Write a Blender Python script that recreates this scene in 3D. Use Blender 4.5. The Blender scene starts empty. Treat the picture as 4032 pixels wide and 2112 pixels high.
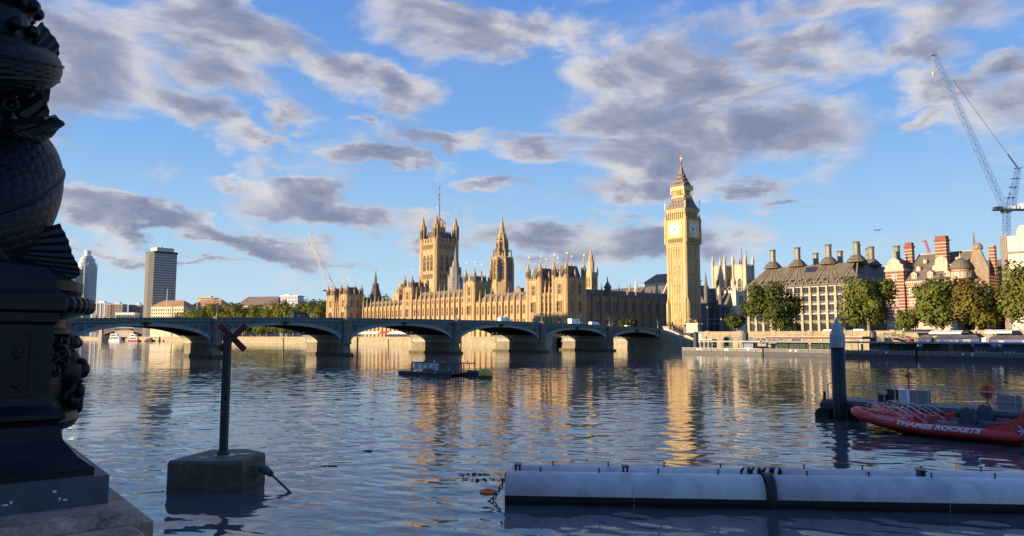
import bpy, bmesh, math, random
from math import sin, cos, pi, radians, sqrt, atan2
from mathutils import Vector, Matrix
C = bpy.context.scene.collection
scene = bpy.context.scene
rnd = random.Random(7)

# ---------------------------------------------------------------- camera
EYE = 5.76; PITCH = radians(5.29)
cd = bpy.data.cameras.new("camera"); cam = bpy.data.objects.new("camera", cd); C.objects.link(cam)
cam.location = (0, 0, EYE); cam.rotation_euler = (pi/2 + PITCH, 0, 0)
cd.sensor_width = 36; cd.lens = 26.0; cd.clip_start = 0.05; cd.clip_end = 60000
scene.camera = cam

# ---------------------------------------------------------------- sun, exposure, sky
TO_SUN = Vector((-0.9257, -0.379, 0)).normalized(); SUN_EL = radians(7.0)
sun_dir = Vector((TO_SUN.x*cos(SUN_EL), TO_SUN.y*cos(SUN_EL), sin(SUN_EL)))
sl = bpy.data.lights.new("sun", 'SUN'); so = bpy.data.objects.new("sun", sl); C.objects.link(so)
sl.energy = 5.0; sl.angle = radians(0.5); sl.color = (1.0, 0.77, 0.49)
so.rotation_euler = (-sun_dir).to_track_quat('-Z', 'Y').to_euler()
scene.view_settings.view_transform = 'Standard'; scene.view_settings.look = 'None'
scene.view_settings.exposure = 0.95; scene.view_settings.gamma = 1.0
scene.view_settings.use_curve_mapping = False
scene.cycles.max_bounces = 6; scene.cycles.diffuse_bounces = 2; scene.cycles.glossy_bounces = 4
scene.cycles.caustics_reflective = False; scene.cycles.caustics_refractive = False

# pixel rays of the full-size photograph (used only to read true positions off it)
F = 2912.; CX, CY = 2016., 1056.
_c, _s = cos(PITCH), sin(PITCH)
def ray(x, y):
    u = (x-CX)/F; v = -(y-CY)/F
    return Vector((u, _c-v*_s, _s+v*_c))
def at(x, y, Y):
    r = ray(x, y); return Vector((0, 0, EYE)) + r*(Y/r.y)
def gnd(x, y, z=0.):
    r = ray(x, y); return Vector((0, 0, EYE)) + r*((z-EYE)/r.z)
def hit(x, y, P, ang):
    r = ray(x, y); n = Vector((sin(ang), -cos(ang), 0)); P = Vector((P[0], P[1], 0))
    return Vector((0, 0, EYE)) + r*(P.dot(n)/r.dot(n))
def D(x, y): return x*1.5658, y*1.5658

class NT:
    """small node-tree writer"""
    def __init__(s, t): s.t = t; s.t.nodes.clear()
    def n(s, typ, **kw):
        nd = s.t.nodes.new(typ)
        for k, v in kw.items():
            if k == 'i':
                for a, b in v.items():
                    if isinstance(b, tuple) and len(b) == 2 and hasattr(b[0], 'outputs'): s.l(b, (nd, a))
                    elif hasattr(b, 'outputs'): s.l((b, 0), (nd, a))
                    else: nd.inputs[a].default_value = b
            else: setattr(nd, k, v)
        return nd
    def l(s, a, b):
        if not isinstance(a, tuple): a = (a, 0)
        if not isinstance(b, tuple): b = (b, 0)
        s.t.links.new(a[0].outputs[a[1]], b[0].inputs[b[1]])
    def math(s, op, a, b=0., c=None, clamp=False):
        nd = s.n('ShaderNodeMath', operation=op, use_clamp=clamp)
        for k, v in enumerate((a, b, c)):
            if v is None: continue
            if isinstance(v, (int, float)): nd.inputs[k].default_value = v
            else: s.l(v, (nd, k))
        return nd
    def vmath(s, op, a, b=None):
        nd = s.n('ShaderNodeVectorMath', operation=op)
        for k, v in enumerate((a, b)):
            if v is None: continue
            if isinstance(v, (tuple, Vector)) and not hasattr(v[0], 'outputs'): nd.inputs[k].default_value = v
            else: s.l(v, (nd, k))
        return nd
    def mix(s, f, a, b, typ='MIX'):
        nd = s.n('ShaderNodeMix', data_type='RGBA', blend_type=typ)
        for k, v in ((0, f), (6, a), (7, b)):
            if isinstance(v, (int, float)) : nd.inputs[k].default_value = v
            elif isinstance(v, tuple) and not hasattr(v[0], 'outputs'): nd.inputs[k].default_value = v if len(v) == 4 else (*v, 1)
            else: s.l(v, (nd, k))
        return (nd, 2)
    def ramp(s, f, pts):
        nd = s.n('ShaderNodeValToRGB'); e = nd.color_ramp.elements
        while len(e) < len(pts): e.new(0.5)
        for k, (p, c) in enumerate(pts):
            e[k].position = p; e[k].color = (c, c, c, 1) if isinstance(c, (int, float)) else (*c, 1)
        s.l(f, (nd, 0)); return nd
    def smooth(s, v, lo, hi):
        nd = s.n('ShaderNodeMapRange', interpolation_type='SMOOTHSTEP')
        s.l(v, (nd, 0)); nd.inputs[1].default_value = lo; nd.inputs[2].default_value = hi
        return nd

def build_world():
    w = bpy.data.worlds.new("World"); scene.world = w; w.use_nodes = True
    t = NT(w.node_tree)
    sky = t.n('ShaderNodeTexSky', sky_type='NISHITA', sun_disc=False, sun_elevation=SUN_EL,
              sun_rotation=atan2(TO_SUN.x, TO_SUN.y), air_density=1.0, dust_density=0.6, ozone_density=3.0)
    STR = 0.10; SKYK = 0.53   # sky colours below are written as seen; exposure lifts them back
    tc = t.n('ShaderNodeTexCoord')
    sep = t.n('ShaderNodeSeparateXYZ'); t.l((tc, 'Generated'), (sep, 0))
    az = t.math('ARCTAN2', (sep, 0), (sep, 1)); el = t.math('ARCSINE', (sep, 2))
    # cloud field in direction space (azimuth, stretched elevation)
    ae = t.n('ShaderNodeCombineXYZ'); t.l(az, (ae, 0)); t.l(el, (ae, 1))
    pm = t.n('ShaderNodeMapping', i={'Vector': ae}); pm.inputs['Scale'].default_value = (1., 2.3, 1); pm.inputs['Rotation'].default_value = (0, 0, radians(9)); pm.inputs['Location'].default_value = (2.37, .71, 0)
    def dens(vec):
        return t.n('ShaderNodeTexNoise', noise_dimensions='2D', i={'Vector': vec, 'Scale': 5.2, 'Detail': 9.0, 'Roughness': 0.56, 'Distortion': 0.3})
    big = dens(pm)
    warp = t.n('ShaderNodeTexNoise', noise_dimensions='2D', i={'Vector': pm, 'Scale': 9.0, 'Detail': 5.0, 'Roughness': 0.6})
    wv = t.vmath('SCALE', t.vmath('SUBTRACT', (warp, 1), (0.5, 0.5, 0.5))); wv.inputs[3].default_value = 0.085
    aew = t.vmath('ADD', ae, wv)
    acc = None
    for (x, y, sx, sy, rot, k) in CLOUDS:
        r = ray(*D(x, y)).normalized()
        a0, e0 = atan2(r.x, r.y), math.asin(r.z)
        mp = t.n('ShaderNodeMapping', vector_type='TEXTURE', i={'Vector': aew})
        mp.inputs['Location'].default_value = (a0, e0, 0); mp.inputs['Rotation'].default_value = (0, 0, radians(rot))
        mp.inputs['Scale'].default_value = (1.3*sx/1860., 1.35*sy/1860., 1)
        g = t.n('ShaderNodeTexGradient', gradient_type='SPHERICAL', i={'Vector': mp})
        v = t.math('MULTIPLY', (g, 1), k)
        acc = v if acc is None else t.math('MAXIMUM', acc, v)
    d = t.math('ADD', t.math('MULTIPLY_ADD', (big, 0), 1.2, -0.66), t.math('MULTIPLY', acc, 0.78))
    sheet = t.math('MULTIPLY', t.smooth((big, 0), 0.52, 0.8), 0.25)
    mask = t.math('MAXIMUM', t.smooth(d, 0.0, 0.46), sheet)
    # light from the low sun on the left: compare the density with that a step towards the sun
    off = t.vmath('ADD', pm, (-0.030, -0.012, 0)); big2 = dens(off)
    lit = t.math('ADD', t.math('MULTIPLY', t.math('SUBTRACT', (big, 0), (big2, 0)), 2.0), 0.60)
    thick = t.smooth(d, 0.12, 0.80)
    litc = t.math('SUBTRACT', lit, t.math('MULTIPLY', thick, 0.50), clamp=True)
    cc = t.ramp(litc, [(0.0, (0.215, 0.25, 0.37)), (0.3, (0.34, 0.36, 0.47)), (0.58, (0.60, 0.59, 0.635)), (1.0, (0.84, 0.79, 0.76))])
    cl = t.vmath('SCALE', cc); cl.inputs[3].default_value = SKYK/STR
    hs = t.n('ShaderNodeHueSaturation', i={'Color': sky, 'Hue': 0.5, 'Saturation': 1.0, 'Value': 1.0})
    # clear air: the physical sky, graded from deep blue overhead to a pale band near the ground
    grad = t.ramp(t.math('MULTIPLY', el, 1.0/0.7), [(0.0, (0.62, 0.78, 0.88)), (0.12, (0.47, 0.70, 0.90)), (0.35, (0.235, 0.47, 0.87)), (0.7, (0.11, 0.265, 0.74)), (1.0, (0.08, 0.2, 0.62))])
    gs = t.vmath('SCALE', grad); gs.inputs[3].default_value = SKYK/STR
    clear = t.mix(0.9, (hs, 0), (gs, 0))
    fin = t.mix(t.math('MULTIPLY', mask, 0.94), clear, (cl, 0))
    bg = t.n('ShaderNodeBackground', i={'Strength': STR}); t.l(fin, (bg, 0))
    out = t.n('ShaderNodeOutputWorld'); t.l(bg, (out, 0))
# cloud banks: x, y, half-width, half-height in 2575-wide picture units, tilt, weight
CLOUDS = [
 (180, 130, 230, 130, -12, 1.), (590, 50, 250, 85, -10, .95), (560, 165, 200, 65, -12, 1.), (480, 280, 190, 52, -17, 1.), (620, 320, 110, 34, -14, .9), (645, 350, 46, 26, 0, .8), (740, 290, 66, 32, -6, .8),
 (870, 185, 130, 55, -10, .95), (990, 230, 130, 55, -12, 1.), (1170, 62, 300, 66, -3, 1.), (905, 296, 40, 18, 0, .7), (1110, 335, 155, 34, 0, .95), (970, 396, 160, 27, -3, .95), (1220, 455, 110, 22, -3, .9),
 (1560, 190, 190, 75, 6, 1.), (1800, 235, 260, 75, -6, 1.1), (1640, 300, 330, 85, -3, 1.15), (1960, 310, 230, 75, -4, 1.1), (1360, 375, 120, 30, -6, .85), (1640, 400, 210, 60, 0, 1.05), (1600, 470, 190, 50, -3, 1.), (1880, 482, 110, 26, -3, .9),
 (2010, 150, 200, 75, -8, 1.), (1900, 100, 130, 40, 0, .8), (2030, 12, 300, 50, 0, .7), (2310, 125, 115, 50, -4, .9), (2320, 310, 66, 24, 4, .85), (2370, 225, 150, 34, 6, .7), (2545, 150, 60, 44, 0, .9), (2550, 290, 50, 12, 0, .6), (2440, 20, 200, 50, 0, .6),
 (570, 465, 110, 28, -6, .8), (780, 488, 130, 32, -3, .85), (860, 545, 270, 50, -5, 1.25), (330, 545, 240, 34, -9, 1.2), (600, 600, 230, 32, -10, 1.25), (1340, 600, 220, 54, -4, 1.25), (1680, 605, 220, 58, -2, 1.25), (1580, 550, 110, 18, -2, .8), (1960, 522, 85, 16, 0, .85), (1850, 590, 120, 40, 0, .8), (1080, 590, 90, 36, 0, .8),
 (300, 640, 200, 14, -3, .6), (480, 655, 160, 10, -4, .55), (850, 660, 110, 10, -4, .55), (420, 440, 90, 26, -4, .55), (650, 420, 60, 26, 0, .5),
 (-500, 200, 500, 160, 0, .9), (3200, 180, 500, 160, 0, .9), (500, -180, 520, 130, 0, 1.1), (1750, -200, 640, 120, 0, 1.1), (1100, -420, 800, 150, 0, 1.2), (2300, -480, 700, 160, 0, 1.2), (0, -520, 700, 170, 0, 1.2), (1300, -900, 1500, 260, 0, 1.2)]  # banks above the frame are unseen, added to lighten water reflections and ambient
build_world()

# ---------------------------------------------------------------- geometry and object helpers
class G:
    """collects faces; build() turns them into one mesh object"""
    def __init__(s): s.v = []; s.f = []; s.mi = []; s.m = 0
    def face(s, *pts):
        n = len(s.v); s.v += [tuple(p) for p in pts]; s.f.append(tuple(range(n, n+len(pts)))); s.mi.append(s.m)
    def raw(s, vs, fs):
        n = len(s.v); s.v += [tuple(p) for p in vs]
        for f in fs: s.f.append(tuple(i+n for i in f)); s.mi.append(s.m)
    def box(s, x0, y0, z0, x1, y1, z1):
        s.prism([(x0, y0), (x1, y0), (x1, y1), (x0, y1)], z0, z1)
    def prism(s, poly, z0, z1, k=1.0, c=None):
        n = len(poly)
        if c is None: c = (sum(p[0] for p in poly)/n, sum(p[1] for p in poly)/n)
        top = [(c[0]+(p[0]-c[0])*k, c[1]+(p[1]-c[1])*k) for p in poly]
        vs = [(x, y, z0) for x, y in poly] + [(x, y, z1) for x, y in top]
        fs = [tuple(range(n-1, -1, -1)), tuple(range(n, 2*n))] + [(i, (i+1) % n, n+(i+1) % n, n+i) for i in range(n)]
        s.raw(vs, fs)
    def ngon(s, cx, cy, r, n, rot=0.):
        return [(cx+r*cos(rot+2*pi*i/n), cy+r*sin(rot+2*pi*i/n)) for i in range(n)]
    def lathe(s, prof, n=12, cx=0., cy=0., rot=0., z=0., ry=1.):
        vs = []; fs = []
        for r, h in prof:
            vs += [(cx+r*cos(rot+2*pi*i/n), cy+r*ry*sin(rot+2*pi*i/n), z+h) for i in range(n)]
        for k in range(len(prof)-1):
            for i in range(n):
                j = (i+1) % n; fs.append((k*n+i, k*n+j, (k+1)*n+j, (k+1)*n+i))
        fs.append(tuple(range(n-1, -1, -1))); fs.append(tuple((len(prof)-1)*n+i for i in range(n)))
        s.raw(vs, fs)
    def tube(s, pts, r, n=8, flat=1.0, caps=True):
        pts = [Vector(p) for p in pts]; rr = r if isinstance(r, (list, tuple)) else [r]*len(pts)
        vs = []; fs = []; up = None
        for k, p in enumerate(pts):
            d = (pts[min(k+1, len(pts)-1)]-pts[max(k-1, 0)])
            d = d.normalized() if d.length > 1e-9 else Vector((0, 0, 1))
            if up is None: up = Vector((0, 0, 1)) if abs(d.z) < .9 else Vector((1, 0, 0))
            a = d.cross(up)
            a = a.normalized() if a.length > 1e-6 else d.orthogonal().normalized()
            b = a.cross(d).normalized(); up = b
            for i in range(n):
                t = 2*pi*i/n+pi/n; vs.append(p+a*rr[k]*cos(t)+b*rr[k]*flat*sin(t))
        for k in range(len(pts)-1):
            for i in range(n):
                j = (i+1) % n; fs.append((k*n+i, k*n+j, (k+1)*n+j, (k+1)*n+i))
        if caps: fs.append(tuple(range(n-1, -1, -1))); fs.append(tuple((len(pts)-1)*n+i for i in range(n)))
        s.raw(vs, fs)
    def beam(s, a, b, w, h=None):
        s.tube([a, b], [w*0.7071]*2, 4, (h or w)/w)
    def ball(s, c, r, n=8, m=6, sc=(1, 1, 1)):
        vs = []; fs = []
        for j in range(m+1):
            t = pi*j/m
            for i in range(n):
                q = 2*pi*i/n
                vs.append((c[0]+r*sc[0]*sin(t)*cos(q), c[1]+r*sc[1]*sin(t)*sin(q), c[2]+r*sc[2]*cos(t)))
        for j in range(m):
            for i in range(n):
                k = (i+1) % n; fs.append((j*n+i, (j+1)*n+i, (j+1)*n+k, j*n+k))
        s.raw(vs, fs)
    def torus(s, c, R, r, n=24, m=8, axis='z', sz=1.):
        vs = []; fs = []
        for i in range(n):
            a = 2*pi*i/n
            for j in range(m):
                b = 2*pi*j/m; q = (R+r*cos(b))
                p = (q*cos(a), q*sin(a)*sz, r*sin(b))
                if axis == 'y': p = (p[0], p[2], p[1])
                if axis == 'x': p = (p[2], p[0], p[1])
                vs.append((c[0]+p[0], c[1]+p[1], c[2]+p[2]))
        for i in range(n):
            for j in range(m):
                fs.append((i*m+j, ((i+1) % n)*m+j, ((i+1) % n)*m+(j+1) % m, i*m+(j+1) % m))
        s.raw(vs, fs)
    def gable(s, x0, y0, x1, y1, z0, z1, axis='x', hip=0.):
        """pitched roof; ridge along axis, hipped ends when hip > 0"""
        if axis == 'x':
            ym = (y0+y1)/2; a, b = (x0+hip, ym, z1), (x1-hip, ym, z1)
            p = [(x0, y0, z0), (x1, y0, z0), (x1, y1, z0), (x0, y1, z0), a, b]
            s.raw(p, [(0, 1, 5, 4), (2, 3, 4, 5), (1, 2, 5), (3, 0, 4), (3, 2, 1, 0)])
        else:
            xm = (x0+x1)/2; a, b = (xm, y0+hip, z1), (xm, y1-hip, z1)
            p = [(x0, y0, z0), (x1, y0, z0), (x1, y1, z0), (x0, y1, z0), a, b]
            s.raw(p, [(1, 2, 5, 4), (3, 0, 4, 5), (0, 1, 4), (2, 3, 5), (3, 2, 1, 0)])
    def mansard(s, x0, y0, x1, y1, z0, z1, k):
        s.raw([(x0, y0, z0), (x1, y0, z0), (x1, y1, z0), (x0, y1, z0), (x0+k, y0+k, z1), (x1-k, y0+k, z1), (x1-k, y1-k, z1), (x0+k, y1-k, z1)],
              [(3, 2, 1, 0), (4, 5, 6, 7), (0, 1, 5, 4), (1, 2, 6, 5), (2, 3, 7, 6), (3, 0, 4, 7)])
    def crenel(s, x0, y0, x1, y1, z, h=1., pitch=1.4, t=.4):
        L = sqrt((x1-x0)**2+(y1-y0)**2); n = max(1, int(L/pitch)); ux, uy = (x1-x0)/L, (y1-y0)/L
        for i in range(n):
            c = (i+.5)*L/n; w = L/n*.29
            a = (x0+ux*(c-w), y0+uy*(c-w)); b = (x0+ux*(c+w), y0+uy*(c+w)); nx, ny = -uy*t/2, ux*t/2
            s.prism([(a[0]-nx, a[1]-ny), (b[0]-nx, b[1]-ny), (b[0]+nx, b[1]+ny), (a[0]+nx, a[1]+ny)], z, z+h)
    def mesh(s, name, mats=(), smooth=False, weld=False):
        me = bpy.data.meshes.new(name); me.from_pydata(s.v, [], s.f)
        for m in mats: me.materials.append(m)
        if len(mats) > 1: me.polygons.foreach_set('material_index', s.mi)
        bm = bmesh.new(); bm.from_mesh(me)
        if weld: bmesh.ops.remove_doubles(bm, verts=bm.verts, dist=1e-4)
        bmesh.ops.recalc_face_normals(bm, faces=bm.faces); bm.to_mesh(me); bm.free()
        if smooth: me.polygons.foreach_set('use_smooth', [True]*len(me.polygons))
        me.update(); return me
    def build(s, name, mats, parent=None, smooth=False, loc=None, rz=None, weld=False):
        if not isinstance(mats, (list, tuple)): mats = [mats]
        return link(name, s.mesh(name, mats, smooth, weld), parent, loc, rz)
def link(name, me, parent=None, loc=None, rz=None):
    o = bpy.data.objects.new(name, me); C.objects.link(o)
    if parent is not None: o.parent = parent
    if loc is not None: o.location = loc
    if rz is not None: o.rotation_euler = (0, 0, rz)
    return o
def tag(o, label=None, cat=None, group=None, kind=None):
    if label: o['label'] = label
    if cat: o['category'] = cat
    if group: o['group'] = group
    if kind: o['kind'] = kind
    return o
def thing(name, label, cat, loc=(0, 0, 0), rz=0., group=None):
    o = link(name, None, None, loc, rz); o.empty_display_size = .5
    return tag(o, label, cat, group)
def kids(o): return [c for c in bpy.data.objects if c.parent == o]
def dup(o, loc=None, rz=None, label=None, parent=None, sc=None):
    c = o.copy(); C.objects.link(c)
    if parent is not None: c.parent = parent
    if loc is not None: c.location = loc
    if rz is not None: c.rotation_euler = (0, 0, rz)
    if sc is not None: c.scale = (sc, sc, sc)
    if label: c['label'] = label
    for k in kids(o): dup(k, parent=c)
    return c

# ---------------------------------------------------------------- procedural materials
MATS = {}
def pmat(name, col, rough=.8, var=.18, scale=.6, fine=None, bump=0., bdist=.05, metal=0., streak=0., stain=None, spec=.4, coat=0., stretch=(1, 1, 1), emit=None):
    m = bpy.data.materials.new(name); m.use_nodes = True; t = NT(m.node_tree); MATS[name] = m
    tc = t.n('ShaderNodeTexCoord')
    mp = t.n('ShaderNodeMapping', i={'Vector': (tc, 'Object')}); mp.inputs['Scale'].default_value = stretch
    a = t.n('ShaderNodeTexNoise', i={'Vector': mp, 'Scale': scale, 'Detail': 6.0, 'Roughness': .62})
    b = t.n('ShaderNodeTexNoise', i={'Vector': mp, 'Scale': (fine or scale*6), 'Detail': 3.0, 'Roughness': .6})
    f = t.math('ADD', t.math('MULTIPLY', (a, 0), .6), t.math('MULTIPLY', (b, 0), .4))
    lo = tuple(c*(1-var*1.7) for c in col); hi = tuple(min(1, c*(1+var*1.7)) for c in col)
    cr = t.ramp(f, [(.28, lo), (.5, col), (.72, hi)])
    c = (cr, 0)
    if stain:
        s = t.n('ShaderNodeTexNoise', i={'Vector': mp, 'Scale': scale*.45, 'Detail': 8.0, 'Roughness': .7})
        c = t.mix(t.math('MULTIPLY', t.smooth((s, 0), .5, .66), stain[1]), c, (*stain[0], 1))
    if streak:
        m2 = t.n('ShaderNodeMapping', i={'Vector': (tc, 'Object')}); m2.inputs['Scale'].default_value = (1.3, 1.3, .07)
        s = t.n('ShaderNodeTexNoise', i={'Vector': m2, 'Scale': 1.0, 'Detail': 5.0, 'Roughness': .6})
        c = t.mix(t.math('MULTIPLY', t.smooth((s, 0), .48, .7), streak), c, tuple(x*.45 for x in col)+(1,))
    bs = t.n('ShaderNodeBsdfPrincipled'); t.l(c, (bs, 'Base Color'))
    bs.inputs['Roughness'].default_value = rough; bs.inputs['Metallic'].default_value = metal
    bs.inputs['Specular IOR Level'].default_value = spec; bs.inputs['Coat Weight'].default_value = coat
    if emit: bs.inputs['Emission Color'].default_value = (*emit[0], 1); bs.inputs['Emission Strength'].default_value = emit[1]
    if bump:
        bp = t.n('ShaderNodeBump', i={'Strength': bump, 'Distance': bdist, 'Height': f}); t.l(bp, (bs, 'Normal'))
    o = t.n('ShaderNodeOutputMaterial'); t.l(bs, o)
    return m
def band_mat(name, cols, axis=2, period=1., duty=.5, rough=.8, var=.1, off=0.):
    """alternating courses of two materials along one axis, real pattern of the wall"""
    m = bpy.data.materials.new(name); m.use_nodes = True; t = NT(m.node_tree)
    tc = t.n('ShaderNodeTexCoord'); sp = t.n('ShaderNodeSeparateXYZ'); t.l((tc, 'Object'), sp)
    f = t.math('FRACT', t.math('MULTIPLY_ADD', (sp, axis), 1/period, off))
    k = t.math('GREATER_THAN', f, duty)
    n = t.n('ShaderNodeTexNoise', i={'Vector': (tc, 'Object'), 'Scale': .9, 'Detail': 6.0, 'Roughness': .65})
    c = t.mix(k, (*cols[0], 1), (*cols[1], 1))
    c = t.mix(1.0, c, (t.ramp((n, 0), [(.3, 1-var*2), (.7, 1+var)]), 0), 'MULTIPLY')
    bs = t.n('ShaderNodeBsdfPrincipled', i={'Roughness': rough}); t.l(c, (bs, 'Base Color'))
    t.l(bs, t.n('ShaderNodeOutputMaterial')); return m
def carved_mat(name, col, var=.16):
    """carved Gothic limestone: panelling in two sizes, soot and weathering"""
    m = bpy.data.materials.new(name); m.use_nodes = True; t = NT(m.node_tree)
    tc = t.n('ShaderNodeTexCoord'); sp = t.n('ShaderNodeSeparateXYZ'); t.l((tc, 'Object'), sp)
    h = t.math('ADD', (sp, 0), (sp, 1))
    def teeth(v, per, lo, hi):
        f = t.math('ABSOLUTE', t.math('SUBTRACT', t.math('FRACT', t.math('MULTIPLY', v, 1/per)), .5))
        return t.smooth(f, lo, hi)
    a = teeth(h, .62, .18, .34); b = teeth((sp, 2), 2.3, .40, .47)
    pan = t.math('MAXIMUM', a, b)
    n1 = t.n('ShaderNodeTexNoise', i={'Vector': (tc, 'Object'), 'Scale': .35, 'Detail': 8.0, 'Roughness': .7})
    n2 = t.n('ShaderNodeTexNoise', i={'Vector': (tc, 'Object'), 'Scale': 1.9, 'Detail': 4.0, 'Roughness': .65})
    m2 = t.n('ShaderNodeMapping', i={'Vector': (tc, 'Object')}); m2.inputs['Scale'].default_value = (.9, .9, .06)
    n3 = t.n('ShaderNodeTexNoise', i={'Vector': m2, 'Scale': 1.0, 'Detail': 4.0})
    v = t.math('ADD', t.math('MULTIPLY', (n1, 0), .5), t.math('MULTIPLY', (n2, 0), .5))
    c = (t.ramp(v, [(.3, tuple(x*(1-var*2.2) for x in col)), (.52, col), (.7, tuple(min(1, x*(1+var)) for x in col))]), 0)
    c = t.mix(t.math('MULTIPLY', t.smooth((n3, 0), .5, .7), .5), c, (col[0]*.45, col[1]*.36, col[2]*.3, 1))
    bs = t.n('ShaderNodeBsdfPrincipled', i={'Roughness': .88}); t.l(c, (bs, 'Base Color')); bs.inputs['Specular IOR Level'].default_value = .2
    hgt = t.math('ADD', pan, t.math('MULTIPLY', (n2, 0), .6))
    bp = t.n('ShaderNodeBump', i={'Strength': .7, 'Distance': .16, 'Height': hgt}); t.l(bp, (bs, 'Normal'))
    t.l(bs, t.n('ShaderNodeOutputMaterial')); MATS[name] = m; return m
def leaf_mat(name, a, b):
    m = bpy.data.materials.new(name); m.use_nodes = True; t = NT(m.node_tree)
    tc = t.n('ShaderNodeTexCoord')
    n = t.n('ShaderNodeTexNoise', i={'Vector': (tc, 'Object'), 'Scale': .35, 'Detail': 5.0, 'Roughness': .7})
    w = t.n('ShaderNodeTexNoise', i={'Vector': (tc, 'Object'), 'Scale': 3.0, 'Detail': 2.0})
    f = t.math('ADD', t.math('MULTIPLY', (n, 0), .65), t.math('MULTIPLY', (w, 0), .35))
    c = (t.ramp(f, [(.32, a), (.68, b)]), 0)
    d = t.n('ShaderNodeBsdfDiffuse'); t.l(c, d)
    tr = t.n('ShaderNodeBsdfTranslucent'); t.l(c, tr)  # light through the leaves
    mx = t.n('ShaderNodeMixShader'); mx.inputs[0].default_value = .3; t.l(d, (mx, 1)); t.l(tr, (mx, 2))
    t.l(mx, t.n('ShaderNodeOutputMaterial')); return m
def glass_mat(name, col=(.03, .035, .04), rough=.08):
    return pmat(name, col, rough=rough, var=.25, scale=.5, spec=.6)

STONE = carved_mat('honey_limestone', (.49, .345, .185))
STONE_D = carved_mat('shade_toned_limestone', (.30, .225, .14))  # darker copy of the honey limestone; the wing's shade is put into its colour
GOLDSTONE = carved_mat('cleaned_limestone', (.55, .405, .205), .1)
PALE = pmat('pale_portland_stone', (.62, .55, .42), .85, .12, .4, streak=.5)
GRANITE = pmat('granite_blocks', (.33, .28, .2), .8, .3, .5, bump=.3, streak=.6, stain=((.12, .12, .07), .6))
WALLST = pmat('river_wall_granite', (.32, .27, .175), .85, .28, .4, bump=.5, bdist=.1, streak=.5)
SLIME = pmat('algae_stained_granite', (.085, .08, .042), .8, .35, .6, streak=.6)
SLATE = pmat('grey_slate', (.125, .11, .105), .85, .25, .8, spec=.2)
LEADROOF = pmat('iron_roof_tiles', (.22, .175, .135), .85, .25, 1.0, streak=.4, spec=.2)
DARKROOF = pmat('dark_bronze_roof', (.135, .118, .09), .65, .3, .35, streak=.5)
GLASS = glass_mat('window_glass')
WARMGLASS = glass_mat('leaded_window_glass', (.06, .04, .028), .3)
GOLD = pmat('gilding', (.95, .72, .30), .3, .1, 2., metal=.6)
GILT = pmat('gilded_stonework', (.72, .52, .17), .6, .25, 2.)
BGREEN = pmat('bridge_green_paint', (.145, .205, .175), .55, .14, .8, streak=.35)
BGREEN2 = pmat('bridge_pale_green_paint', (.22, .285, .25), .55, .12, .8, streak=.3)
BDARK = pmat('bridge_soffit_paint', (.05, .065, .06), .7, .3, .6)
PIERST = pmat('bridge_pier_stone', (.20, .17, .125), .85, .3, .5, streak=.7)
IRON = pmat('black_iron_paint', (.0035, .0042, .006), .42, .4, 6., bump=.35, bdist=.01, spec=.3)
DKIRON = pmat('dark_steel', (.035, .038, .042), .5, .3, 1.5)
WHITE = pmat('white_paint', (.78, .78, .76), .45, .06, 1.)
STEEL = pmat('galvanised_steel', (.52, .53, .54), .4, .12, 3., metal=.15)
ASPH = pmat('asphalt', (.05, .05, .052), .9, .2, .5)
EARTH = pmat('town_ground', (.12, .11, .095), .95, .2, .02)
TYRE = pmat('tyre_rubber', (.02, .02, .02), .8, .2, 3.)
BARK = pmat('plane_tree_bark', (.24, .185, .11), .9, .35, 1.2)
LEAF1 = leaf_mat('plane_tree_leaves', (.095, .12, .028), (.215, .225, .06))
LEAF2 = leaf_mat('dark_tree_leaves', (.05, .075, .02), (.135, .155, .04))
LEAF3 = leaf_mat('autumn_tree_leaves', (.105, .10, .024), (.22, .185, .05))

def frame(P, ang):
    """world <-> local conversion for a thing standing at P and turned by ang"""
    ux, uy = cos(ang), sin(ang)
    def loc(p): d = (p[0]-P[0], p[1]-P[1]); return Vector((d[0]*ux+d[1]*uy, -d[0]*uy+d[1]*ux, p[2]))
    def wor(x, y, z): return Vector((P[0]+x*ux-y*uy, P[1]+x*uy+y*ux, z))
    return loc, wor

# ---------------------------------------------------------------- water, ground, river walls
PAL = Vector((28.8, 390., 0)); PANG = radians(-49.)      # riverside palace: x runs north along the river, y away from it
ploc, pw = frame(PAL, PANG)
BR = Vector((-34.6, 237.4, 0)); BANG = radians(38.29)    # bridge: x runs to the far bank, y away from the viewer
bloc, bw = frame(BR, BANG)

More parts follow.
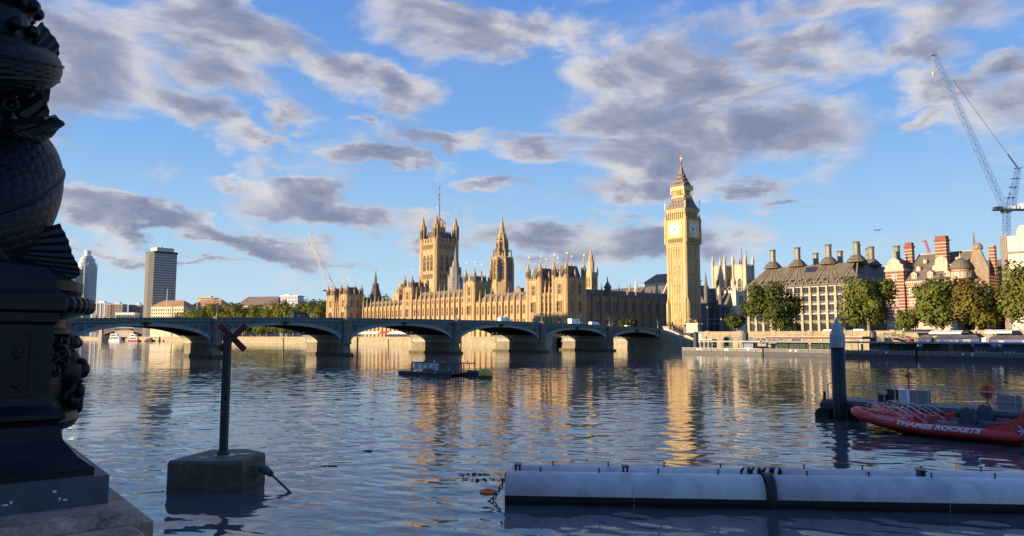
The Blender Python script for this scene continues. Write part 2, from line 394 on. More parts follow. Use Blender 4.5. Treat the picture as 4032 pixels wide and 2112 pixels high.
def water_mat():
    m = bpy.data.materials.new('river_water'); m.use_nodes = True; t = NT(m.node_tree)
    tc = t.n('ShaderNodeTexCoord')
    acc = None
    for sc, amp, rot, st, det in ((.5, .05, -12, (1, 1.7, 1), 3.), (2.2, .11, 8, (1, 1.7, 1), 3.), (7., .06, 0, (1, 1.4, 1), 2.)):
        mp = t.n('ShaderNodeMapping', i={'Vector': (tc, 'Object')})
        mp.inputs['Rotation'].default_value = (0, 0, radians(rot)); mp.inputs['Scale'].default_value = st
        n = t.n('ShaderNodeTexNoise', i={'Vector': mp, 'Scale': sc, 'Detail': det, 'Roughness': .5})
        v = t.vmath('SCALE', t.vmath('SUBTRACT', (n, 1), (.5, .5, .5))); v.inputs[3].default_value = amp*RIPPLE
        acc = v if acc is None else t.vmath('ADD', acc, v)
    # calmer and choppier patches on the river
    pn = t.n('ShaderNodeTexNoise', i={'Vector': (tc, 'Object'), 'Scale': .03, 'Detail': 3.0})
    sc = t.vmath('SCALE', acc); t.l(t.math('MULTIPLY_ADD', (pn, 0), 1.4, .3), (sc, 3))
    fl = t.vmath('MULTIPLY', sc, (1., 1., 0.))
    gm = t.n('ShaderNodeNewGeometry')
    nm = t.vmath('NORMALIZE', t.vmath('ADD', fl, (gm, 'Normal')))
    bs = t.n('ShaderNodeBsdfPrincipled', i={'Base Color': (.066, .076, .082, 1), 'Roughness': .05, 'IOR': 1.333})
    bs.inputs['Specular IOR Level'].default_value = 1.0
    t.l(nm, (bs, 'Normal')); t.l(bs, t.n('ShaderNodeOutputMaterial')); return m
RIPPLE = .5
WATER = water_mat()
def build_water():
    """real waves: grids of decreasing fineness away from the near bank, then flat water to the horizon"""
    import numpy as np
    rs = np.random.RandomState(3); W = []
    for lam in np.geomspace(.36, 7., 54):
        th = radians(84)+rs.normal(0, .55); slope = .0125*min(1., (lam/.8))**.3*min(1., 1.6/lam)**1.0
        W.append((lam, th, slope*lam/(2*pi), rs.uniform(0, 2*pi)))
    def height(x, y, dx):
        z = np.zeros_like(x); patch = .72+.28*np.sin(x*.045+1.3*np.sin(y*.03))*np.sin(y*.052+.7*np.sin(x*.021))
        for lam, th, a, ph in W:
            if lam < 2.6*dx: continue
            k = 2*pi/lam; q = np.sin(k*(x*cos(th)+y*sin(th))+ph+.6*np.sin(.13*x+.09*y+ph))
            z += a*(q+.18*q*q)
        return z*patch
    V = []; Fc = []; off = 0
    def grid(x0, x1, y0, y1, dx, dy):
        nonlocal off
        nx, ny = int(round((x1-x0)/dx)), int(round((y1-y0)/dy))
        X, Y = np.meshgrid(np.linspace(x0, x1, nx+1), np.linspace(y0, y1, ny+1)); Z = height(X, Y, max(dx, dy))
        V.append(np.stack([X, Y, Z], -1).reshape(-1, 3)); i = np.arange((nx+1)*(ny+1)).reshape(ny+1, nx+1)+off
        Fc.append(np.stack([i[:-1, :-1], i[:-1, 1:], i[1:, 1:], i[1:, :-1]], -1).reshape(-1, 4)); off += (nx+1)*(ny+1)
    grid(-24, 36, 14, 62, .15, .12)
    grid(-84, -24, 14, 62, .6, .4); grid(36, 84, 14, 62, .6, .4)
    grid(-90, 100, 62, 135, .36, .26)
    grid(-180, 175, 135, 330, .9, .55)
    v = np.concatenate(V); f = np.concatenate(Fc); n = len(v)
    # flat remainder: frame of big quads round the wave grids
    ex = []
    def flat(x0, x1, y0, y1):
        nonlocal n
        b = n+len(ex); ex.extend([(x0, y0, 0), (x1, y0, 0), (x1, y1, 0), (x0, y1, 0)]); return (b, b+1, b+2, b+3)
    q = [flat(-6000, 6000, -400, 14), flat(-6000, -84, 14, 62), flat(84, 6000, 14, 62), flat(-6000, -90, 62, 135), flat(100, 6000, 62, 135), flat(-6000, -180, 135, 330), flat(175, 6000, 135, 330), flat(-6000, 6000, 330, 9000)]
    v = np.concatenate([v, np.array(ex)]); f = np.concatenate([f, np.array(q)])
    me = bpy.data.meshes.new('water'); me.vertices.add(len(v)); me.vertices.foreach_set('co', v.astype(np.float32).ravel())
    me.loops.add(f.size); me.loops.foreach_set('vertex_index', f.astype(np.int32).ravel()); me.polygons.add(len(f))
    me.polygons.foreach_set('loop_start', np.arange(0, f.size, 4, dtype=np.int32)); me.polygons.foreach_set('loop_total', np.full(len(f), 4, dtype=np.int32))
    me.update(calc_edges=True); me.polygons.foreach_set('use_smooth', np.ones(len(f), dtype=bool)); me.materials.append(WATER)
    tag(link('water', me), 'wind-rippled river water reflecting the sky', 'river', kind='structure')
build_water()
# far bank ground: one sheet at street level reaching the horizon
g = G()
a0 = pw(-1400, -9, 5.2); a1 = pw(-270, -9, 5.2); a2 = pw(2, -9, 5.2); a3 = bw(128, 26, 5.8); a4 = Vector((73, 312.5, 6.2)); a5 = Vector((157.5, 229, 5.9)); a6 = Vector((420, -60, 5.9))
far = [Vector((3500, -60, 5.9)), Vector((9000, 9000, 5.9)), Vector((-6000, 9000, 5.2))]
g.face(a0, a1, a2, a3, a4, a5, a6, *far)
tag(g.build('ground', EARTH), 'street level ground of the far bank', 'ground', kind='structure')

# ---------------------------------------------------------------- road bridge
def par_z(s): return 11.45 - 1.45e-4*s*s
PIERS = (-93.4, -58.1, -20., 20., 58.1, 93.4); ENDS = (-124., 124.)
BW = 26.
HAUNCH = pmat('pale_haunch_paint', (.40, .40, .34), .6, .15, .6, streak=.4)
def build_bridge():
    T = thing('road_bridge', 'long green iron arch bridge on stone piers crossing the river to the clock tower', 'bridge', BR, BANG)
    edges = [-124.] + [v for p in PIERS for v in (p-1.55, p+1.55)] + [124.]
    N = 28
    for k in range(7):
        xl, xr = edges[2*k], edges[2*k+1]; xm = (xl+xr)/2; hw = (xr-xl)/2
        zs = 4.0; zc = par_z(xm)-2.2
        def az(x, off=0.): return zs + (zc+off-zs)*sqrt(max(0., 1-((x-xm)/(hw+off))**2))
        xs = [xm - hw*cos(pi*i/N) for i in range(N+1)]
        # spandrel wall of the arch with its pierced panels
        for y0, y1 in ((BW-.6, BW-.25), (.25, .6)):
            g = G()
            for i in range(N):
                a, b = xs[i], xs[i+1]
                za, zb = az(a), az(b); ta, tb = par_z(a)-1.15, par_z(b)-1.15
                p = [(a, y0, za), (b, y0, zb), (b, y0, tb), (a, y0, ta)]; q = [(x, y1, z) for x, _, z in p]
                g.face(*p); g.face(*q[::-1]); g.face(p[0], q[0], q[1], p[1])
            sp = g.build('arch_spandrel', BGREEN, T)
        # tracery: quatrefoil rings and shields standing in front of dark panels
        g = G(); g2 = G()
        for sgn in (-1, 1):
            edge = xm+sgn*hw
            for q, (dx, r) in enumerate(((1.6, 1.15), (3.7, .8), (5.3, .52), (6.6, .34))):
                x = edge-sgn*dx*min(1, hw/17.); top = par_z(x)-1.75; z = top-r*1.02
                if z-r < az(x, .9): r = max(.2, (top-az(x, .9))/2.05); z = top-r
                g2.lathe([(r, 0), (r, .06)], 16); n = len(g2.v)
                for j in range(n-32, n): vx, vy, vz = g2.v[j]; g2.v[j] = (x+vx, .26-vz, z+vy)
                g.torus((x, .19, z), r*.93, .09, 16, 4, 'y')
                for a in range(4):
                    g.torus((x+r*.42*cos(a*pi/2+pi/4), .17, z+r*.42*sin(a*pi/2+pi/4)), r*.34, .05, 10, 4, 'y')
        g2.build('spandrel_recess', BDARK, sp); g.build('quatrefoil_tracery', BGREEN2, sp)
        # outer arch ring and inner ribs
        g = G()
        for y0, y1, dep in [(-.12, .5, .95)]:
            for i in range(N):
                a, b = xs[i], xs[i+1]
                def rim(x, o): return (x, az(x)+o)
                (xa, z0), (xb, z1) = rim(a, 0), rim(b, 0)
                # push the upper edge out along the normal of the curve
                def out(x):
                    t = acos_(x); nx, nz = -cos(t)/hw, sin(t)/(zc-zs); l = sqrt(nx*nx+nz*nz)
                    return (x+nx/l*dep, az(x)+nz/l*dep)
                def acos_(x): return math.acos(max(-1, min(1, (xm-x)/hw)))
                ua, ub = out(a), out(b)
                ua = (max(xl, min(xr, ua[0])), ua[1]); ub = (max(xl, min(xr, ub[0])), ub[1])
                P = [(xa, y0, z0), (xb, y0, z1), (ub[0], y0, ub[1]), (ua[0], y0, ua[1])]
                Q = [(x, y1, z) for x, _, z in P]
                g.face(*P); g.face(P[3], P[2], Q[2], Q[3]); g.face(P[0], Q[0], Q[1], P[1])
        g.build('arch_ring', BGREEN2, T, smooth=False)
        g = G()
        for r in range(1, 8):
            y = BW*r/8
            for i in range(N):
                a, b = xs[i], xs[i+1]
                g.raw([(a, y-.15, az(a)), (b, y-.15, az(b)), (b, y+.15, az(b)), (a, y+.15, az(a)), (a, y-.15, az(a)+1.), (b, y-.15, az(b)+1.), (b, y+.15, az(b)+1.), (a, y+.15, az(a)+1.)],
                      [(0, 1, 2, 3), (0, 4, 5, 1), (2, 6, 7, 3)])
        for i in range(1, N, 2):
            a = xs[i]; g.box(a-.12, .6, az(a)+.25, a+.12, BW-.6, az(a)+.75)
        for i in range(N):
            a, b = xs[i], xs[i+1]
            g.face((a, .6, az(a)+.95), (b, .6, az(b)+.95), (b, BW-.6, az(b)+.95), (a, BW-.6, az(a)+.95))
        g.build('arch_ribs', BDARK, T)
        # pale plated haunches where the ribs meet the piers
        for sgn in (-1, 1):
            g = G(); q = [(xm+sgn*hw*cos(i*radians(27)/6)) for i in range(7)]
            for a, b in zip(q[:-1], q[1:]): g.face((a, .62, az(a)-.03), (b, .62, az(b)-.03), (b, BW-.62, az(b)-.03), (a, BW-.62, az(a)-.03))
            g.build('haunch_plate', HAUNCH, T)
        # crest on the keystone
        g = G(); zk = par_z(xm)-1.5
        g.lathe([(.0, 0), (.55, .05), (.6, .2), (.3, .3), (0, .32)], 10)
        for j in range(len(g.v)): vx, vy, vz = g.v[j]; g.v[j] = (xm+vx, -.15-vz, zk+vy*1.1)
        g.box(xm-1.2, -.3, zk-.2, xm+1.2, -.13, zk+.25)
        g.build('keystone_crest', IRON, T)
    # piers: granite base with cutwater, pale abutment block, octagonal pilaster
    for p in PIERS:
        g = G()
        poly = [(p-2.0, 0), (p-1.4, -2.2), (p, -3.0), (p+1.4, -2.2), (p+2.0, 0), (p+2.0, BW), (p+1.4, BW+2.2), (p, BW+3.2), (p-1.4, BW+2.2), (p-2, BW)]
        g.prism(poly, -4, 3.9, .86, (p, 13)); b = g.build('pier', PIERST, T)
        g = G(); g.prism([(x*1.0, y) for x, y in poly], -.6, .75, 1.0); 
        for j in range(len(g.v)): x, y, z = g.v[j]; g.v[j] = (p+(x-p)*1.045, 13+(y-13)*1.008, z)
        g.build('tide_mark', SLIME, b)
        g = G(); g.box(p-1.55, .3, 3.9, p+1.55, BW-.3, par_z(p)-1.3); g.build('pier_shaft', BGREEN2, b)
        for yc in (-.35, BW+.35):
            g = G(); o = g.ngon(p, yc, 1.5, 8, pi/8); g.prism(o, 3.4, 4.3); 
            g.prism(g.ngon(p, yc, 1.22, 8, pi/8), 4.3, par_z(p)-1.25)
            g.prism(g.ngon(p, yc, 1.42, 8, pi/8), 5.0, 5.35); g.prism(g.ngon(p, yc, 1.38, 8, pi/8), 8.0, 8.3)
            g.prism(g.ngon(p, yc, 1.5, 8, pi/8), par_z(p)-1.3, par_z(p)-.95); g.prism(g.ngon(p, yc, 1.3, 8, pi/8), par_z(p)-.95, par_z(p)+.12)
            g.build('pilaster', PIERST, b)
    # cornice, parapet, roadway
    xs = [-170 + 4*i for i in range(86)]
    xs = [x for x in xs if x < 126.] + [126.]
    def strip(g, y0, y1, lo, hi):
        for a, b in zip(xs[:-1], xs[1:]):
            za, zb = par_z(max(a, -124)), par_z(max(b, -124))
            v = [(a, y0, za+lo), (b, y0, zb+lo), (b, y1, zb+lo), (a, y1, za+lo), (a, y0, za+hi), (b, y0, zb+hi), (b, y1, zb+hi), (a, y1, za+hi)]
            g.raw(v, [(3, 2, 1, 0), (4, 5, 6, 7), (0, 1, 5, 4), (2, 3, 7, 6)])
    for s in (0, 1):
        m = (lambda y: BW-y) if s else (lambda y: y)
        g = G(); strip(g, m(-.32), m(.6), -1.3, -1.05); strip(g, m(-.5), m(.3), -1.05, -.9); g.build('cornice', BGREEN, T)
        g = G(); strip(g, m(-.18), m(.05), -.9, -.12); strip(g, m(-.28), m(.16), -.12, 0); g.m = 1
        for i in range(-122, 123):                               # trefoil piercings
            if any(abs(i-p) < 1.6 for p in PIERS): continue
            z = par_z(i)-.5
            for dx, dz in ((-.17, -.1), (.17, -.1), (0, .14)): g.ball((i+dx, m(-.185), z+dz), .17, 8, 4, (1, .12, 1))
        g.build('parapet', [BGREEN, BDARK], T)
    g = G(); strip(g, .3, BW-.3, -2.0, -1.1); g.build('bridge_deck', ASPH, T)
    for y0, y1 in ((.35, 4.), (BW-4., BW-.35)): g = G(); strip(g, y0, y1, -1.096, -.96); g.build('footway', PALE, T)
    for s in (-1, 1):
        x0 = 124 if s > 0 else -170
        g = G(); g.box(x0, -1.2, -3, x0+(4 if s > 0 else 46), BW+1.2, par_z(124)-1.35); g.build('abutment', GRANITE, T)
    return T
build_bridge()

# three-lantern lamps on the bridge
def bridge_lamp(x, y, label):
    T = thing('bridge_lamp', label, 'street lamp', bw(x, y, par_z(x)+.1), BANG, 'three-lantern lamps on the bridge')
    g = G(); g.lathe([(.34, 0), (.34, .25), (.22, .35), (.2, 1.0), (.11, 1.15), (.09, 2.4), (.16, 2.5), (.07, 2.6), (.05, 3.1)], 8)
    for s in (-1, 1):
        g.tube([(0, 0, 2.2), (s*.35, 0, 2.1), (s*.62, 0, 2.35), (s*.62, 0, 2.5)], .045, 6)
    g.build('post', BGREEN, T)
    for dx, z in ((-.62, 2.5), (.62, 2.5), (0, 3.1)):
        g = G(); g.lathe([(.1, 0), (.24, .45), (.26, .5), (.12, .68), (.03, .8), (.03, .92)], 8); g.build('lantern', BDARK, T, loc=(dx, 0, z))
    return T
for i, p in enumerate(PIERS[1:]):
    n = ['left-hand', 'second', 'third', 'fourth', 'fifth']
    bridge_lamp(p, -.1, 'three-lantern lamp on the near parapet, above the %s bridge pier in view' % ['first', 'second', 'third', 'fourth', 'fifth'][i])
    if i: bridge_lamp(p, BW+.1, 'three-lantern lamp on the far parapet, behind the %s bridge pier in view' % ['first', 'second', 'third', 'fourth', 'fifth'][i])
bridge_lamp(122.5, -.1, 'three-lantern lamp on the near parapet where the bridge meets the stairs')
bridge_lamp(122.5, BW+.1, 'three-lantern lamp on the far parapet beside the red kiosk')

# ---------------------------------------------------------------- vehicles
RED = pmat('red_paint', (.45, .03, .03), .4, .08, 1.); NAVY = pmat('navy_van_paint', (.012, .016, .03), .3, .1, 1.)
YELLOW = pmat('yellow_paint', (.65, .42, .06), .5, .1, 1.); GREYP = pmat('grey_car_paint', (.25, .26, .28), .35, .1, 1.); BLUEM = pmat('blue_lettering', (.02, .06, .35), .5, .05, 1.)
def loft_body(g, prof, w, tuck=.12):
    """vehicle body from a side profile [(x, z)...]; upper part leans in"""
    zt = max(z for _, z in prof); zb = min(z for _, z in prof)
    def hw(z): return w/2 - tuck*max(0, (z-zb)/(zt-zb)-.45)/.55
    n = len(prof)
    vs = [(x, -hw(z), z) for x, z in prof] + [(x, hw(z), z) for x, z in prof]
    fs = [tuple(range(n-1, -1, -1)), tuple(range(n, 2*n))] + [(i, (i+1) % n, n+(i+1) % n, n+i) for i in range(n)]
    g.raw(vs, fs)
def text_mesh(s, size, parent, mat, loc, rot, name='lettering', ext=.004, shear=0., sx=1., align='CENTER'):
    c = bpy.data.curves.new(name, 'FONT'); c.body = s; c.size = size; c.extrude = ext; c.shear = shear
    c.align_x = align; c.align_y = 'CENTER'
    tmp = bpy.data.objects.new('tmp', c); C.objects.link(tmp)
    dg = bpy.context.evaluated_depsgraph_get(); me = bpy.data.meshes.new_from_object(tmp.evaluated_get(dg))
    bpy.data.objects.remove(tmp); me.materials.clear(); me.materials.append(mat)
    o = link(name, me, parent, loc); o.rotation_euler = rot; o.scale = (sx, 1, 1); return o
def wheels(T, xs, w, r=.34):
    for x in xs:
        for s in (-1, 1):
            g = G(); g.lathe([(r*.55, 0), (r, .02), (r, .2), (r*.55, .22)], 14)
            o = g.build('wheel', TYRE, T, loc=(x, s*(w/2-.2)+(.11 if s > 0 else .11), r)); o.rotation_euler = (pi/2, 0, 0)
def van(label, loc, rz, paint, L=5.6, H=2.45, w=1.95, group='vans', roof_box=False, stripe=None):
    T = thing('van', label, 'van', loc, rz, group)
    prof = [(-L/2, .35), (L/2, .35), (L/2, .95), (L/2-.25, 1.1), (L/2-.95, 1.22), (L/2-1.75, H-.12), (L/2-2.1, H), (-L/2+.2, H), (-L/2, H-.25)]
    g = G(); loft_body(g, prof, w); b = g.build('body', paint, T)
    g = G()
    for s in (-1, 1):
        y = s*(w/2-.05)
        g.face((L/2-1.15, y, 1.3), (L/2-2.5, y, 1.3), (L/2-2.5, y-s*.06, 2.0), (L/2-1.75, y-s*.06, 2.0))
    g.face((L/2-.93, -.8, 1.3), (L/2-.93, .8, 1.3), (L/2-1.66, .75, H-.18), (L/2-1.66, -.75, H-.18))
    for j in range(len(g.v)): x, y, z = g.v[j]; g.v[j] = (x+.03, y*1.03, z)
    g.build('window', GLASS, T)
    wheels(T, (L/2-.95, -L/2+1.0), w)
    if roof_box: g = G(); g.box(-.6, -.4, H-.02, .5, .4, H+.28); g.build('roof_unit', WHITE, T)
    for s in (-1, 1): g = G(); g.box(L/2-.08, s*.75-.16, .8, L/2+.02, s*.75+.16, .98); g.build('headlight', STEEL, T)
    if stripe:
        g = G()
        for s in (-1, 1): g.box(-1.3, s*(w/2+.004)-.006, 1.0, .5, s*(w/2+.004)+.006, 1.4)
        g.build('stripe', stripe, T)
    return T
def on_bridge(x, y): return bw(x, y, par_z(x)-1.09)
def bx_at(px, y):
    """bridge coordinate along the deck of what stands at photo column px, y metres behind the near face"""
    P = bw(0, y, 0); return bloc(hit(px, 1270, P, BANG))[0]
v = van('dark blue van with a red badge crossing the left half of the bridge', on_bridge(bx_at(1188, 6), 6), BANG, NAVY, 5.9, 2.75, 2.1)
g = G(); g.prism([(0, -.55), (.55, -.45), (.25, .6), (-.2, .6)], 0, .012); o = g.build('side_badge', RED, v); o.location = (.0, -1.06, 1.75); o.rotation_euler = (pi/2, 0, 0)
text_mesh('1-888', .55, v, WHITE, (-1.5, -1.065, 1.7), (pi/2, 0, 0))
v = van('white panel van with a round black badge, alone over the fourth bridge arch', on_bridge(bx_at(1990, 7), 7), BANG, WHITE, 5.7, 2.75, 2.05, roof_box=True)
g = G(); g.lathe([(.32, 0), (.32, .01)], 16); o = g.build('side_badge', DKIRON, v); o.location = (.2, -1.03, 1.75); o.rotation_euler = (pi/2, 0, 0)
v = van('white high-roof van without badges following the white box lorry', on_bridge(bx_at(2343, 8), 8), BANG, WHITE, 5.6, 2.6, 2.0)
# box lorry
T = thing('box_lorry', 'white box lorry with blue letters on its cargo box on the bridge', 'lorry', on_bridge(bx_at(2268, 7), 7), BANG, 'vans')
g = G(); g.box(-3.4, -1.1, .85, 1.1, 1.1, 3.35); g.build('cargo_box', WHITE, T)
g = G(); loft_body(g, [(1.15, .4), (3.1, .4), (3.1, 1.15), (2.75, 1.35), (2.1, 2.2), (1.15, 2.3)], 1.95); g.build('cab', WHITE, T)
g = G()
for s in (-1, 1): g.face((1.4, s*.99, 1.35), (2.5, s*.99, 1.35), (2.0, s*.95, 2.0), (1.4, s*.95, 2.0))
g.build('window', GLASS, T)
g = G(); g.box(-3.4, -.5, .45, 2.9, .5, .85); g.build('chassis', DKIRON, T)
wheels(T, (2.3, -2.2), 2.0, .4)
text_mesh('kff', .95, T, BLUEM, (-.4, -1.108, 2.45), (pi/2, 0, 0))
def car(label, loc, rz, paint, group='cars'):
    T = thing('car', label, 'car', loc, rz, group); L, w = 4.3, 1.75
    g = G(); loft_body(g, [(-L/2, .3), (L/2, .3), (L/2, .7), (L/2-.9, .92), (L/2-1.6, 1.42), (-L/2+1.1, 1.45), (-L/2+.25, 1.0), (-L/2, .95)], w, .2); g.build('body', paint, T)
    g = G()
    for s in (-1, 1): g.face((L/2-1.05, s*.84, .95), (-L/2+.5, s*.84, .98), (-L/2+1.15, s*.73, 1.38), (L/2-1.65, s*.73, 1.36))
    for j in range(len(g.v)): x, y, z = g.v[j]; g.v[j] = (x, y*1.03, z)
    g.build('window', GLASS, T); wheels(T, (1.3, -1.35), w, .31)
    return T
v = van('low white estate van nearest the red kiosk end of the bridge', on_bridge(bx_at(2478, 7), 7), BANG, WHITE, 4.6, 1.95, 1.9)
v = car('small white car just behind the high-roof van on the bridge', on_bridge(bx_at(2376, 9), 9), BANG, WHITE)
g = G()

# ---------------------------------------------------------------- people
CLOTH = [pmat('dark_clothes', (.02, .02, .025), .9, .2, 3.), pmat('brown_clothes', (.08, .05, .035), .9, .2, 3.), pmat('red_coat', (.35, .06, .05), .9, .2, 3.)]
SKIN = pmat('skin', (.45, .27, .19), .6, .1, 4.); HAIR = pmat('dark_hair', (.03, .02, .015), .8, .2, 8.)
def person_mesh(stride=.18, armsw=.15):
    J = [((0, 0, .95), .13, -1), ((0, 0, 1.15), .12, 0), ((0, 0, 1.38), .14, 1), ((0, 0, 1.5), .06, 2), ((.01, 0, 1.62), .095, 3), ((.015, 0, 1.73), .08, 4)]
    for s in (-1, 1):
        b = len(J)
        J += [((0, s*.1, .9), .095, 0), ((s*stride*.4+.04, s*.1, .5), .065, b), ((s*stride-.02, s*.1, .08), .045, b+1), ((s*stride+.13, s*.11, .04), .035, b+2)]
        b = len(J)
        J += [((0, s*.19, 1.4), .065, 2), ((-s*armsw*.4, s*.24, 1.13), .05, b), ((-s*armsw+.06, s*.23, .9), .035, b+1), ((-s*armsw+.09, s*.22, .8), .03, b+2)]
    me = bpy.data.meshes.new('person'); me.from_pydata([j[0] for j in J], [(j[2], i) for i, j in enumerate(J) if j[2] >= 0], [])
    o = bpy.data.objects.new('person_src', me); C.objects.link(o)
    m = o.modifiers.new('s', 'SKIN'); sk = me.skin_vertices[0].data
    for i, j in enumerate(J): sk[i].radius = (j[1], j[1])
    sk[0].use_root = True
    m2 = o.modifiers.new('d', 'SUBSURF'); m2.levels = 1; m2.render_levels = 1
    dg = bpy.context.evaluated_depsgraph_get(); r = bpy.data.meshes.new_from_object(o.evaluated_get(dg))
    bpy.data.objects.remove(o)
    for m in (CLOTH[0], SKIN): r.materials.append(m)
    for p in r.polygons: p.material_index = 1 if (p.center.z > 1.53 or (p.center.z < .84 and abs(p.center.y) > .19)) else 0
    r.polygons.foreach_set('use_smooth', [True]*len(r.polygons)); return r
PM = [person_mesh(.2, .16), person_mesh(.05, .05), person_mesh(-.18, -.14)]
def person(label, loc, rz, k=0, cl=0, group='people on the bridge'):
    me = PM[k].copy(); me.materials[0] = CLOTH[cl]
    o = link('person', me, None, loc, rz); tag(o, label, 'person', group)
    g = G(); g.ball((.0, 0, 1.72), .1, 8, 6, (1.05, 1, .75)); g.build('hair', HAIR, o)
    return o
def walker(px, y, label, k=0, cl=0, dirn=1):
    x = bx_at(px, y); return person(label, bw(x, y, par_z(x)-.96), BANG+(0 if dirn > 0 else pi), k, cl)
walker(1305, 1.4, 'person in dark clothes on the bridge, right of the dark blue van', 0)
walker(1489, 1.5, 'lone person in dark clothes on the bridge, right of the palace end towers', 1, 0, -1)
walker(1508, 2.2, 'person in dark clothes, left one of a close pair on the bridge', 0)
walker(1514, 1.3, 'person in dark clothes, right one of a close pair on the bridge', 2)
walker(1523, 2.6, 'person in brown clothes just right of the close pair on the bridge', 0, 1)
walker(1700, 1.4, 'lone person in dark clothes on the bridge below the square tower', 2, 0)
walker(1592, 2.8, 'person in a red coat on the bridge in front of the long palace wall', 0, 2)
walker(1808, 1.3, 'person in dark clothes on the bridge beside the third near lamp', 1)
walker(412, 1.4, 'person in dark clothes at the far left end of the bridge', 0)
walker(377, 2.0, 'person in brown clothes by the ornate lamp post end of the bridge', 2, 1)
walker(2201, 1.6, 'person in a red coat on the bridge left of the white box lorry', 1, 2)

# ---------------------------------------------------------------- Gothic riverside palace
FIN = GOLD
def turret_mesh(name, z0, z1, zs, zt, r, st, n=8, roof=None, fin=True):
    """octagonal turret from z0: shaft to z1, open stage, crocketed spirelet to zs, gilt vane to zt"""
    g = G(); h = zs-z1
    g.lathe([(r, z0), (r, z1-.5), (r*1.16, z1-.35), (r*1.16, z1), (r*.92, z1+.05), (r*.92, z1+h*.42), (r*1.12, z1+h*.44), (r*1.12, z1+h*.50), (r*.95, z1+h*.52), (r*.62, z1+h*.66), (r*.34, z1+h*.82), (r*.10, z1+h)], n, rot=pi/8)
    for i in range(n):                                         # dark lights in the open stage, crockets on the spirelet
        a = 2*pi*i/n; c, s = cos(a), sin(a)
        for f in (.6, .72, .84): g.ball((c*r*(1.0-f*.95)*1.25, s*r*(1.0-f*.95)*1.25, z1+h*f), r*.13, 5, 3)
        cc, ss = cos(a+pi/8), sin(a+pi/8)
        g.prism(g.ngon(cc*r*1.02, ss*r*1.02, r*.13, 4), z1-.3, z1+h*.5); g.prism(g.ngon(cc*r*1.02, ss*r*1.02, r*.13, 4), z1+h*.5, z1+h*.62, .05)
    g.m = 1
    for i in range(n):
        a = 2*pi*i/n; c, s = cos(a), sin(a); q = r*.92*cos(pi/8)+.02; w = r*.2
        g.face((c*q+s*w, s*q-c*w, z1+h*.06), (c*q-s*w, s*q+c*w, z1+h*.06), (c*q-s*w, s*q+c*w, z1+h*.36), (c*q, s*q, z1+h*.41), (c*q+s*w, s*q-c*w, z1+h*.36))
    if fin:
        g.m = 2; g.lathe([(.10, zs-.1), (.07, zt-1.4), (.34, zt-1.2), (.07, zt-.9), (.05, zt)], 6)
        g.box(-.05, -.02, zt-.8, .75, .02, zt-.1)
    return g.mesh(name, [st, GLASS, FIN])
def gothic_window_mesh(name, w, h, lights=2, st=None, glass=None, arch=True, transom=1, deep=.25):
    """one traceried window; lies in local x-z, faces -y"""
    g = G(); g.m = 1
    top = h*.16 if arch else 0
    if arch: g.face((-w/2, -.03, 0), (w/2, -.03, 0), (w/2, -.03, h-top), (w/4, -.03, h-top*.35), (0, -.03, h), (-w/4, -.03, h-top*.35), (-w/2, -.03, h-top))
    else: g.face((-w/2, -.03, 0), (w/2, -.03, 0), (w/2, -.03, h), (-w/2, -.03, h))
    g.m = 0; b = .09+.02*w
    for i in range(1, lights):
        x = -w/2+w*i/lights; g.box(x-b/2, -.2, 0, x+b/2, -.02, h-(top*.6 if arch else 0))
    for k in range(1, transom+1):
        z = h*k/(transom+1); g.box(-w/2, -.17, z-b*.8, w/2, -.02, z+b*.8)
    for s in (-1, 1): g.box(s*w/2-b, -deep, -.1, s*w/2+b, -.01, h-top*.8)
    if arch:
        for s in (-1, 1): g.tube([(s*w/2, -.16, h-top), (s*w/4, -.16, h-top*.3), (0, -.16, h+.05)], b*.9, 4)
        if lights > 1: g.tube([(-w/2, -.13, h-top*1.1), (-w/4, -.13, h-top*.6), (0, -.13, h-top*1.2), (w/4, -.13, h-top*.6), (w/2, -.13, h-top*1.1)], b*.5, 4)
    else: g.box(-w/2-b, -deep-.05, h, w/2+b, -.01, h+b*2)
    g.box(-w/2-b*1.4, -deep-.1, -b*2.5, w/2+b*1.4, -.01, -b*.5)
    return g.mesh(name, [st or STONE, glass or WARMGLASS])
def put(name, me, parent, x, y, z, rz=0.): return link(name, me, parent, (x, y, z), rz)
SIDES = {'e': (0., lambda x0, y0, x1, y1, t: (x0+(x1-x0)*t, y0)), 'n': (pi/2, lambda x0, y0, x1, y1, t: (x1, y0+(y1-y0)*t)),
         's': (-pi/2, lambda x0, y0, x1, y1, t: (x0, y0+(y1-y0)*t)), 'w': (pi, lambda x0, y0, x1, y1, t: (x0+(x1-x0)*t, y1))}
def put_on(name, me, parent, side, B, t, z, off=0.):
    """part placed at fraction t of one side of the block B = (x0, y0, x1, y1)"""
    a, f = SIDES[side]; x, y = f(*B, t)
    x += off*sin(a); y -= off*cos(a)
    return put(name, me, parent, x, y, z, a)
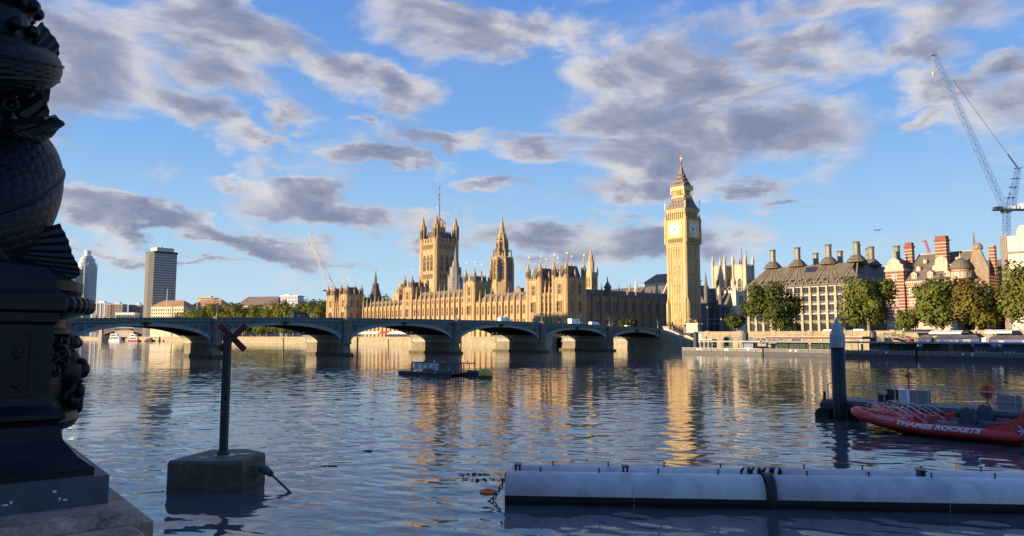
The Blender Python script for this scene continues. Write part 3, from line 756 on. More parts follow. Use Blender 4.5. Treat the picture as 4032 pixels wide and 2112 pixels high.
# -- reusable part meshes
TUR = turret_mesh('turret', 6., 38.2, 46.4, 50.3, 1.35, STONE)
TURI = turret_mesh('turret', 6., 40.0, 49.6, 53.5, 1.3, STONE)
WBIG = gothic_window_mesh('window', 2.0, 5.4, 2, transom=1)
WSMALL = gothic_window_mesh('window', 2.0, 2.4, 3, arch=False)
WLOW = gothic_window_mesh('window', 2.1, 3.4, 2, arch=False)
WTALL = gothic_window_mesh('window', 2.5, 5.6, 2, transom=1)
WORIEL = gothic_window_mesh('window', 3.2, 5.4, 3, arch=False, transom=1, deep=.9)
WPAIR = gothic_window_mesh('window', 2.0, 5.8, 2, glass=GLASS)
def string(g, B, z, h=.4, o=.25):
    x0, y0, x1, y1 = B; g.box(x0-o, y0-o, z, x1+o, y1+o, z+h)
def tower_block(T, B, zc, zp, tur, roofz, label=None, sides='en', lv=None, name='tower', turr=('se', 'ne', 'nw', 'sw')):
    x0, y0, x1, y1 = B
    g = G(); g.box(x0, y0, 4., x1, y1, zc)
    for z in lv: string(g, B, z)
    string(g, B, zc, .6, .4); g.box(x0, y0, zc+.6, x1, y1, zp-.9)
    for q in range(2):
        pass
    g.crenel(x0, y0+.2, x1, y0+.2, zp-.9, 1.1, 1.5); g.crenel(x1-.2, y0, x1-.2, y1, zp-.9, 1.1, 1.5); g.crenel(x0, y1-.2, x1, y1-.2, zp-.9, 1.1, 1.5); g.crenel(x0+.2, y0, x0+.2, y1, zp-.9, 1.1, 1.5)
    # panelled corner shafts and pilaster strips
    for sd in 'en':
        a, f = SIDES[sd]
        for t in (.28, .5, .72):
            x, y = f(*B, t); s = .42
            if sd == 'e' and t == .5 or sd == 'n' and t != .5: continue
            g.box(x-s, y-s*.9, 4, x+s, y+s*.9, zc+.3)
    tw = g.build(name, STONE, T)
    for c in turr:
        put('turret', tur, tw, x0+.5 if c[1] == 'e' and c[0] == 's' or c == 'sw' else x1-.5, y0+.5 if c[1] == 'e' else y1-.5, 0)
    g = G(); g.mansard(x0+1.3, y0+1.3, x1-1.3, y1-1.3, zp-1.1, roofz, 1.6)
    g.box(x0+3, y0+3, roofz, x1-3, y1-3, roofz+.35)
    for k in range(5):                                      # roof cresting
        for (xa, ya) in ((x0+3+(x1-x0-6)*k/4, y0+3), (x0+3+(x1-x0-6)*k/4, y1-3)): g.prism(g.ngon(xa, ya, .14, 4), roofz+.3, roofz+1.3, .3)
    g.build('roof', SLATE, tw)
    # small chimney-like pinnacle stacks beside the roof
    pm = G(); pm.lathe([(.5, zp-1), (.5, zp+2.2), (.65, zp+2.3), (.4, zp+3.1), (.08, zp+4.6)], 6)
    me = pm.mesh('pinnacle', [STONE])
    for (xa, ya) in (((x0+x1)/2, y0+.5), (x1-.5, (y0+y1)/2), ((x0+x1)/2, y1-.5)): put('pinnacle', me, tw, xa, ya, 0)
    return tw
def palace_range(T, x0, x1, y, zstr, zpar, zrid, zpin, butts, rows, depth=13., name='range', roofmat=None, bst=STONE):
    g = G(); g.box(x0, y, 4., x1, y+depth, zpar-.9)
    for z in (zstr, zstr-8.3, zpar-1.6): g.box(x0, y-.22, z, x1, y+.1, z+.42)
    g.crenel(x0, y+.2, x1, y+.2, zpar-.9, 1., 1.35)
    w = g.build(name+'_wall', bst, T)
    g = G(); g.gable(x0, y+.9, x1, y+depth-.6, zpar-.95, zrid, 'x')
    r = g.build('roof', roofmat or LEADROOF, w)
    g = G(); h = zpin
    g.prism([(-.42, -.75), (.42, -.75), (.62, -.3), (.62, .5), (-.62, .5), (-.62, -.3)], 4, zpar-1.5); g.prism(g.ngon(0, 0, .6, 8, pi/8), zpar-1.5, zpar+2.2); g.prism(g.ngon(0, 0, .75, 8, pi/8), zpar+2.0, zpar+2.5)
    g.prism(g.ngon(0, 0, .58, 8, pi/8), zpar+2.5, h-1.3, .14)
    for z in (zstr, 17.5): g.prism([(-.55, -.9), (.55, -.9), (.72, -.3), (.72, .5), (-.72, .5), (-.72, -.3)], z, z+.4)
    g.m = 1; g.lathe([(.07, h-1.5), (.22, h-1.0), (.05, h-.6), (.03, h)], 6)
    bme = g.mesh('buttress', [bst, FIN])
    for b in butts: put('buttress', bme, w, b, y-.5, 0)
    for k, b in enumerate(butts[:-1]):
        xm = (b+butts[k+1])/2
        if xm < x0 or xm > x1: continue
        for me, z in rows: put('window', me, w, xm, y, z)
    # dormers on the roof slope
    g = G()
    for k, b in enumerate(butts[:-1]):
        xm = (b+butts[k+1])/2
        g.box(xm-.45, y+1.0, zpar-.9, xm+.45, y+2.4, zpar+.5); g.gable(xm-.6, y+.8, xm+.6, y+2.8, zpar+.5, zpar+1.4, 'y')
    g.build('dormer', roofmat or LEADROOF, w)
    return w
def build_palace():
    T = thing('riverside_palace', 'long honey-coloured Gothic palace with pinnacled turrets behind the bridge', 'palace', PAL, PANG)
    lvP = (17.4, 18.6, 25.3, 28.0)
    # north end towers
    for B in ((-10.4, 0, 0, 14.2), (-31, 0, -20.2, 14.2)):
        tw = tower_block(T, B, 35.3, 37.4, TUR, 43.3, lv=lvP)
        put_on('window', WTALL, tw, 'e', B, .5, 28.4); put_on('window', WORIEL, tw, 'e', B, .5, 19.0, .05); put_on('window', WLOW, tw, 'e', B, .5, 12.0)
        for t in (.3, .7):
            put_on('window', WPAIR, tw, 'n', B, t, 28.3); put_on('window', WPAIR, tw, 'n', B, t, 19.0); put_on('window', WLOW, tw, 'n', B, t, 12.0)
    palace_range(T, -20.2, -10.4, .8, 25.3, 29.6, 34.6, 36.2, [-20.0, -16.6, -13.4, -10.5], [(WBIG, 19.2), (WSMALL, 26.2), (WLOW, 12.5)], 12.5)
    # river front
    bN = [-93.2+5.47*k for k in range(12)]
    palace_range(T, -93.4, -31, 12, 25.6, 27.7, 32.4, 35.6, bN, [(WBIG, 19.3), (WLOW, 12.6)])
    bM = [-164.6+5.56*k for k in range(12)]
    palace_range(T, -164.8, -103.5, 12, 25.8, 31.8, 36.8, 40.6, bM, [(WBIG, 19.7), (WSMALL, 27.9), (WLOW, 12.6)])
    bS = [-238+5.6*k for k in range(12)]
    palace_range(T, -238, -175.4, 12, 26.3, 28.4, 32.6, 36.2, bS, [(WBIG, 19.8), (WLOW, 12.6)])
    for B in ((-103.5, 11.3, -93.4, 25), (-175.4, 11.3, -164.8, 25)):
        tw = tower_block(T, B, 38.9, 41.0, TURI, 44.0, lv=(18., 25.8, 31.2))
        put_on('window', WTALL, tw, 'e', B, .5, 32.0); put_on('window', WSMALL, tw, 'e', B, .5, 27.8); put_on('window', WORIEL, tw, 'e', B, .5, 19.6); put_on('window', WLOW, tw, 'e', B, .5, 12.4)
        for t in (.3, .7): put_on('window', WPAIR, tw, 'n', B, t, 31.9)
    # south end towers
    for B in ((-248.8, 0, -238, 13.4), (-270, 0, -258.3, 13.4)):
        tw = tower_block(T, B, 36.4, 38.5, TUR, 43.6, lv=lvP)
        put_on('window', WTALL, tw, 'e', B, .5, 28.6); put_on('window', WORIEL, tw, 'e', B, .5, 19.0, .05)
        for t in (.3, .7):
            put_on('window', WPAIR, tw, 'n', B, t, 28.4); put_on('window', WPAIR, tw, 'n', B, t, 18.4)
    palace_range(T, -258.3, -248.8, .8, 25.5, 29.6, 33.4, 36.6, [-258, -254.9, -251.7, -248.9], [(WBIG, 19.2), (WSMALL, 26.2)], 12.)
    # shaded north wing, in its own turned frame
    g = G(); x0, x1 = 14.2, 96.
    wing = thing('palace_wing', None, None); wing.parent = T; wing.rotation_euler = (0, 0, pi/2); wing.location = (-.6, 0, 0)
    for k in ('label', 'category'):
        if k in wing: del wing[k]
    # local x along y of the palace, local -y faces north
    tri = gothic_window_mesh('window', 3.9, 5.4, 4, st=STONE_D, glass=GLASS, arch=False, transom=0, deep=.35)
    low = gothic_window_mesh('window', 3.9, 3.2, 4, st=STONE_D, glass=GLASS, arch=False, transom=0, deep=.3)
    bl = [20.2+7.35*k for k in range(11)]
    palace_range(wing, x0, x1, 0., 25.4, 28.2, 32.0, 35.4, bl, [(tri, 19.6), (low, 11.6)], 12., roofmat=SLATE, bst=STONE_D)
    g = G(); g.lathe([(1.7, 28), (1.7, 32.6), (2.3, 32.8), (2.2, 33.3), (1.2, 35.0), (.35, 36.8), (.3, 38.4), (.08, 39.)], 8, 34.9, 1.6); g.build('cupola', DARKROOF, wing)
    return T
build_palace()

# terrace and wall along the river
g = G(); g.box(-1400, -12., -3, 1.5, -9., 5.6); g.box(-1400, -12.25, 4.9, 1.5, -12., 5.3); g.box(-1400, -12.2, -3, 1.5, -12., 1.7)
tag(g.build('river_wall', WALLST, None, False, PAL, PANG), 'long pale stone river wall with a tide line, running below the palace', 'wall')
g = G(); g.box(-270, -9, 5.2, 0, 12, 5.6); tag(g.build('terrace', PALE, None, False, PAL, PANG), 'paved river terrace in front of the palace', 'terrace', kind='structure')
MARQ = pmat('marquee_canvas', (.78, .72, .68), .8, .06, 1.); MARQR = pmat('red_marquee_canvas', (.4, .07, .07), .8, .08, 1.)
for k, (x0, x1, m, t) in enumerate(((-205, -178, MARQ, 'white'), (-177, -166, MARQR, 'red'), (-165, -140, MARQ, 'white'))):
    o = thing('marquee', '%s canvas marquee on the river terrace seen through the third arch' % ('red' if t == 'red' else ('longer white' if k == 0 else 'right-hand white')), 'marquee', pw(x0, -8, 5.6), PANG, 'marquees on the terrace')
    g = G(); g.gable(0, 0, x1-x0, 6, 2.4, 3.8, 'x'); g.box(0, 0, 2.0, x1-x0, .05, 2.4); g.build('canopy', m, o)
    n = int((x1-x0)/3)
    for j in range(n+1): g = G(); g.prism(g.ngon((x1-x0)*j/n, .1, .06, 6), 0, 2.4); g.build('pole', WHITE, o)

# ---------------------------------------------------------------- square tower with flag
def build_square_tower():
    P = pw(-194.2, 55.4, 0)
    T = thing('square_tower', 'massive square Gothic tower with four corner turrets and a flagpole on top', 'tower', P, PANG)
    a = 10.2; B = (-a, -a, a, a)
    g = G(); g.box(-a, -a, 4, a, a, 77.5)
    for z in (48.6, 55.0, 71.6, 77.): string(g, B, z, .7, .35)
    for z in (43., 63., 66.): string(g, B, z, .35, .15)
    for s in range(13):
        t = -6.3+s*1.05
        g.box(t-.1, -a-.18, 77.7, t+.1, -a, 79.5); g.box(a, t-.1, 77.7, a+.18, t+.1, 79.5)
    g.crenel(-a, -a+.3, a, -a+.3, 77.7, 3.4, 3.3, .6); g.crenel(a-.3, -a, a-.3, a, 77.7, 3.4, 3.3, .6); g.crenel(-a, a-.3, a, a-.3, 77.7, 3.4, 3.3, .6)
    w = g.build('wall', STONE, T)
    tm = turret_mesh('turret', 4., 80.5, 99.2, 104.5, 2.55, STONE)
    for x, y in ((-9, -9), (9, -9), (9, 9), (-9, 9)): put('turret', tm, T, x, y, 0)
    big = gothic_window_mesh('window', 2.9, 12.5, 2, st=STONE, glass=GLASS, transom=2, deep=.4)
    row = gothic_window_mesh('window', .95, 3.6, 1, glass=GLASS, transom=0, deep=.2)
    arc = gothic_window_mesh('window', 4.6, 9., 3, transom=1, deep=.3)
    for sd in 'en':
        for t in (.27, .5, .73): put_on('window', big, T, sd, B, t, 55.9)
        for k in range(9): put_on('window', row, T, sd, B, .2+.075*k, 72.6); put_on('window', row, T, sd, B, .2+.075*k, 49.9)
        put_on('window', arc, T, sd, B, .5, 35.)
    g = G(); g.mansard(-8, -8, 8, 8, 77.6, 85.8, 1.6); g.crenel(-6.4, -6.4, 6.4, -6.4, 85.8, 1.1, 1.2, .2); g.crenel(6.4, -6.4, 6.4, 6.4, 85.8, 1.1, 1.2, .2); g.build('roof', SLATE, T)
    g = G()
    for x, y in ((-3, -3), (3, -3), (3, 3), (-3, 3)):
        g.prism(g.ngon(x, y, .5, 6), 85.8, 93.5); g.prism(g.ngon(x, y, .5, 6), 93.5, 96.5, .1); g.beam((x, y, 92.5), (0, 0, 98.5), .7)
    g.box(-3.3, -3.3, 86, 3.3, 3.3, 90.5); g.build('crown_lantern', STONE, T)
    g = G(); g.lathe([(.42, 86), (.36, 101), (.18, 122.3), (.5, 122.6), (.4, 123.2), (.05, 123.5)], 8); g.build('flagpole', DKIRON, T)
    g = G(); n = 12                                    # furled flag hanging in folds
    for i in range(n):
        z0, z1 = 120.6-i*.75, 120.6-(i+1)*.75
        f = lambda i: (-.45-.9*abs(sin(i*.8))*(.4+.6*i/n), .35*sin(i*1.3))
        p, q = f(i), f(i+1); g.m = i % 3 == 1
        g.face((-.2, 0, z0), (p[0]-.3, p[1], z0-.2), (q[0]-.3, q[1], z1-.2), (-.2, 0, z1)); g.face((-.2, .12, z0), (-.2, .12, z1), (q[0]-.3, q[1]+.12, z1-.2), (p[0]-.3, p[1]+.12, z0-.2))
    g.build('flag', [NAVY, RED], T)
build_square_tower()

# ---------------------------------------------------------------- octagonal spire tower
def build_spire_tower():
    P = at(*D(1262.6, 640), 551.); P.z = 0
    T = thing('spire_tower', 'octagonal stone spire with a forest of pinnacles rising behind the palace roofs', 'tower', P, PANG)
    g = G(); o = lambda r: g.ngon(0, 0, r, 8, pi/8)
    g.prism(o(9.2), 4, 46.); g.prism(o(7.4), 46, 64.2); g.prism(o(7.9), 63.6, 64.6); g.prism(o(7.7), 46, 47.2)
    g.prism(o(4.2), 64, 77.); g.prism(o(4.7), 76.2, 77.2); g.prism(o(3.1), 77, 82.); g.prism(o(2.55), 81.5, 95.2, .08)
    for z in (86.2, 90.3): g.prism(o(2.55*(1-(z-81.5)/14.9)+.22), z, z+.45)
    for i in range(8):
        a = pi/8+i*pi/4; c, s = cos(a), sin(a)
        g.beam((c*7.3, s*7.3, 66.5), (c*4., s*4., 73.), .55)                      # flying buttress
        g.beam((c*4.1, s*4.1, 77.3), (c*2.7, s*2.7, 80.6), .4)
    w = g.build('spire_body', STONE, T)
    def pinn(r, z0, z1, z2):
        q = G(); q.prism(q.ngon(0, 0, r, 6), z0, z1); q.prism(q.ngon(0, 0, r*1.2, 6), z1-.2, z1+.2); q.prism(q.ngon(0, 0, r*1.05, 6), z1+.2, z2, .08); return q.mesh('pinnacle', [STONE])
    pa, pb, pc, pd = pinn(.75, 40, 58, 65.5), pinn(.62, 60, 66.5, 71.), pinn(.45, 66, 74, 79.5), pinn(.35, 76, 80, 84.)
    for i in range(8):
        a = pi/8+i*pi/4; c, s = cos(a), sin(a)
        put('pinnacle', pa, T, c*8.7, s*8.7, 0); put('pinnacle', pb, T, c*7.2, s*7.2, 0); put('pinnacle', pc, T, c*4.6, s*4.6, 0); put('pinnacle', pd, T, c*3.1, s*3.1, 0)
    w1 = gothic_window_mesh('window', 3.0, 15., 2, glass=GLASS, transom=2); w2 = gothic_window_mesh('window', 1.5, 7.4, 1, glass=GLASS, transom=1)
    for i in range(8):
        a = i*pi/4; r1 = 7.4*cos(pi/8)+.02; r2 = 4.2*cos(pi/8)+.02
        put('window', w1, T, r1*sin(a), -r1*cos(a), 48., a); put('window', w2, T, r2*sin(a), -r2*cos(a), 68.4, a)
    g = G(); g.lathe([(.2, 95), (.5, 95.6), (.12, 96), (.08, 97.6)], 6); g.box(-.4, -.05, 96.6, .4, .05, 96.8); g.build('finial', GOLD, T)
build_spire_tower()

# ---------------------------------------------------------------- clock tower
def build_clock_tower():
    W = 12.7; P = pw(45.8-W/2, 42.2+W/2, 0); a = W/2
    T = thing('clock_tower', 'tall golden clock tower with round white dials and a pointed iron spire', 'clock tower', P, PANG)
    B = (-a, -a, a, a)
    g = G(); g.box(-a+.5, -a+.5, 4, a-.5, a-.5, 54.6)
    for x in (-a+.95, a-.95):
        for y in (-a+.95, a-.95):
            g.prism(g.ngon(x, y, 1.12, 8, pi/8), 4, 54.6)
            for z in (16.5, 25.8, 35.8, 45.6, 52.): g.prism(g.ngon(x, y, 1.3, 8, pi/8), z, z+.35)
    for z in (16.5, 25.8, 35.8, 45.6): g.box(-a+.25, -a+.25, z, a-.25, a-.25, z+.35)
    for sd in 'en':                                     # vertical ribs and panels of the shaft
        an, f = SIDES[sd]
        for k in range(7):
            t = .215+.095*k; x, y = f(-a+.5, -a+.5, a-.5, a-.5, t); s = .17 if k in (0, 3, 6) else .1
            g.box(x-s, y-s*1.6, 4, x+s, y+s*1.6, 53.5)
    g.box(-a+.1, -a+.1, 52.9, a-.1, a-.1, 53.4); g.box(-a-.25, -a-.25, 54.2, a+.25, a+.25, 55.)
    sh = g.build('shaft', GOLDSTONE, T)
    g = G()                                             # buttress statues at the foot
    for x, y in ((-a+.7, -a-.2), (a-.7, -a-.2), (a+.2, -a+.7)):
        g.prism(g.ngon(x, y, 1.0, 6), 4, 23.0); g.prism(g.ngon(x, y, .85, 6), 23., 25.5, .3)
    g.build('corner_buttress', GOLDSTONE, T)
    slit = gothic_window_mesh('window', .42, 4.6, 1, st=GOLDSTONE, glass=WARMGLASS, transom=1, deep=.12)
    Bs = (-a+.5, -a+.5, a-.5, a-.5)
    for z in (10.2, 18.6, 28.2, 38.2, 47.):
        for sd in 'en':
            for t in (.345, .41, .585, .65): put_on('window', slit, T, sd, Bs, t, z, .02)
    # corbel arcade, clock stage, belfry openings
    b = a+.35; Bc = (-b, -b, b, b)
    g = G(); g.box(-b, -b, 54.9, b, b, 67.2); g.box(-b-.3, -b-.3, 57.3, b+.3, b+.3, 57.9); g.box(-b-.4, -b-.4, 66.7, b+.4, b+.4, 67.4)
    for x in (-b+.5, b-.5):
        for y in (-b+.5, b-.5):
            g.prism(g.ngon(x, y, 1.05, 8, pi/8), 54.9, 68.5); g.prism(g.ngon(x, y, .8, 8, pi/8), 68.5, 71.2, .1)
    st = g.build('clock_stage', GOLDSTONE, T)
    arch = gothic_window_mesh('arcade_arch', .8, 1.9, 1, st=GOLDSTONE, glass=GLASS, transom=0, deep=.25)
    for sd in 'en':
        for k in range(7): put_on('arcade_arch', arch, T, sd, Bc, .2+.1*k, 55.2, .02)
    ring = G()
    # dial: gilt square surround, white glass, black chapter ring, numerals, hands
    for sd in 'en':
        an, f = SIDES[sd]; x, y = f(*Bc, .5)
        dial = thing('clock_dial', None, None, (x, y, 62.3), an); dial.parent = T
        del_keys(dial)
        g = G(); g.box(-4.45, -.35, -4.45, 4.45, -.02, 4.45)
        g2 = G(); g2.lathe([(3.62, 0), (3.62, .05)], 40); tip(g2, -.36); g.build('gilt_surround', GILT, dial)
        g2.build('glass_disc', DIAL, dial)
        g = G(); g.torus((0, -.44, 0), 3.62, .2, 40, 6, 'y'); g.build('gilt_rim', GOLD, dial)
        g = G(); g.torus((0, -.44, 0), 2.35, .07, 40, 4, 'y'); g.torus((0, -.44, 0), 3.3, .05, 40, 4, 'y')
        for k in range(12):
            t = k*pi/6
            for d in ((0,) if k % 3 else (-.09, .09)):
                p = lambda r: (r*sin(t)+d*cos(t)*2, -.43, r*cos(t)-d*sin(t)*2)
                g.beam(p(2.45), p(3.2), .17, .05)
        for k in range(12):
            t = k*pi/6; g.beam((.6*sin(t), -.43, .6*cos(t)), (2.3*sin(t), -.43, 2.3*cos(t)), .05, .05)
        g.build('numerals', DIALBLACK, dial)
        g = G()
        tm = 2*pi*47/60; th = 2*pi*(7+47/60)/12
        g.beam((-.5*sin(tm), -.5, -.5*cos(tm)), (3.2*sin(tm), -.5, 3.2*cos(tm)), .26, .08); g.beam((-.4*sin(th), -.52, -.4*cos(th)), (2.15*sin(th), -.52, 2.15*cos(th)), .42, .08)
        g.torus((0, -.5, 0), .28, .14, 12, 4, 'y'); g.build('hands', DIALBLACK, dial)
    g = G(); c = a-.3
    g.box(-c+.6, -c+.6, 67.3, c-.6, c-.6, 72.); g.box(-c-.1, -c-.1, 71.3, c+.1, c+.1, 72.2); g.box(-c-.45, -c-.45, 72.2, c+.45, c+.45, 73.2)
    for sd in 'enws':
        an, f = SIDES[sd]
        for k in range(9):
            x, y = f(-c+.3, -c+.3, c-.3, c-.3, .06+.11*k); g.box(x-.24, y-.24, 67.3, x+.24, y+.24, 71.4)
    g.build('belfry', GOLDSTONE, T)
    bo = gothic_window_mesh('belfry_opening', .85, 3.3, 1, st=GOLDSTONE, glass=GLASS, transom=0, deep=.05)
    for sd in 'en':
        for k in range(7): put_on('belfry_opening', bo, T, sd, (-c+.6, -c+.6, c-.6, c-.6), .17+.11*k, 67.6, .03)
    # lower iron roof with dormers
    def curved(g, r0, z0, r1, z1, bow, n=6):
        pr = []
        for i in range(n+1):
            t = i/n; pr.append((r0+(r1-r0)*t-bow*sin(pi*t), z0+(z1-z0)*t))
        for (ra, za), (rb, zb) in zip(pr[:-1], pr[1:]):
            g.raw([(-ra, -ra, za), (ra, -ra, za), (ra, ra, za), (-ra, ra, za), (-rb, -rb, zb), (rb, -rb, zb), (rb, rb, zb), (-rb, rb, zb)], [(0, 1, 5, 4), (1, 2, 6, 5), (2, 3, 7, 6), (3, 0, 4, 7)])
        return pr
    g = G(); curved(g, c+.5, 73.2, 3.9, 79.6, .35); r1 = g.build('lower_roof', LEADROOF, T)
    dm = G(); dm.box(-.28, -.5, 0, .28, .6, .8); dm.gable(-.4, -.6, .4, .7, .8, 1.35, 'y'); dme = dm.mesh('roof_dormer', [LEADROOF])
    for an in (0, pi/2, pi, -pi/2):
        for z, r, n in ((74.2, 5.35, 5), (76.2, 4.5, 4)):
            for k in range(n):
                t = (k-(n-1)/2)*1.9; x, y = t, -r
                put('roof_dormer', dme, T, x*cos(an)-y*sin(an), x*sin(an)+y*cos(an), z, an)
    g = G(); g.box(-3.9, -3.9, 79.5, 3.9, 3.9, 80.4); g.box(-3.0, -3.0, 80.4, 3.0, 3.0, 84.); g.box(-4., -4., 83.6, 4., 4., 84.8); g.box(-4.3, -4.3, 84.8, 4.3, 4.3, 85.4)
    for an in (0, pi/2, pi, -pi/2):
        for k in range(7):
            t = -3.3+1.1*k; x, y = t, -3.35; X, Y = x*cos(an)-y*sin(an), x*sin(an)+y*cos(an); g.prism(g.ngon(X, Y, .2, 6), 80.4, 83.7)
        for k in range(8): 
            t = -3.4+.97*k; x, y = t, -3.85; X, Y = x*cos(an)-y*sin(an), x*sin(an)+y*cos(an); g.prism(g.ngon(X, Y, .16, 4), 80.4, 81.2)
    g.build('lantern_gallery', GILT, T)
    dk = gothic_window_mesh('lantern_opening', .62, 2.9, 1, st=GILT, glass=GLASS, transom=0, deep=.04)
    for sd in 'en':
        for k in range(6): put_on('lantern_opening', dk, T, sd, (-3., -3., 3., 3.), .5+(k-2.5)*.165, 80.7, .03)
    g = G(); curved(g, 4.1, 85.4, .45, 96.6, .55, 8); g.lathe([(.5, 96.4), (.42, 98.6), (.75, 98.8), (.3, 99.2), (.22, 100.)], 8); sp = g.build('spire', LEADROOF, T)
    dm = G(); dm.box(-.2, -.35, 0, .2, .45, .5); dm.gable(-.28, -.4, .28, .5, .5, .95, 'y'); dme = dm.mesh('spire_dormer', [LEADROOF])
    for an in (0, pi/2, pi, -pi/2):
        for z, r, n in ((87., 3.35, 4), (89.4, 2.4, 3), (91.6, 1.65, 2)):
            for k in range(n):
                x, y = (k-(n-1)/2)*1.35, -r; put('spire_dormer', dme, T, x*cos(an)-y*sin(an), x*sin(an)+y*cos(an), z, an)
    g = G(); g.lathe([(.2, 99.8), (.5, 100.2), (.75, 100.9), (.3, 101.2), (.15, 102.), (.45, 102.3), (.12, 102.7), (.05, 103.3)], 8); g.box(-.7, -.07, 101.4, .7, .07, 101.7); g.box(-.07, -.7, 101.4, .07, .7, 101.7); g.build('finial', GOLD, T)
    g = G(); g.lathe([(.16, 0), (.13, 3.6), (.34, 3.8), (.1, 4.2), (.3, 4.7), (.05, 5.6)], 6); g.box(-.3, -.04, 3., .3, .04, 3.2); pn = g.mesh('corner_pinnacle', [GOLD])
    for x in (-1, 1):
        for y in (-1, 1):
            put('corner_pinnacle', pn, T, x*(c+.5), y*(c+.5), 73.2); o = put('corner_pinnacle', pn, T, x*4.1, y*4.1, 81.5)
def del_keys(o):
    for k in ('label', 'category', 'group'):
        if k in o: del o[k]
def tip(g, y):
    for j in range(len(g.v)): vx, vy, vz = g.v[j]; g.v[j] = (vx, y-vz, vy)
DIAL = pmat('opal_dial_glass', (.80, .78, .70), .35, .03, 1.); DIALBLACK = pmat('dial_blue_black', (.015, .02, .045), .5, .1, 2.)
build_clock_tower()

# ---------------------------------------------------------------- small towers and roofs behind the palace
def spirelet(name, label, cat, px, Y, zs, mat, group=None):
    """zs: list of (radius, z) lathe steps standing at photo column px, Y metres off"""
    P = at(px, 1200, Y); P.z = 0
    T = thing(name, label, cat, P, PANG, group); g = G(); g.lathe(zs, 8, rot=pi/8); g.build('body', mat, T); return T
SCAF = pmat('scaffold_sheeting', (.24, .21, .175), .8, .2, 1.2)
T = spirelet('vent_tower', 'slim grey spire wrapped in scaffold beside the square tower', 'tower', 1793, 520., [(5.2, 4), (5.2, 47.), (4.3, 47.2), (4.1, 54.), (2.6, 55.), (2.4, 57.5), (1.2, 60), (.5, 66.), (.08, 70.)], SCAF)
g = G()
for z in range(30, 56, 2):
    r = 5.5 if z < 47 else 4.5
    for i in range(8): 
        a, b = pi/8+i*pi/4, pi/8+(i+1)*pi/4; g.beam((r*cos(a), r*sin(a), z), (r*cos(b), r*sin(b), z), .12)
for i in range(16):
    a = i*pi/8+pi/16; g.beam((5.4*cos(a), 5.4*sin(a), 28), (5.4*cos(a), 5.4*sin(a), 49), .12)
g.build('scaffold', STEEL, T)
T = spirelet('vent_tower', 'dark pointed lead spire between the far palace end and the first inner tower', 'tower', 1477.5, 600., [(4.6, 4), (4.4, 37), (4.6, 37.3), (3.3, 44.), (2.9, 44.2), (2.6, 48.5), (1.1, 49), (.9, 53), (.25, 57.4), (.06, 60.)], SLATE)
g = G(); g.lathe([(.1, 59), (.5, 60.5), (.1, 61.5), (.05, 62)], 6); g.build('finial', GOLD, T)
for k in range(2): o = G(); o.lathe([(1.0, 30), (1.0, 37), (1.2, 37.2), (.1, 42.)], 6, (-1 if k else 1)*7.2, 0); o.build('pinnacle', SLATE, T)
T = thing('stair_turret', 'pale stone turret with an octagonal lantern behind the shaded wing', 'tower', at(2328.5, 1180, 470.)*Vector((1, 1, 0)) if False else Vector((*at(2328.5, 1180, 470.)[:2], 0)), PANG)
g = G(); g.box(-2.9, -2.9, 5, 2.9, 2.9, 46.2); g.box(-3.2, -3.2, 45.6, 3.2, 3.2, 46.4); g.lathe([(2.25, 46.3), (2.25, 53.4), (2.4, 53.6), (1.5, 54.), (1.4, 57.2), (1.0, 57.6), (.3, 60.6), (.06, 62.)], 8, rot=pi/8); g.build('body', GOLDSTONE, T)
wv = gothic_window_mesh('window', .8, 6.5, 1, glass=GLASS, transom=1)
for sd in 'en':
    for t in (.33, .67): put_on('window', wv, T, sd, (-2.9, -2.9, 2.9, 2.9), t, 37.)
g = G(); g.lathe([(.45, 44), (.45, 47.6), (.08, 50.)], 6); pm_ = g.mesh('pinnacle', [GOLDSTONE])
for x, y in ((-2.9, -2.9), (2.9, -2.9), (2.9, 2.9), (-2.9, 2.9)): put('pinnacle', pm_, T, x, y, 0)
g = G(); g.lathe([(.1, 61.8), (.3, 62.6), (.1, 63.2), (.05, 65)], 6); g.build('finial', GOLD, T)
P = at(2048, 1180, 470.); T = thing('chimney_block', 'dark stone chimney block standing behind the palace roof ridge', 'chimney', (P.x, P.y, 0), PANG)
g = G(); g.box(-1.8, -1.8, 20, 1.8, 1.8, 36.6); g.box(-2.2, -2.2, 33.6, 2.2, 2.2, 34.1); g.crenel(-1.8, -1.7, 1.8, -1.7, 36.6, .8, 1.2); g.build('body', STONE_D, T)
P = at(1578, 1180, 570.); T = thing('roof_lantern', 'squat beige stone lantern beside the first inner tower', 'lantern', (P.x, P.y, 0), PANG)
g = G(); g.box(-5, -5, 20, 5, 5, 38); g.lathe([(3.4, 38), (3.4, 42.6), (3.7, 42.8), (2.4, 43.8), (1.3, 44), (1.3, 45.6), (.2, 46)], 8, rot=pi/8); g.build('body', STONE, T)
g = G()
for i in range(8): a = i*pi/4; put('window', gothic_window_mesh('window', 1.2, 3., 1, glass=GLASS, transom=0), T, 3.4*cos(pi/8)*sin(a), -3.4*cos(pi/8)*cos(a), 39, a)
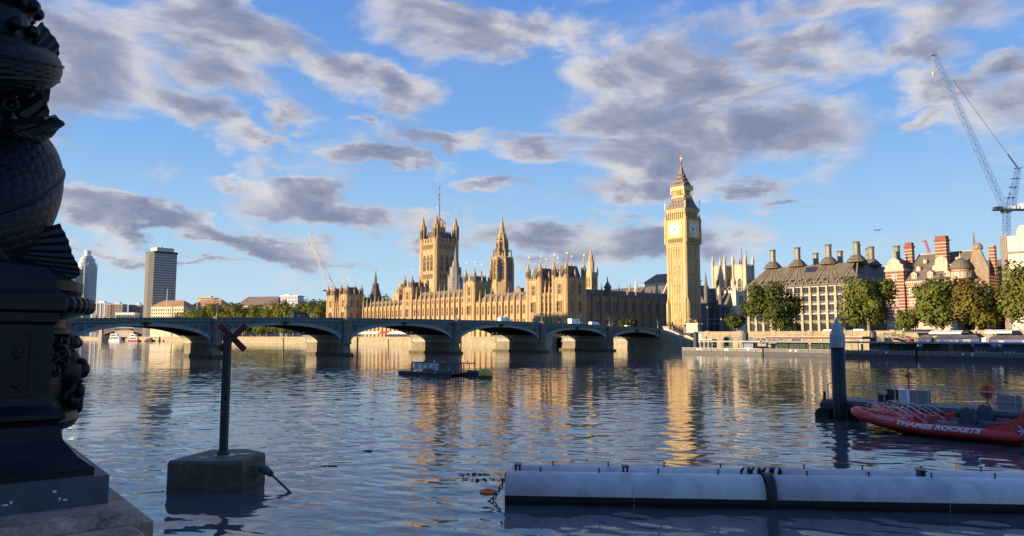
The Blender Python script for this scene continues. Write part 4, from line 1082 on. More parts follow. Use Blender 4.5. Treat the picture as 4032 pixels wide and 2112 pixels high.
# great hall roof with its pinnacles, behind the shaded wing
P = pw(-64, 128, 0)
T = thing('great_hall', 'long grey hall roof with stone gables and pinnacles behind the shaded wing', 'hall', P, PANG)
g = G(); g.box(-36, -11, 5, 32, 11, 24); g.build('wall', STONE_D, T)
g = G(); g.gable(-36, -12, 32, 12, 24, 40, 'x'); g.build('roof', SLATE, T)
g = G(); g.raw([(32, -11.5, 24), (32, 11.5, 24), (32, 0, 41.4), (33, -11.5, 24), (33, 11.5, 24), (33, 0, 41.4)], [(0, 1, 2), (5, 4, 3), (0, 2, 5, 3), (1, 4, 5, 2)]); g.build('gable', PALE, T)
g = G(); g.lathe([(1.5, 5), (1.5, 33), (1.8, 33.3), (1.3, 34), (.1, 43.)], 8); pm_ = g.mesh('pinnacle', [STONE])
for x, y in ((33, -12), (33, 12), (-10, -12), (10, -12)): put('pinnacle', pm_, T, x, y, 0)
for px, zt, Y in ((2506, 43, 470.), (2483, 38, 480.)):
    spirelet('stone_spire', '%s stone spire on the skyline between the shaded wing and the clock tower' % ('slim pale' if zt == 43 else 'short slender'), 'spire', px, Y, [(1.6, 5), (1.6, zt-10), (1.9, zt-9.7), (1.4, zt-9.3), (.06, zt)], PALE)

# ---------------------------------------------------------------- trees
def crown_mesh(name, rx, rz, n, leaf, seed, mat, lobes=17, ry=None, flat=.2):
    r = random.Random(seed); g = G(); ry = ry or rx; NR = []
    L = [(0, 0, 0, .66), (0, 0, -.35, .6), (0, 0, .3, .55)]
    for i in range(lobes):
        a = 2*pi*i/lobes*1.62+r.uniform(-.4, .4); zz = r.uniform(-.85, .8); q = sqrt(max(0, 1-zz*zz*.8))*r.uniform(.5, .70)
        L.append((q*cos(a), q*sin(a), zz*.75, r.uniform(.26, .42)))
    for i in range(n):
        c = L[r.randrange(len(L))] if r.random() < .9 else L[0]
        u, v = r.uniform(0, 2*pi), r.uniform(-1, 1); w = sqrt(1-v*v); k = c[3]*(r.random()**.38)*r.uniform(.86, 1.14)
        p = Vector(((c[0]+k*w*cos(u))*rx, (c[1]+k*w*sin(u))*ry, (c[2]+k*v)*rz))
        if p.z < -rz*(1-flat) and r.random() < .7: continue
        s = leaf*r.uniform(.55, 1.3)
        nrm = Vector((w*cos(u)+r.uniform(-.7, .7), w*sin(u)+r.uniform(-.7, .7), v+r.uniform(-.3, .9))).normalized()
        a = nrm.orthogonal().normalized(); b = nrm.cross(a); t = r.uniform(0, pi)
        a, b = a*cos(t)+b*sin(t), b*cos(t)-a*sin(t)
        g.face(p-a*s, p-b*s*.55+a*s*.1, p+a*s, p+b*s*.6+nrm*s*.25)
        # leaves of one clump share the clump's outward direction, so clumps shade as masses
        o = (Vector((w*cos(u), w*sin(u), v+.25))*.75+Vector((p.x/rx, p.y/ry, p.z/rz))*.35+nrm*.35).normalized(); NR += [o]*4
    me = bpy.data.meshes.new(name); me.from_pydata(g.v, [], g.f); me.materials.append(mat)
    me.polygons.foreach_set('use_smooth', [True]*len(me.polygons)); me.normals_split_custom_set([tuple(q) for q in NR]); me.update(); return me
def trunk_mesh(h, r0, rx, seed):
    r = random.Random(seed); g = G()
    g.tube([(0, 0, -.3), (.1, 0, h*.3), (r.uniform(-.3, .3), r.uniform(-.2, .2), h*.62), (r.uniform(-.5, .5), 0, h)], [r0*1.25, r0, r0*.8, r0*.35], 8)
    for i in range(6):
        a = i*pi/3+r.uniform(-.3, .3); z = h*r.uniform(.5, .8)
        g.tube([(0, 0, z), (cos(a)*rx*.3, sin(a)*rx*.3, z+h*.18), (cos(a)*rx*.62, sin(a)*rx*.62, z+h*.34)], [r0*.5, r0*.3, r0*.12], 6)
    return g.mesh('trunk', [BARK])
def tree(label, P, h, rx, clear, n, leaf, seed, mat, group='trees along the embankment', cat='tree', ry=None):
    n = int(n*1.35)
    T = thing('tree', label, cat, P, 0, group); rz = (h-clear)/2
    link('trunk', trunk_mesh(clear+rz*1.1, max(.12, h*.022), rx, seed), T)
    link('crown', crown_mesh('crown', rx*1.14, rz*1.17, n, leaf, seed+1, mat, ry=ry), T, (0, 0, clear+rz))
    return T
def tree_px(label, xl, xr, yt, yb, Y, z0, n, leaf, seed, mat, clear=.12, group='trees along the embankment', trunk=None):
    """tree whose crown spans photo columns xl..xr and tops out at row yt (2575-wide units), Y metres off"""
    a, b, t = at(*D(xl, yt), Y), at(*D(xr, yt), Y), at(*D((xl+xr)/2, yt), Y)
    h = t.z-z0; rx = (b.x-a.x)/2
    return tree(label, (t.x, Y, z0), h, rx, h*clear, n, leaf, seed, mat, group)
tree_px('broad plane tree standing in front of the left half of the dark-roofed office', 1866, 2012, 708, 850, 300., 6.3, 5200, .62, 11, LEAF2, .1)
tree_px('tall plane tree hiding the corner between the dark-roofed office and the striped brick building', 2116, 2240, 688, 840, 270., 6.2, 5600, .58, 12, LEAF1, .12)
tree_px('small round tree at the foot of the striped brick tower', 2252, 2312, 772, 838, 262., 6.2, 1800, .5, 13, LEAF1, .12)
tree_px('plane tree with a pale bare trunk below the dormers of the striped building', 2296, 2398, 704, 835, 250., 6.2, 4600, .56, 14, LEAF1, .15)
tree_px('wide plane tree under the domed corner turret', 2376, 2522, 692, 835, 246., 6.2, 6000, .56, 15, LEAF3, .14)
tree_px('plane tree cut by the right edge of the picture, before the white scaffolding', 2506, 2640, 664, 835, 236., 6.2, 5600, .55, 16, LEAF1, .14)
tree_px('small dark tree by the white church tower', 1826, 1876, 786, 835, 335., 6.8, 1600, .5, 17, LEAF2, .2)
tree_px('dark green bush-like tree behind the bridge parapet in front of the shaded wing', 1555, 1606, 800, 835, 345., 7.5, 1500, .5, 18, LEAF2, .1)

# ---------------------------------------------------------------- embankment wall, stairs, statue
A = Vector((76.3, 303.7, 0)); EANG = radians(-44.6); eloc, ew = frame(A, EANG)
T = thing('embankment_wall', 'pale granite embankment wall with a moulded parapet and arched openings', 'wall', A, EANG)
g = G(); g.box(0, 0, -3, 116, 1.2, 6.4); g.box(0, -.25, 6.4, 116, 1.3, 6.75); g.box(0, .1, 6.75, 116, .7, 7.5); g.box(0, -.02, 7.5, 116, .85, 7.75)
for z in (1.2, 2.4, 3.6, 4.8): g.box(0, -.05, z, 116, 0, z+1.1)
g.build('wall', WALLST, T)
g = G()
for x in range(4, 116, 14): g.box(x-.9, -.18, 6.75, x+.9, .98, 8.0); g.box(x-.7, -.14, -3, x+.7, 0, 6.4)
g.build('parapet_pier', WALLST, T)
g = G(); g.box(0, -.12, -3, 116, -.04, 1.1); g.build('tide_mark', SLIME, T)
for x in (13., 41., 69.):
    g = G(); pts = [(x-2, 0), (x+2, 0), (x+2, 3.2)]+[(x+2*cos(t*pi/8), 3.2+1.9*sin(t*pi/8)) for t in range(1, 8)]+[(x-2, 3.2)]
    g.face(*[(px, -.09, z+1) for px, z in pts]); g.build('arched_opening', BDARK, T)
    g = G(); g.tube([(px, -.15, z+1) for px, z in pts[2:]+[pts[0]]], .3, 6); g.build('arch_surround', GRANITE, T)
SP = Vector((64.2, 313.6, 0)); SANG = radians(-39.5); sloc, sw = frame(SP, SANG)
T = thing('river_stairs', 'stone stairs with dark handrails running down from the bridge end to the pier', 'stairs', SP, SANG)
g = G(); g.box(-1, -1.2, -3, 16.5, 6, 3.4); 
prof = [(-1, 3.4), (-1, 8.2), (3.4, 8.2), (9, 5.8), (11., 5.8), (14.5, 4.2), (16.5, 4.2), (16.5, 3.4)]
n = len(prof); g.raw([(x, -.9, z) for x, z in prof]+[(x, -.1, z) for x, z in prof], [tuple(range(n)), tuple(range(2*n-1, n-1, -1))]+[(i, n+i, n+(i+1) % n, (i+1) % n) for i in range(n)])
g.build('flank_wall', WALLST, T)
g = G()
for a, b in zip(prof[1:6], prof[2:7]): g.beam((a[0], -.5, a[1]+.2), (b[0], -.5, b[1]+.2), 1.05, .4)
for a, b in zip(prof[1:6], prof[2:7]): g.beam((a[0], -.98, a[1]-.9), (b[0], -.98, b[1]-.9), .35, .3)
g.build('coping', PALE, T)
g = G()
for i in range(24): z = 8.0-i*.19; g.box(2.6+i*.55, 0, 3, 3.2+i*.55, 5.5, z)
g.build('steps', GRANITE, T)
g = G()
for a, b in zip(prof[1:6], prof[2:7]):
    for k in (.75, 1.2): g.tube([(a[0], 0., a[1]+k), (b[0], 0., b[1]+k)], .06, 5)
    for q in (0, .5): g.tube([(a[0]+(b[0]-a[0])*q, 0, a[1]+(b[1]-a[1])*q), (a[0]+(b[0]-a[0])*q, 0, a[1]+(b[1]-a[1])*q+1.2)], .05, 5)
g.build('handrail', DKIRON, T)
P = at(2627, 1286, 322.); T = thing('souvenir_kiosk', 'red souvenir kiosk with white swirls at the top of the river stairs', 'kiosk', (P.x, P.y, 7.4), SANG)
g = G(); g.box(-1.5, -1., 0, 1.5, 1., 2.5); g.build('body', RED, T)
g = G(); g.box(-1.7, -1.2, 2.5, 1.7, 1.2, 2.75); g.build('roof', RED, T)
g = G(); 
for i in range(9): g.lathe([(.16+.08*(i % 3), 0), (.16+.08*(i % 3), .012)], 10, -1.2+.3*i, .7+.5*((i*7) % 4)*.8)
tip(g, -1.0); g.build('swirl_pattern', WHITE, T)
for px, lab in ((2647, 'dark stone gate pier with a lamp-bearing cap right of the red kiosk'), (2700, 'dark kiosk post with a pale cap left of the statue plinth')):
    P = at(px, 1290, 321.); T = thing('gate_pier', lab, 'pier', (P.x, P.y, 7.2), SANG, 'piers at the stair head'); g = G(); g.box(-.7, -.7, 0, .7, .7, 3.); g.lathe([(1., 3.), (1., 3.2), (.5, 3.6), (.2, 4.2), (.35, 4.6), (.05, 5.)], 8); g.build('body', DKIRON, T)
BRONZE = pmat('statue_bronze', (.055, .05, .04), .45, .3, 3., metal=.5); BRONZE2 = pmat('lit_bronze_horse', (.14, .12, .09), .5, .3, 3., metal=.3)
P = at(2730, 1290, 317.); STP = Vector((P.x, P.y, 6.8))
T = thing('statue_plinth', 'pale granite plinth below the bronze chariot group', 'plinth', STP, SANG)
g = G(); g.box(-2.9, -1.6, 0, 2.9, 1.6, .8); g.box(-2.55, -1.3, .8, 2.55, 1.3, 4.2); g.box(-2.9, -1.6, 4.2, 2.9, 1.6, 4.65); g.build('block', PALE, T)
def skin_mesh(name, joints, mats, sub=2):
    me = bpy.data.meshes.new(name); me.from_pydata([j[0] for j in joints], [(j[2], i) for i, j in enumerate(joints) if j[2] >= 0], [])
    o = bpy.data.objects.new('skin_src', me); C.objects.link(o); o.modifiers.new('s', 'SKIN'); sk = me.skin_vertices[0].data
    for i, j in enumerate(joints): sk[i].radius = (j[1], j[1])
    sk[0].use_root = True
    m = o.modifiers.new('d', 'SUBSURF'); m.levels = sub; m.render_levels = sub
    dg = bpy.context.evaluated_depsgraph_get(); r = bpy.data.meshes.new_from_object(o.evaluated_get(dg)); bpy.data.objects.remove(o)
    r.name = name; r.materials.clear()
    for k in mats: r.materials.append(k)
    r.polygons.foreach_set('use_smooth', [True]*len(r.polygons)); return r
T = thing('chariot_statue', 'dark bronze chariot group with two rearing horses and a standing figure on a plinth', 'statue', STP+Vector((0, 0, 4.65)), SANG)
def horse(y, mat):
    J = [((-.6, y, 1.35), .38, -1), ((-.05, y, 1.55), .36, 0), ((-1.2, y, 1.95), .36, 0), ((-1.55, y, 2.5), .22, 2), ((-1.8, y, 2.9), .16, 3), ((-2.1, y, 2.75), .13, 4), ((-2.3, y, 2.6), .09, 5),
         ((.2, y, 1.2), .1, 1), ((.55, y, .6), .05, 7)]
    for s in (-.16, .16):
        b = len(J); J += [((.1, y+s, 1.0), .17, 1), ((-.1, y+s, .6), .09, b), ((.12, y+s, .35), .07, b+1), ((.05, y+s, .05), .07, b+2)]
        b = len(J); J += [((-1.4, y+s, 1.6), .13, 2), ((-1.85, y+s, 1.45+s), .08, b), ((-1.8, y+s, 1.1+s), .06, b+1), ((-1.95, y+s, .95+s), .06, b+2)]
    return link('horse', skin_mesh('horse', J, [mat]), T)
horse(-.6, BRONZE2); horse(.6, BRONZE)
J = [((1.5, 0, 1.5), .26, -1), ((1.5, 0, 1.9), .24, 0), ((1.48, 0, 2.35), .26, 1), ((1.46, 0, 2.6), .1, 2), ((1.45, 0, 2.85), .16, 3), ((1.44, 0, 3.0), .11, 4), ((1.5, 0, 1.0), .34, 0), ((1.5, 0, .6), .4, 6)]
J += [((1.45, -.32, 2.4), .1, 2), ((1.1, -.6, 2.75), .07, 8), ((.8, -.75, 3.2), .05, 9), ((1.45, .32, 2.4), .1, 2), ((1.4, .7, 2.6), .07, 11), ((1.35, .9, 3.0), .05, 12)]
link('standing_figure', skin_mesh('standing_figure', J, [BRONZE]), T)
g = G(); g.tube([(.8, -.75, 1.6), (.8, -.75, 4.4)], .035, 5); g.build('spear', BRONZE, T)
g = G(); g.box(.9, -.85, .55, 2.3, .85, .7); g.box(.85, -.85, .7, .95, .85, 1.4); g.box(.9, -.9, .7, 2.1, -.82, 1.25); g.box(.9, .82, .7, 2.1, .9, 1.25); g.beam((-.6, 0, .9), (.9, 0, .65), .1); g.build('chariot', BRONZE, T)
for s in (-1, 1): g = G(); g.torus((1.6, s*1.0, .6), .55, .07, 20, 6, 'y'); [g.beam((1.6-.55*cos(k*pi/4), s*1., .6-.55*sin(k*pi/4)), (1.6+.55*cos(k*pi/4), s*1., .6+.55*sin(k*pi/4)), .05) for k in range(4)]; g.build('wheel', BRONZE, T)
def street_lamp(label, P, h, mat=DKIRON, group='street lamps on the embankment'):
    T = thing('street_lamp', label, 'street lamp', P, 0, group)
    g = G(); g.lathe([(.22, 0), (.22, .5), (.12, .8), (.07, h-.9), (.13, h-.8), (.05, h-.7)], 8); g.build('post', mat, T)
    g = G(); g.lathe([(.1, h-.75), (.27, h-.35), (.27, h-.2), (.1, h), (.02, h+.15)], 8); g.build('lantern', PALE, T); return T
for px, Y, yt, lab in ((2686, 318, 1228, 'slender lamp post in front of the clock tower base'), (2787, 325, 1208, 'tall lamp post between the statue and the white church tower'), (2841, 322, 1255, 'short lamp post right of the tall one on the embankment'),
                       (3559, 243, 1294, 'lamp post beside the blue and red tub on the landing'), (3843, 228, 1295, 'lamp post before the purple kiosks')):
    b = at(px, 1300, Y); t = at(px, yt, Y); z0 = 6.6; street_lamp(lab, (b.x, b.y, z0), t.z-z0)
for px, Y, col, lab in ((3255, 290, YELLOW, 'pale yellow van parked behind the embankment wall'), (3373, 272, WHITE, 'white van parked behind the embankment wall right of the tall steel pile')):
    P = at(px, 1310, Y); v = van(lab, (P.x, P.y, 5.95), EANG+pi, WHITE, 5.4, 2.5, 1.95, 'vans on the embankment', stripe=YELLOW if col is YELLOW else None)
def estand(px, Y, label, cl=0, k=1, z=6.3): P = at(px, 1310, Y); return person(label, (P.x, P.y, z), rnd.uniform(0, 6), k, cl, 'people on the embankment')
estand(2803, 318, 'person in brown clothes by the wall right of the statue', 1); estand(2832, 318, 'person in a red coat by the wall right of the statue', 2); estand(2676, 322, 'person in dark clothes at the stair head', 0, 0, 7.2); estand(2722, 312, 'person in dark clothes on the stairs', 0, 2, 5.6)

# ---------------------------------------------------------------- office with dark mansard roof and tall chimneys
PH = Vector((116., 365., 0)); PHA = radians(-50.)
PHPINK = pmat('pinkish_sandstone', (.46, .35, .235), .8, .18, .5, streak=.4); BLIND = pmat('pale_window_blind', (.42, .42, .39), .7, .08, 1.)
BRZ = pmat('dark_bronze_framing', (.045, .042, .036), .5, .2, 1.)
def build_office():
    T = thing('chimney_office', 'office block with a dark sloping roof, stone piers and many tall round chimneys', 'office building', PH, PHA)
    L, Dp = 55.5, 50.
    g = G(); g.box(.3, .6, 4, L-.3, Dp, 29.2); g.build('wall', BRZ, T)
    bays = [.6+4.0*k for k in range(15)]
    pg = G()
    pg.box(-.55, -.55, 0, .55, .6, 25.2-4); pg.box(-.42, -.4, 21.2, .42, .6, 25.); 
    for z in (25.-4, 20.9-4, 16.8-4, 12.-4): pg.box(-.72, -.75, z-.35, .72, .3, z+.35)
    pme = pg.mesh('stone_pier', [PHPINK])
    wg = G(); w = 2.7
    wg.face((-w/2, 0, .4), (w/2, 0, .4), (w/2, 0, 3.6), (-w/2, 0, 3.6)); wg.m = 1; wg.box(-w/2, -.05, 2.95, w/2, .05, 3.55)
    wg.m = 2; wg.box(-w/2-.1, -.35, 0, w/2+.1, .1, .38); wg.box(-.06, -.1, .4, .06, .02, 2.3)
    wme = wg.mesh('window', [GLASS, BLIND, BRZ])
    lg = G(); lg.face((-w/2, 0, 0), (w/2, 0, 0), (w/2, 0, 5.4), (-w/2, 0, 5.4)); lg.m = 1; lg.tube([(-2., -.25, 5.7), (-1., -.25, 6.2), (0, -.25, 6.35), (1., -.25, 6.2), (2., -.25, 5.7)], .18, 6); lme = lg.mesh('ground_window', [GLASS, PHPINK])
    for k, b in enumerate(bays):
        put('stone_pier', pme, T, b, .4, 4)
        if k < 14:
            for z in (25.4, 21.4, 17.3, 12.9): put('window', wme, T, b+2., .52, z)
            put('ground_window', lme, T, b+2., .5, 6.2)
    # roof: steep slopes, ribs running up to the chimneys, sloped windows
    e = -1.0; g = G(); g.mansard(e, e, L-e, Dp-e, 29.4, 39.2, 8.2); g.box(e-.2, e-.2, 29.0, L-e+.2, Dp-e+.2, 29.45); r = g.build('roof', DARKROOF, T)
    g = G(); ch = (10.2, 23.2, 38.5, 51.5)
    for c in ch:
        for dx in (-9., -6., -3., 3., 6., 9.):
            x0 = c+dx
            if not .5 < x0 < L-.5: continue
            g.beam((x0, e-.05, 29.6), (c+dx*.16, e+8.3, 39.4), .55, .5)
    for x0 in [2.+4*k for k in range(14)]: g.box(x0-.18, e-.35, 29.5, x0+.18, e+1.6, 30.6)
    g.build('roof_rib', LEADROOF, r)
    wq = G(); wq.face((-.85, 0, 0), (.85, 0, 0), (.85, 1.0, 1.2), (-.85, 1.0, 1.2)); wq.m = 1; wq.box(-1.0, -.25, 1.05, 1.0, 1.05, 1.35)
    wqm = wq.mesh('roof_window', [GLASS, DARKROOF])
    for k in range(13): put('roof_window', wqm, r, 4.+4*k, e+1.3, 31.1)
    g = G(); g.face((28.6, 4.3, 35.6), (33.6, 4.3, 35.6), (34.2, 6.4, 38.1), (28.0, 6.4, 38.1))
    for j in range(len(g.v)): x, y, z = g.v[j]; g.v[j] = (x, y-.25, z+.12)
    g.build('skylight', GLASS, r)
    cm = G(); cm.lathe([(4.3, 38.9), (4.4, 39.6), (3.3, 40.6), (3.2, 41.), (1.95, 42.), (1.9, 42.3)], 12); cm.m = 1; cm.lathe([(1.3, 42.), (1.3, 47.3)], 12)
    for z in (43.3, 44.8, 46.3): cm.lathe([(1.42, z), (1.42, z+.18)], 12)
    cm.m = 0; cm.lathe([(1.4, 47.3), (1.4, 47.9), (1.6, 47.95), (1.6, 48.2)], 12)
    c1 = cm.mesh('chimney', [DARKROOF, CHIM])
    for c in ch: put('chimney', c1, T, c, 7.6, 0)
    for c in (12.5, 25., 39., 52.): put('chimney', c1, T, c+6, 34., -.4)
    for c in (16., 30.): put('chimney', c1, T, L-7.5, c, -.2)
    return T
CHIM = pmat('bronze_chimney', (.24, .215, .155), .5, .2, 1.2, metal=.3)
build_office()

# ---------------------------------------------------------------- striped brick building
NSB = Vector((161., 318., 0)); NSA = radians(-52.)
NSPALE = pmat('cream_dressed_stone', (.47, .39, .28), .85, .12, .6, streak=.4)
STRIPE = band_mat('banded_red_brick', ((.205, .08, .05), (.46, .38, .28)), 2, 1.35, .74)
BRICK = pmat('red_brick', (.20, .08, .05), .85, .15, .8, fine=6.); NSW = pmat('white_window_frame', (.75, .72, .66), .6, .05, 1.); NSROOF = pmat('brown_grey_slates', (.15, .128, .095), .75, .3, .7, fine=5., streak=.4)
def sash(name, w, h, stone=.25):
    g = G(); g.m = 1; g.box(-w/2-stone, -.12, -stone, w/2+stone, 0, h+stone); g.m = 0; g.face((-w/2, -.14, 0), (w/2, -.14, 0), (w/2, -.14, h), (-w/2, -.14, h))
    g.m = 2
    for i in range(1, 3): x = -w/2+w*i/3; g.box(x-.06, -.2, 0, x+.06, -.13, h)
    for i in range(1, 4): z = h*i/4; g.box(-w/2, -.2, z-.06, w/2, -.13, z+.06)
    return g.mesh(name, [GLASS, PALE, NSW])
def build_striped():
    T = thing('striped_building', 'red brick building banded with white stone, steep brown roof and striped chimneys', 'building', NSB, NSA)
    L = 36.
    g = G(); g.box(7., 1.2, 12., 27, 24, 29.2); g.box(0, 0, 12., 7.7, 9, 34.5); g.build('wall', STRIPE, T)
    g = G(); g.box(6.9, 1.0, 4, 27, 24, 12.2); g.box(-.15, -.15, 4, 7.85, 9, 12.2); g.build('stone_base', NSPALE, T)
    g = G(); g.box(7.6, .6, 28.2, 27, 1.3, 28.9); g.box(7.6, .9, 27.3, 27, 1.25, 27.6)
    for k in range(24): g.box(7.9+k*.8, .75, 27.7, 8.3+k*.8, 1.25, 28.2)
    g.build('cornice', NSPALE, T)
    # round-topped gable of the left tower
    g = G(); pts = [(0.1, 34.4), (7.6, 34.4), (7.6, 36.2), (6.4, 36.6)]+[(3.85+2.6*cos(t), 36.6+2.5*sin(t)) for t in [pi*i/8 for i in range(9)]]+[(1.3, 36.6), (.1, 36.2)]
    n = len(pts); g.raw([(x, -.15, z) for x, z in pts]+[(x, .9, z) for x, z in pts], [tuple(range(n)), tuple(range(2*n-1, n-1, -1))]+[(i, n+i, n+(i+1) % n, (i+1) % n) for i in range(n)])
    g.lathe([(.5, 39.), (.3, 39.8), (.12, 42.2), (.02, 42.6)], 6, 3.85, .3); g.box(-.3, -.3, 33.6, 8., 9.1, 34.4)
    g.build('round_gable', NSPALE, T)
    g = G(); g.gable(.2, .8, 7.6, 13, 34.4, 39., 'y'); g.gable(6.8, .8, 33, 24.6, 29.2, 41., 'x', 2.); g.build('roof', NSROOF, T)
    g = G(); g.box(8.8, 12.4, 40.85, 31, 13., 41.15); g.build('ridge', NSPALE, T)
    for x, y, w, z0, z1, nm in ((6.6, 9., 1.55, 34., 46.2, 0), (21.4, 5.2, 2.15, 34., 47.2, 1)):
        g = G(); g.box(x-w, y-w*.8, z0, x+w, y+w*.8, z1-1.6); c = g.build('chimney', STRIPE, T)
        g = G(); g.box(x-w-.3, y-w*.8-.3, z1-2., x+w+.3, y+w*.8+.3, z1-1.5); g.box(x-w+.1, y-w*.8+.1, z1-1.5, x+w-.1, y+w*.8-.1, z1); g.build('chimney_cap', BRICK, c)
        if nm: g = G(); pts = [(x-w-.25, 32.5), (x+w+.25, 32.5), (x+w+.25, 36.5)]+[(x+(w+.25)*cos(t*pi/8), 36.5+2.2*sin(t*pi/8)) for t in range(1, 8)]+[(x-w-.25, 36.5)]; g.face(*[(a, y-w*.8-.35, b) for a, b in pts]); g.box(x-w-.25, y-w*.8-.34, 32.5, x+w+.25, y, 36.5); g.build('chimney_niche', NSPALE, c)
    s1, s2, s3 = sash('window', 1.7, 2.6), sash('window', 1.6, 1.4), sash('dormer_window', 1.5, 2.6, .1)
    for z in (14., 18.6, 23.2, 29.6): put('window', s1, T, 3.9, 0, z)
    put('window', s2, T, 3.9, 0, 34.8)
    for x in (10.2, 14.6, 19, 23.4):
        for z in (7., 14., 18.6, 23.2): put('window', s1, T, x, 1.2, z)
    def dormer(x, y, z, w, h):
        g = G(); g.box(x-w/2, y, z, x+w/2, y+3.4, z+h); o = g.build('dormer', NSPALE, T); g = G(); g.gable(x-w/2-.25, y-.2, x+w/2+.25, y+3.6, z+h, z+h+w*.45, 'y'); g.build('dormer_roof', NSPALE, o)
        me = sash('dormer_window', w*.6, h*.72, .02); put('dormer_window', me, o, x, y, z+h*.12)
    for x in (11.2, 17.6, 24.): dormer(x, 1.6, 29.2, 2.2, 2.7)
    for x in (11.8, 18.2, 24.6): dormer(x, 4.6, 33.2, 1.6, 1.5)
    for x in (13.4, 19.6, 26.): dormer(x, 7.4, 36.6, 1.3, 1.2)
    # round corner turret with a dome
    g = G(); g.lathe([(3.4, 12), (3.4, 33.2)], 20, 28.6, 3.2); g.build('corner_turret', STRIPE, T)
    g = G(); g.lathe([(3.9, 33.0), (3.9, 33.4), (3.6, 34.2), (3.0, 35.4), (2.0, 36.4), (.8, 37.1), (.5, 37.3)], 20, 28.6, 3.2); g.build('dome', NSROOF, T)
    g = G(); g.lathe([(.5, 37.2), (.55, 37.6), (.2, 38.6), (.03, 39.8)], 8, 28.6, 3.2); g.lathe([(3.6, 29), (3.65, 31.6)], 20, 28.6, 3.2); g.build('turret_trim', NSPALE, T)
    for an in (-.55, 0.1, .75): put('window', sash('window', 1.2, 1.7, .1), T, 28.6+3.62*sin(an), 3.2-3.62*cos(an), 29.6, an)
    # stone end gable with obelisk
    g = G(); pts = [(30.2, 12), (38, 12), (38, 33), (36.6, 36.8), (36.1, 38.4), (35.3, 40.8), (32.9, 40.8), (32.1, 38.4), (31.5, 36), (30.2, 33)]; n = len(pts)
    g.raw([(x, 5.2, z) for x, z in pts]+[(x, 6.4, z) for x, z in pts], [tuple(range(n)), tuple(range(2*n-1, n-1, -1))]+[(i, n+i, n+(i+1) % n, (i+1) % n) for i in range(n)])
    g.lathe([(1.9, 40.6), (1.8, 41.8), (1.2, 42.8), (.5, 43.2)], 10, 34.2, 6.4); g.lathe([(.6, 41), (.45, 43.4), (.28, 46.6), (.02, 47.6)], 4, 33.2, 5.6); g.build('end_gable', pmat('brown_gable_stone', (.24, .18, .13), .85, .25, .6), T)
    g = G(); g.box(30.4, 6.4, 4, 38, 24, 30.); g.build('end_wing', STRIPE, T)
    g = G(); g.box(37.2, 8.6, 30, 39.2, 11, 42.); g.build('chimney', STRIPE, T)
build_striped()
P = at(3960, 1100, 325.)
T = thing('slate_roofed_block', 'dark block with white dormers between the striped building and the scaffolding', 'building', (P.x-14, P.y+8, 0), NSA)
g = G(); g.box(0, 0, 4, 34, 16, 31.5); g.build('wall', BRICK, T); g = G(); g.gable(-.5, -.5, 34.5, 16.5, 31.5, 40., 'x', 1.); g.build('roof', SLATE, T)
for k in range(7): put('dormer_window', sash('dormer_window', 1.5, 2.4), T, 3+4*k, -.1, 30.6); put('window', sash('window', 1.3, 2.2), T, 3+4*k, 0, 25)
g = G(); g.lathe([(.9, 36), (.7, 40.5), (.9, 40.7), (.5, 41.2), (.35, 44.2), (.03, 45)], 6, 20, 5); g.build('obelisk', SLATE, T)

# ---------------------------------------------------------------- scaffolded building and blue crane
SHEET = pmat('cream_scaffold_sheeting', (.70, .64, .50), .8, .1, .35, bump=.4, bdist=.3, streak=.35); SHEETB = pmat('brown_debris_netting', (.26, .21, .17), .9, .2, .6)
P = Vector((189.6, 285., 0)); T = thing('scaffolded_building', 'tall building wrapped in cream scaffold sheeting at the right edge', 'building', P, radians(-32))
g = G(); g.box(1.6, 0, 4, 34, 26, 44.4); g.build('sheeting', SHEET, T)
g = G(); g.box(6.2, 2, 44.4, 30, 22, 48.4); g.build('roof_enclosure', SHEET, T)
g = G(); g.box(0, -.3, 4, 1.8, 3, 44.8); g.build('stair_netting', SHEETB, T)
g = G(); g.box(1.7, -.5, 37.6, 34, 0, 38.3); g.box(5, -.35, 28.5, 13, -.02, 30.8); g.build('access_deck', SHEETB, T)
g = G()
for k in range(9): g.tube([(1.8+4*k, -.4, 4), (1.8+4*k, -.4, 45.6)], .06, 5)
for z in range(6, 46, 4): g.tube([(1.6, -.4, z), (34, -.4, z)], .06, 5)
for z in (45.2, 45.9): g.tube([(.0, -.4, z), (34, -.4, z)], .05, 5)
for z in (49., 49.6): g.tube([(6., 1.9, z), (30, 1.9, z)], .05, 5)
g.build('scaffold_pole', STEEL, T)
CRB = pmat('blue_crane_paint', (.10, .20, .42), .5, .12, 1.); CRW = pmat('white_crane_paint', (.70, .68, .66), .5, .1, 1.)
def lattice(g, a, b, w0, w1, n, r=.09):
    a, b = Vector(a), Vector(b); d = (b-a).normalized(); s = d.cross(Vector((0, 1, 0))); s = s.normalized(); t = s.cross(d)
    def c(k, q): 
        f = k/n; w = w0+(w1-w0)*f; return a+(b-a)*f + s*w*(.5 if q in (0, 3) else -.5) + t*w*(.5 if q < 2 else -.5)
    for q in range(4): g.tube([c(0, q), c(n, q)], r*1.3, 5)
    for k in range(n):
        for q in range(4):
            q2 = (q+1) % 4; g.tube([c(k, q), c(k+1, q2)] if k % 2 else [c(k, q2), c(k+1, q)], r*.75, 4); g.tube([c(k, q), c(k, q2)], r*.7, 4)
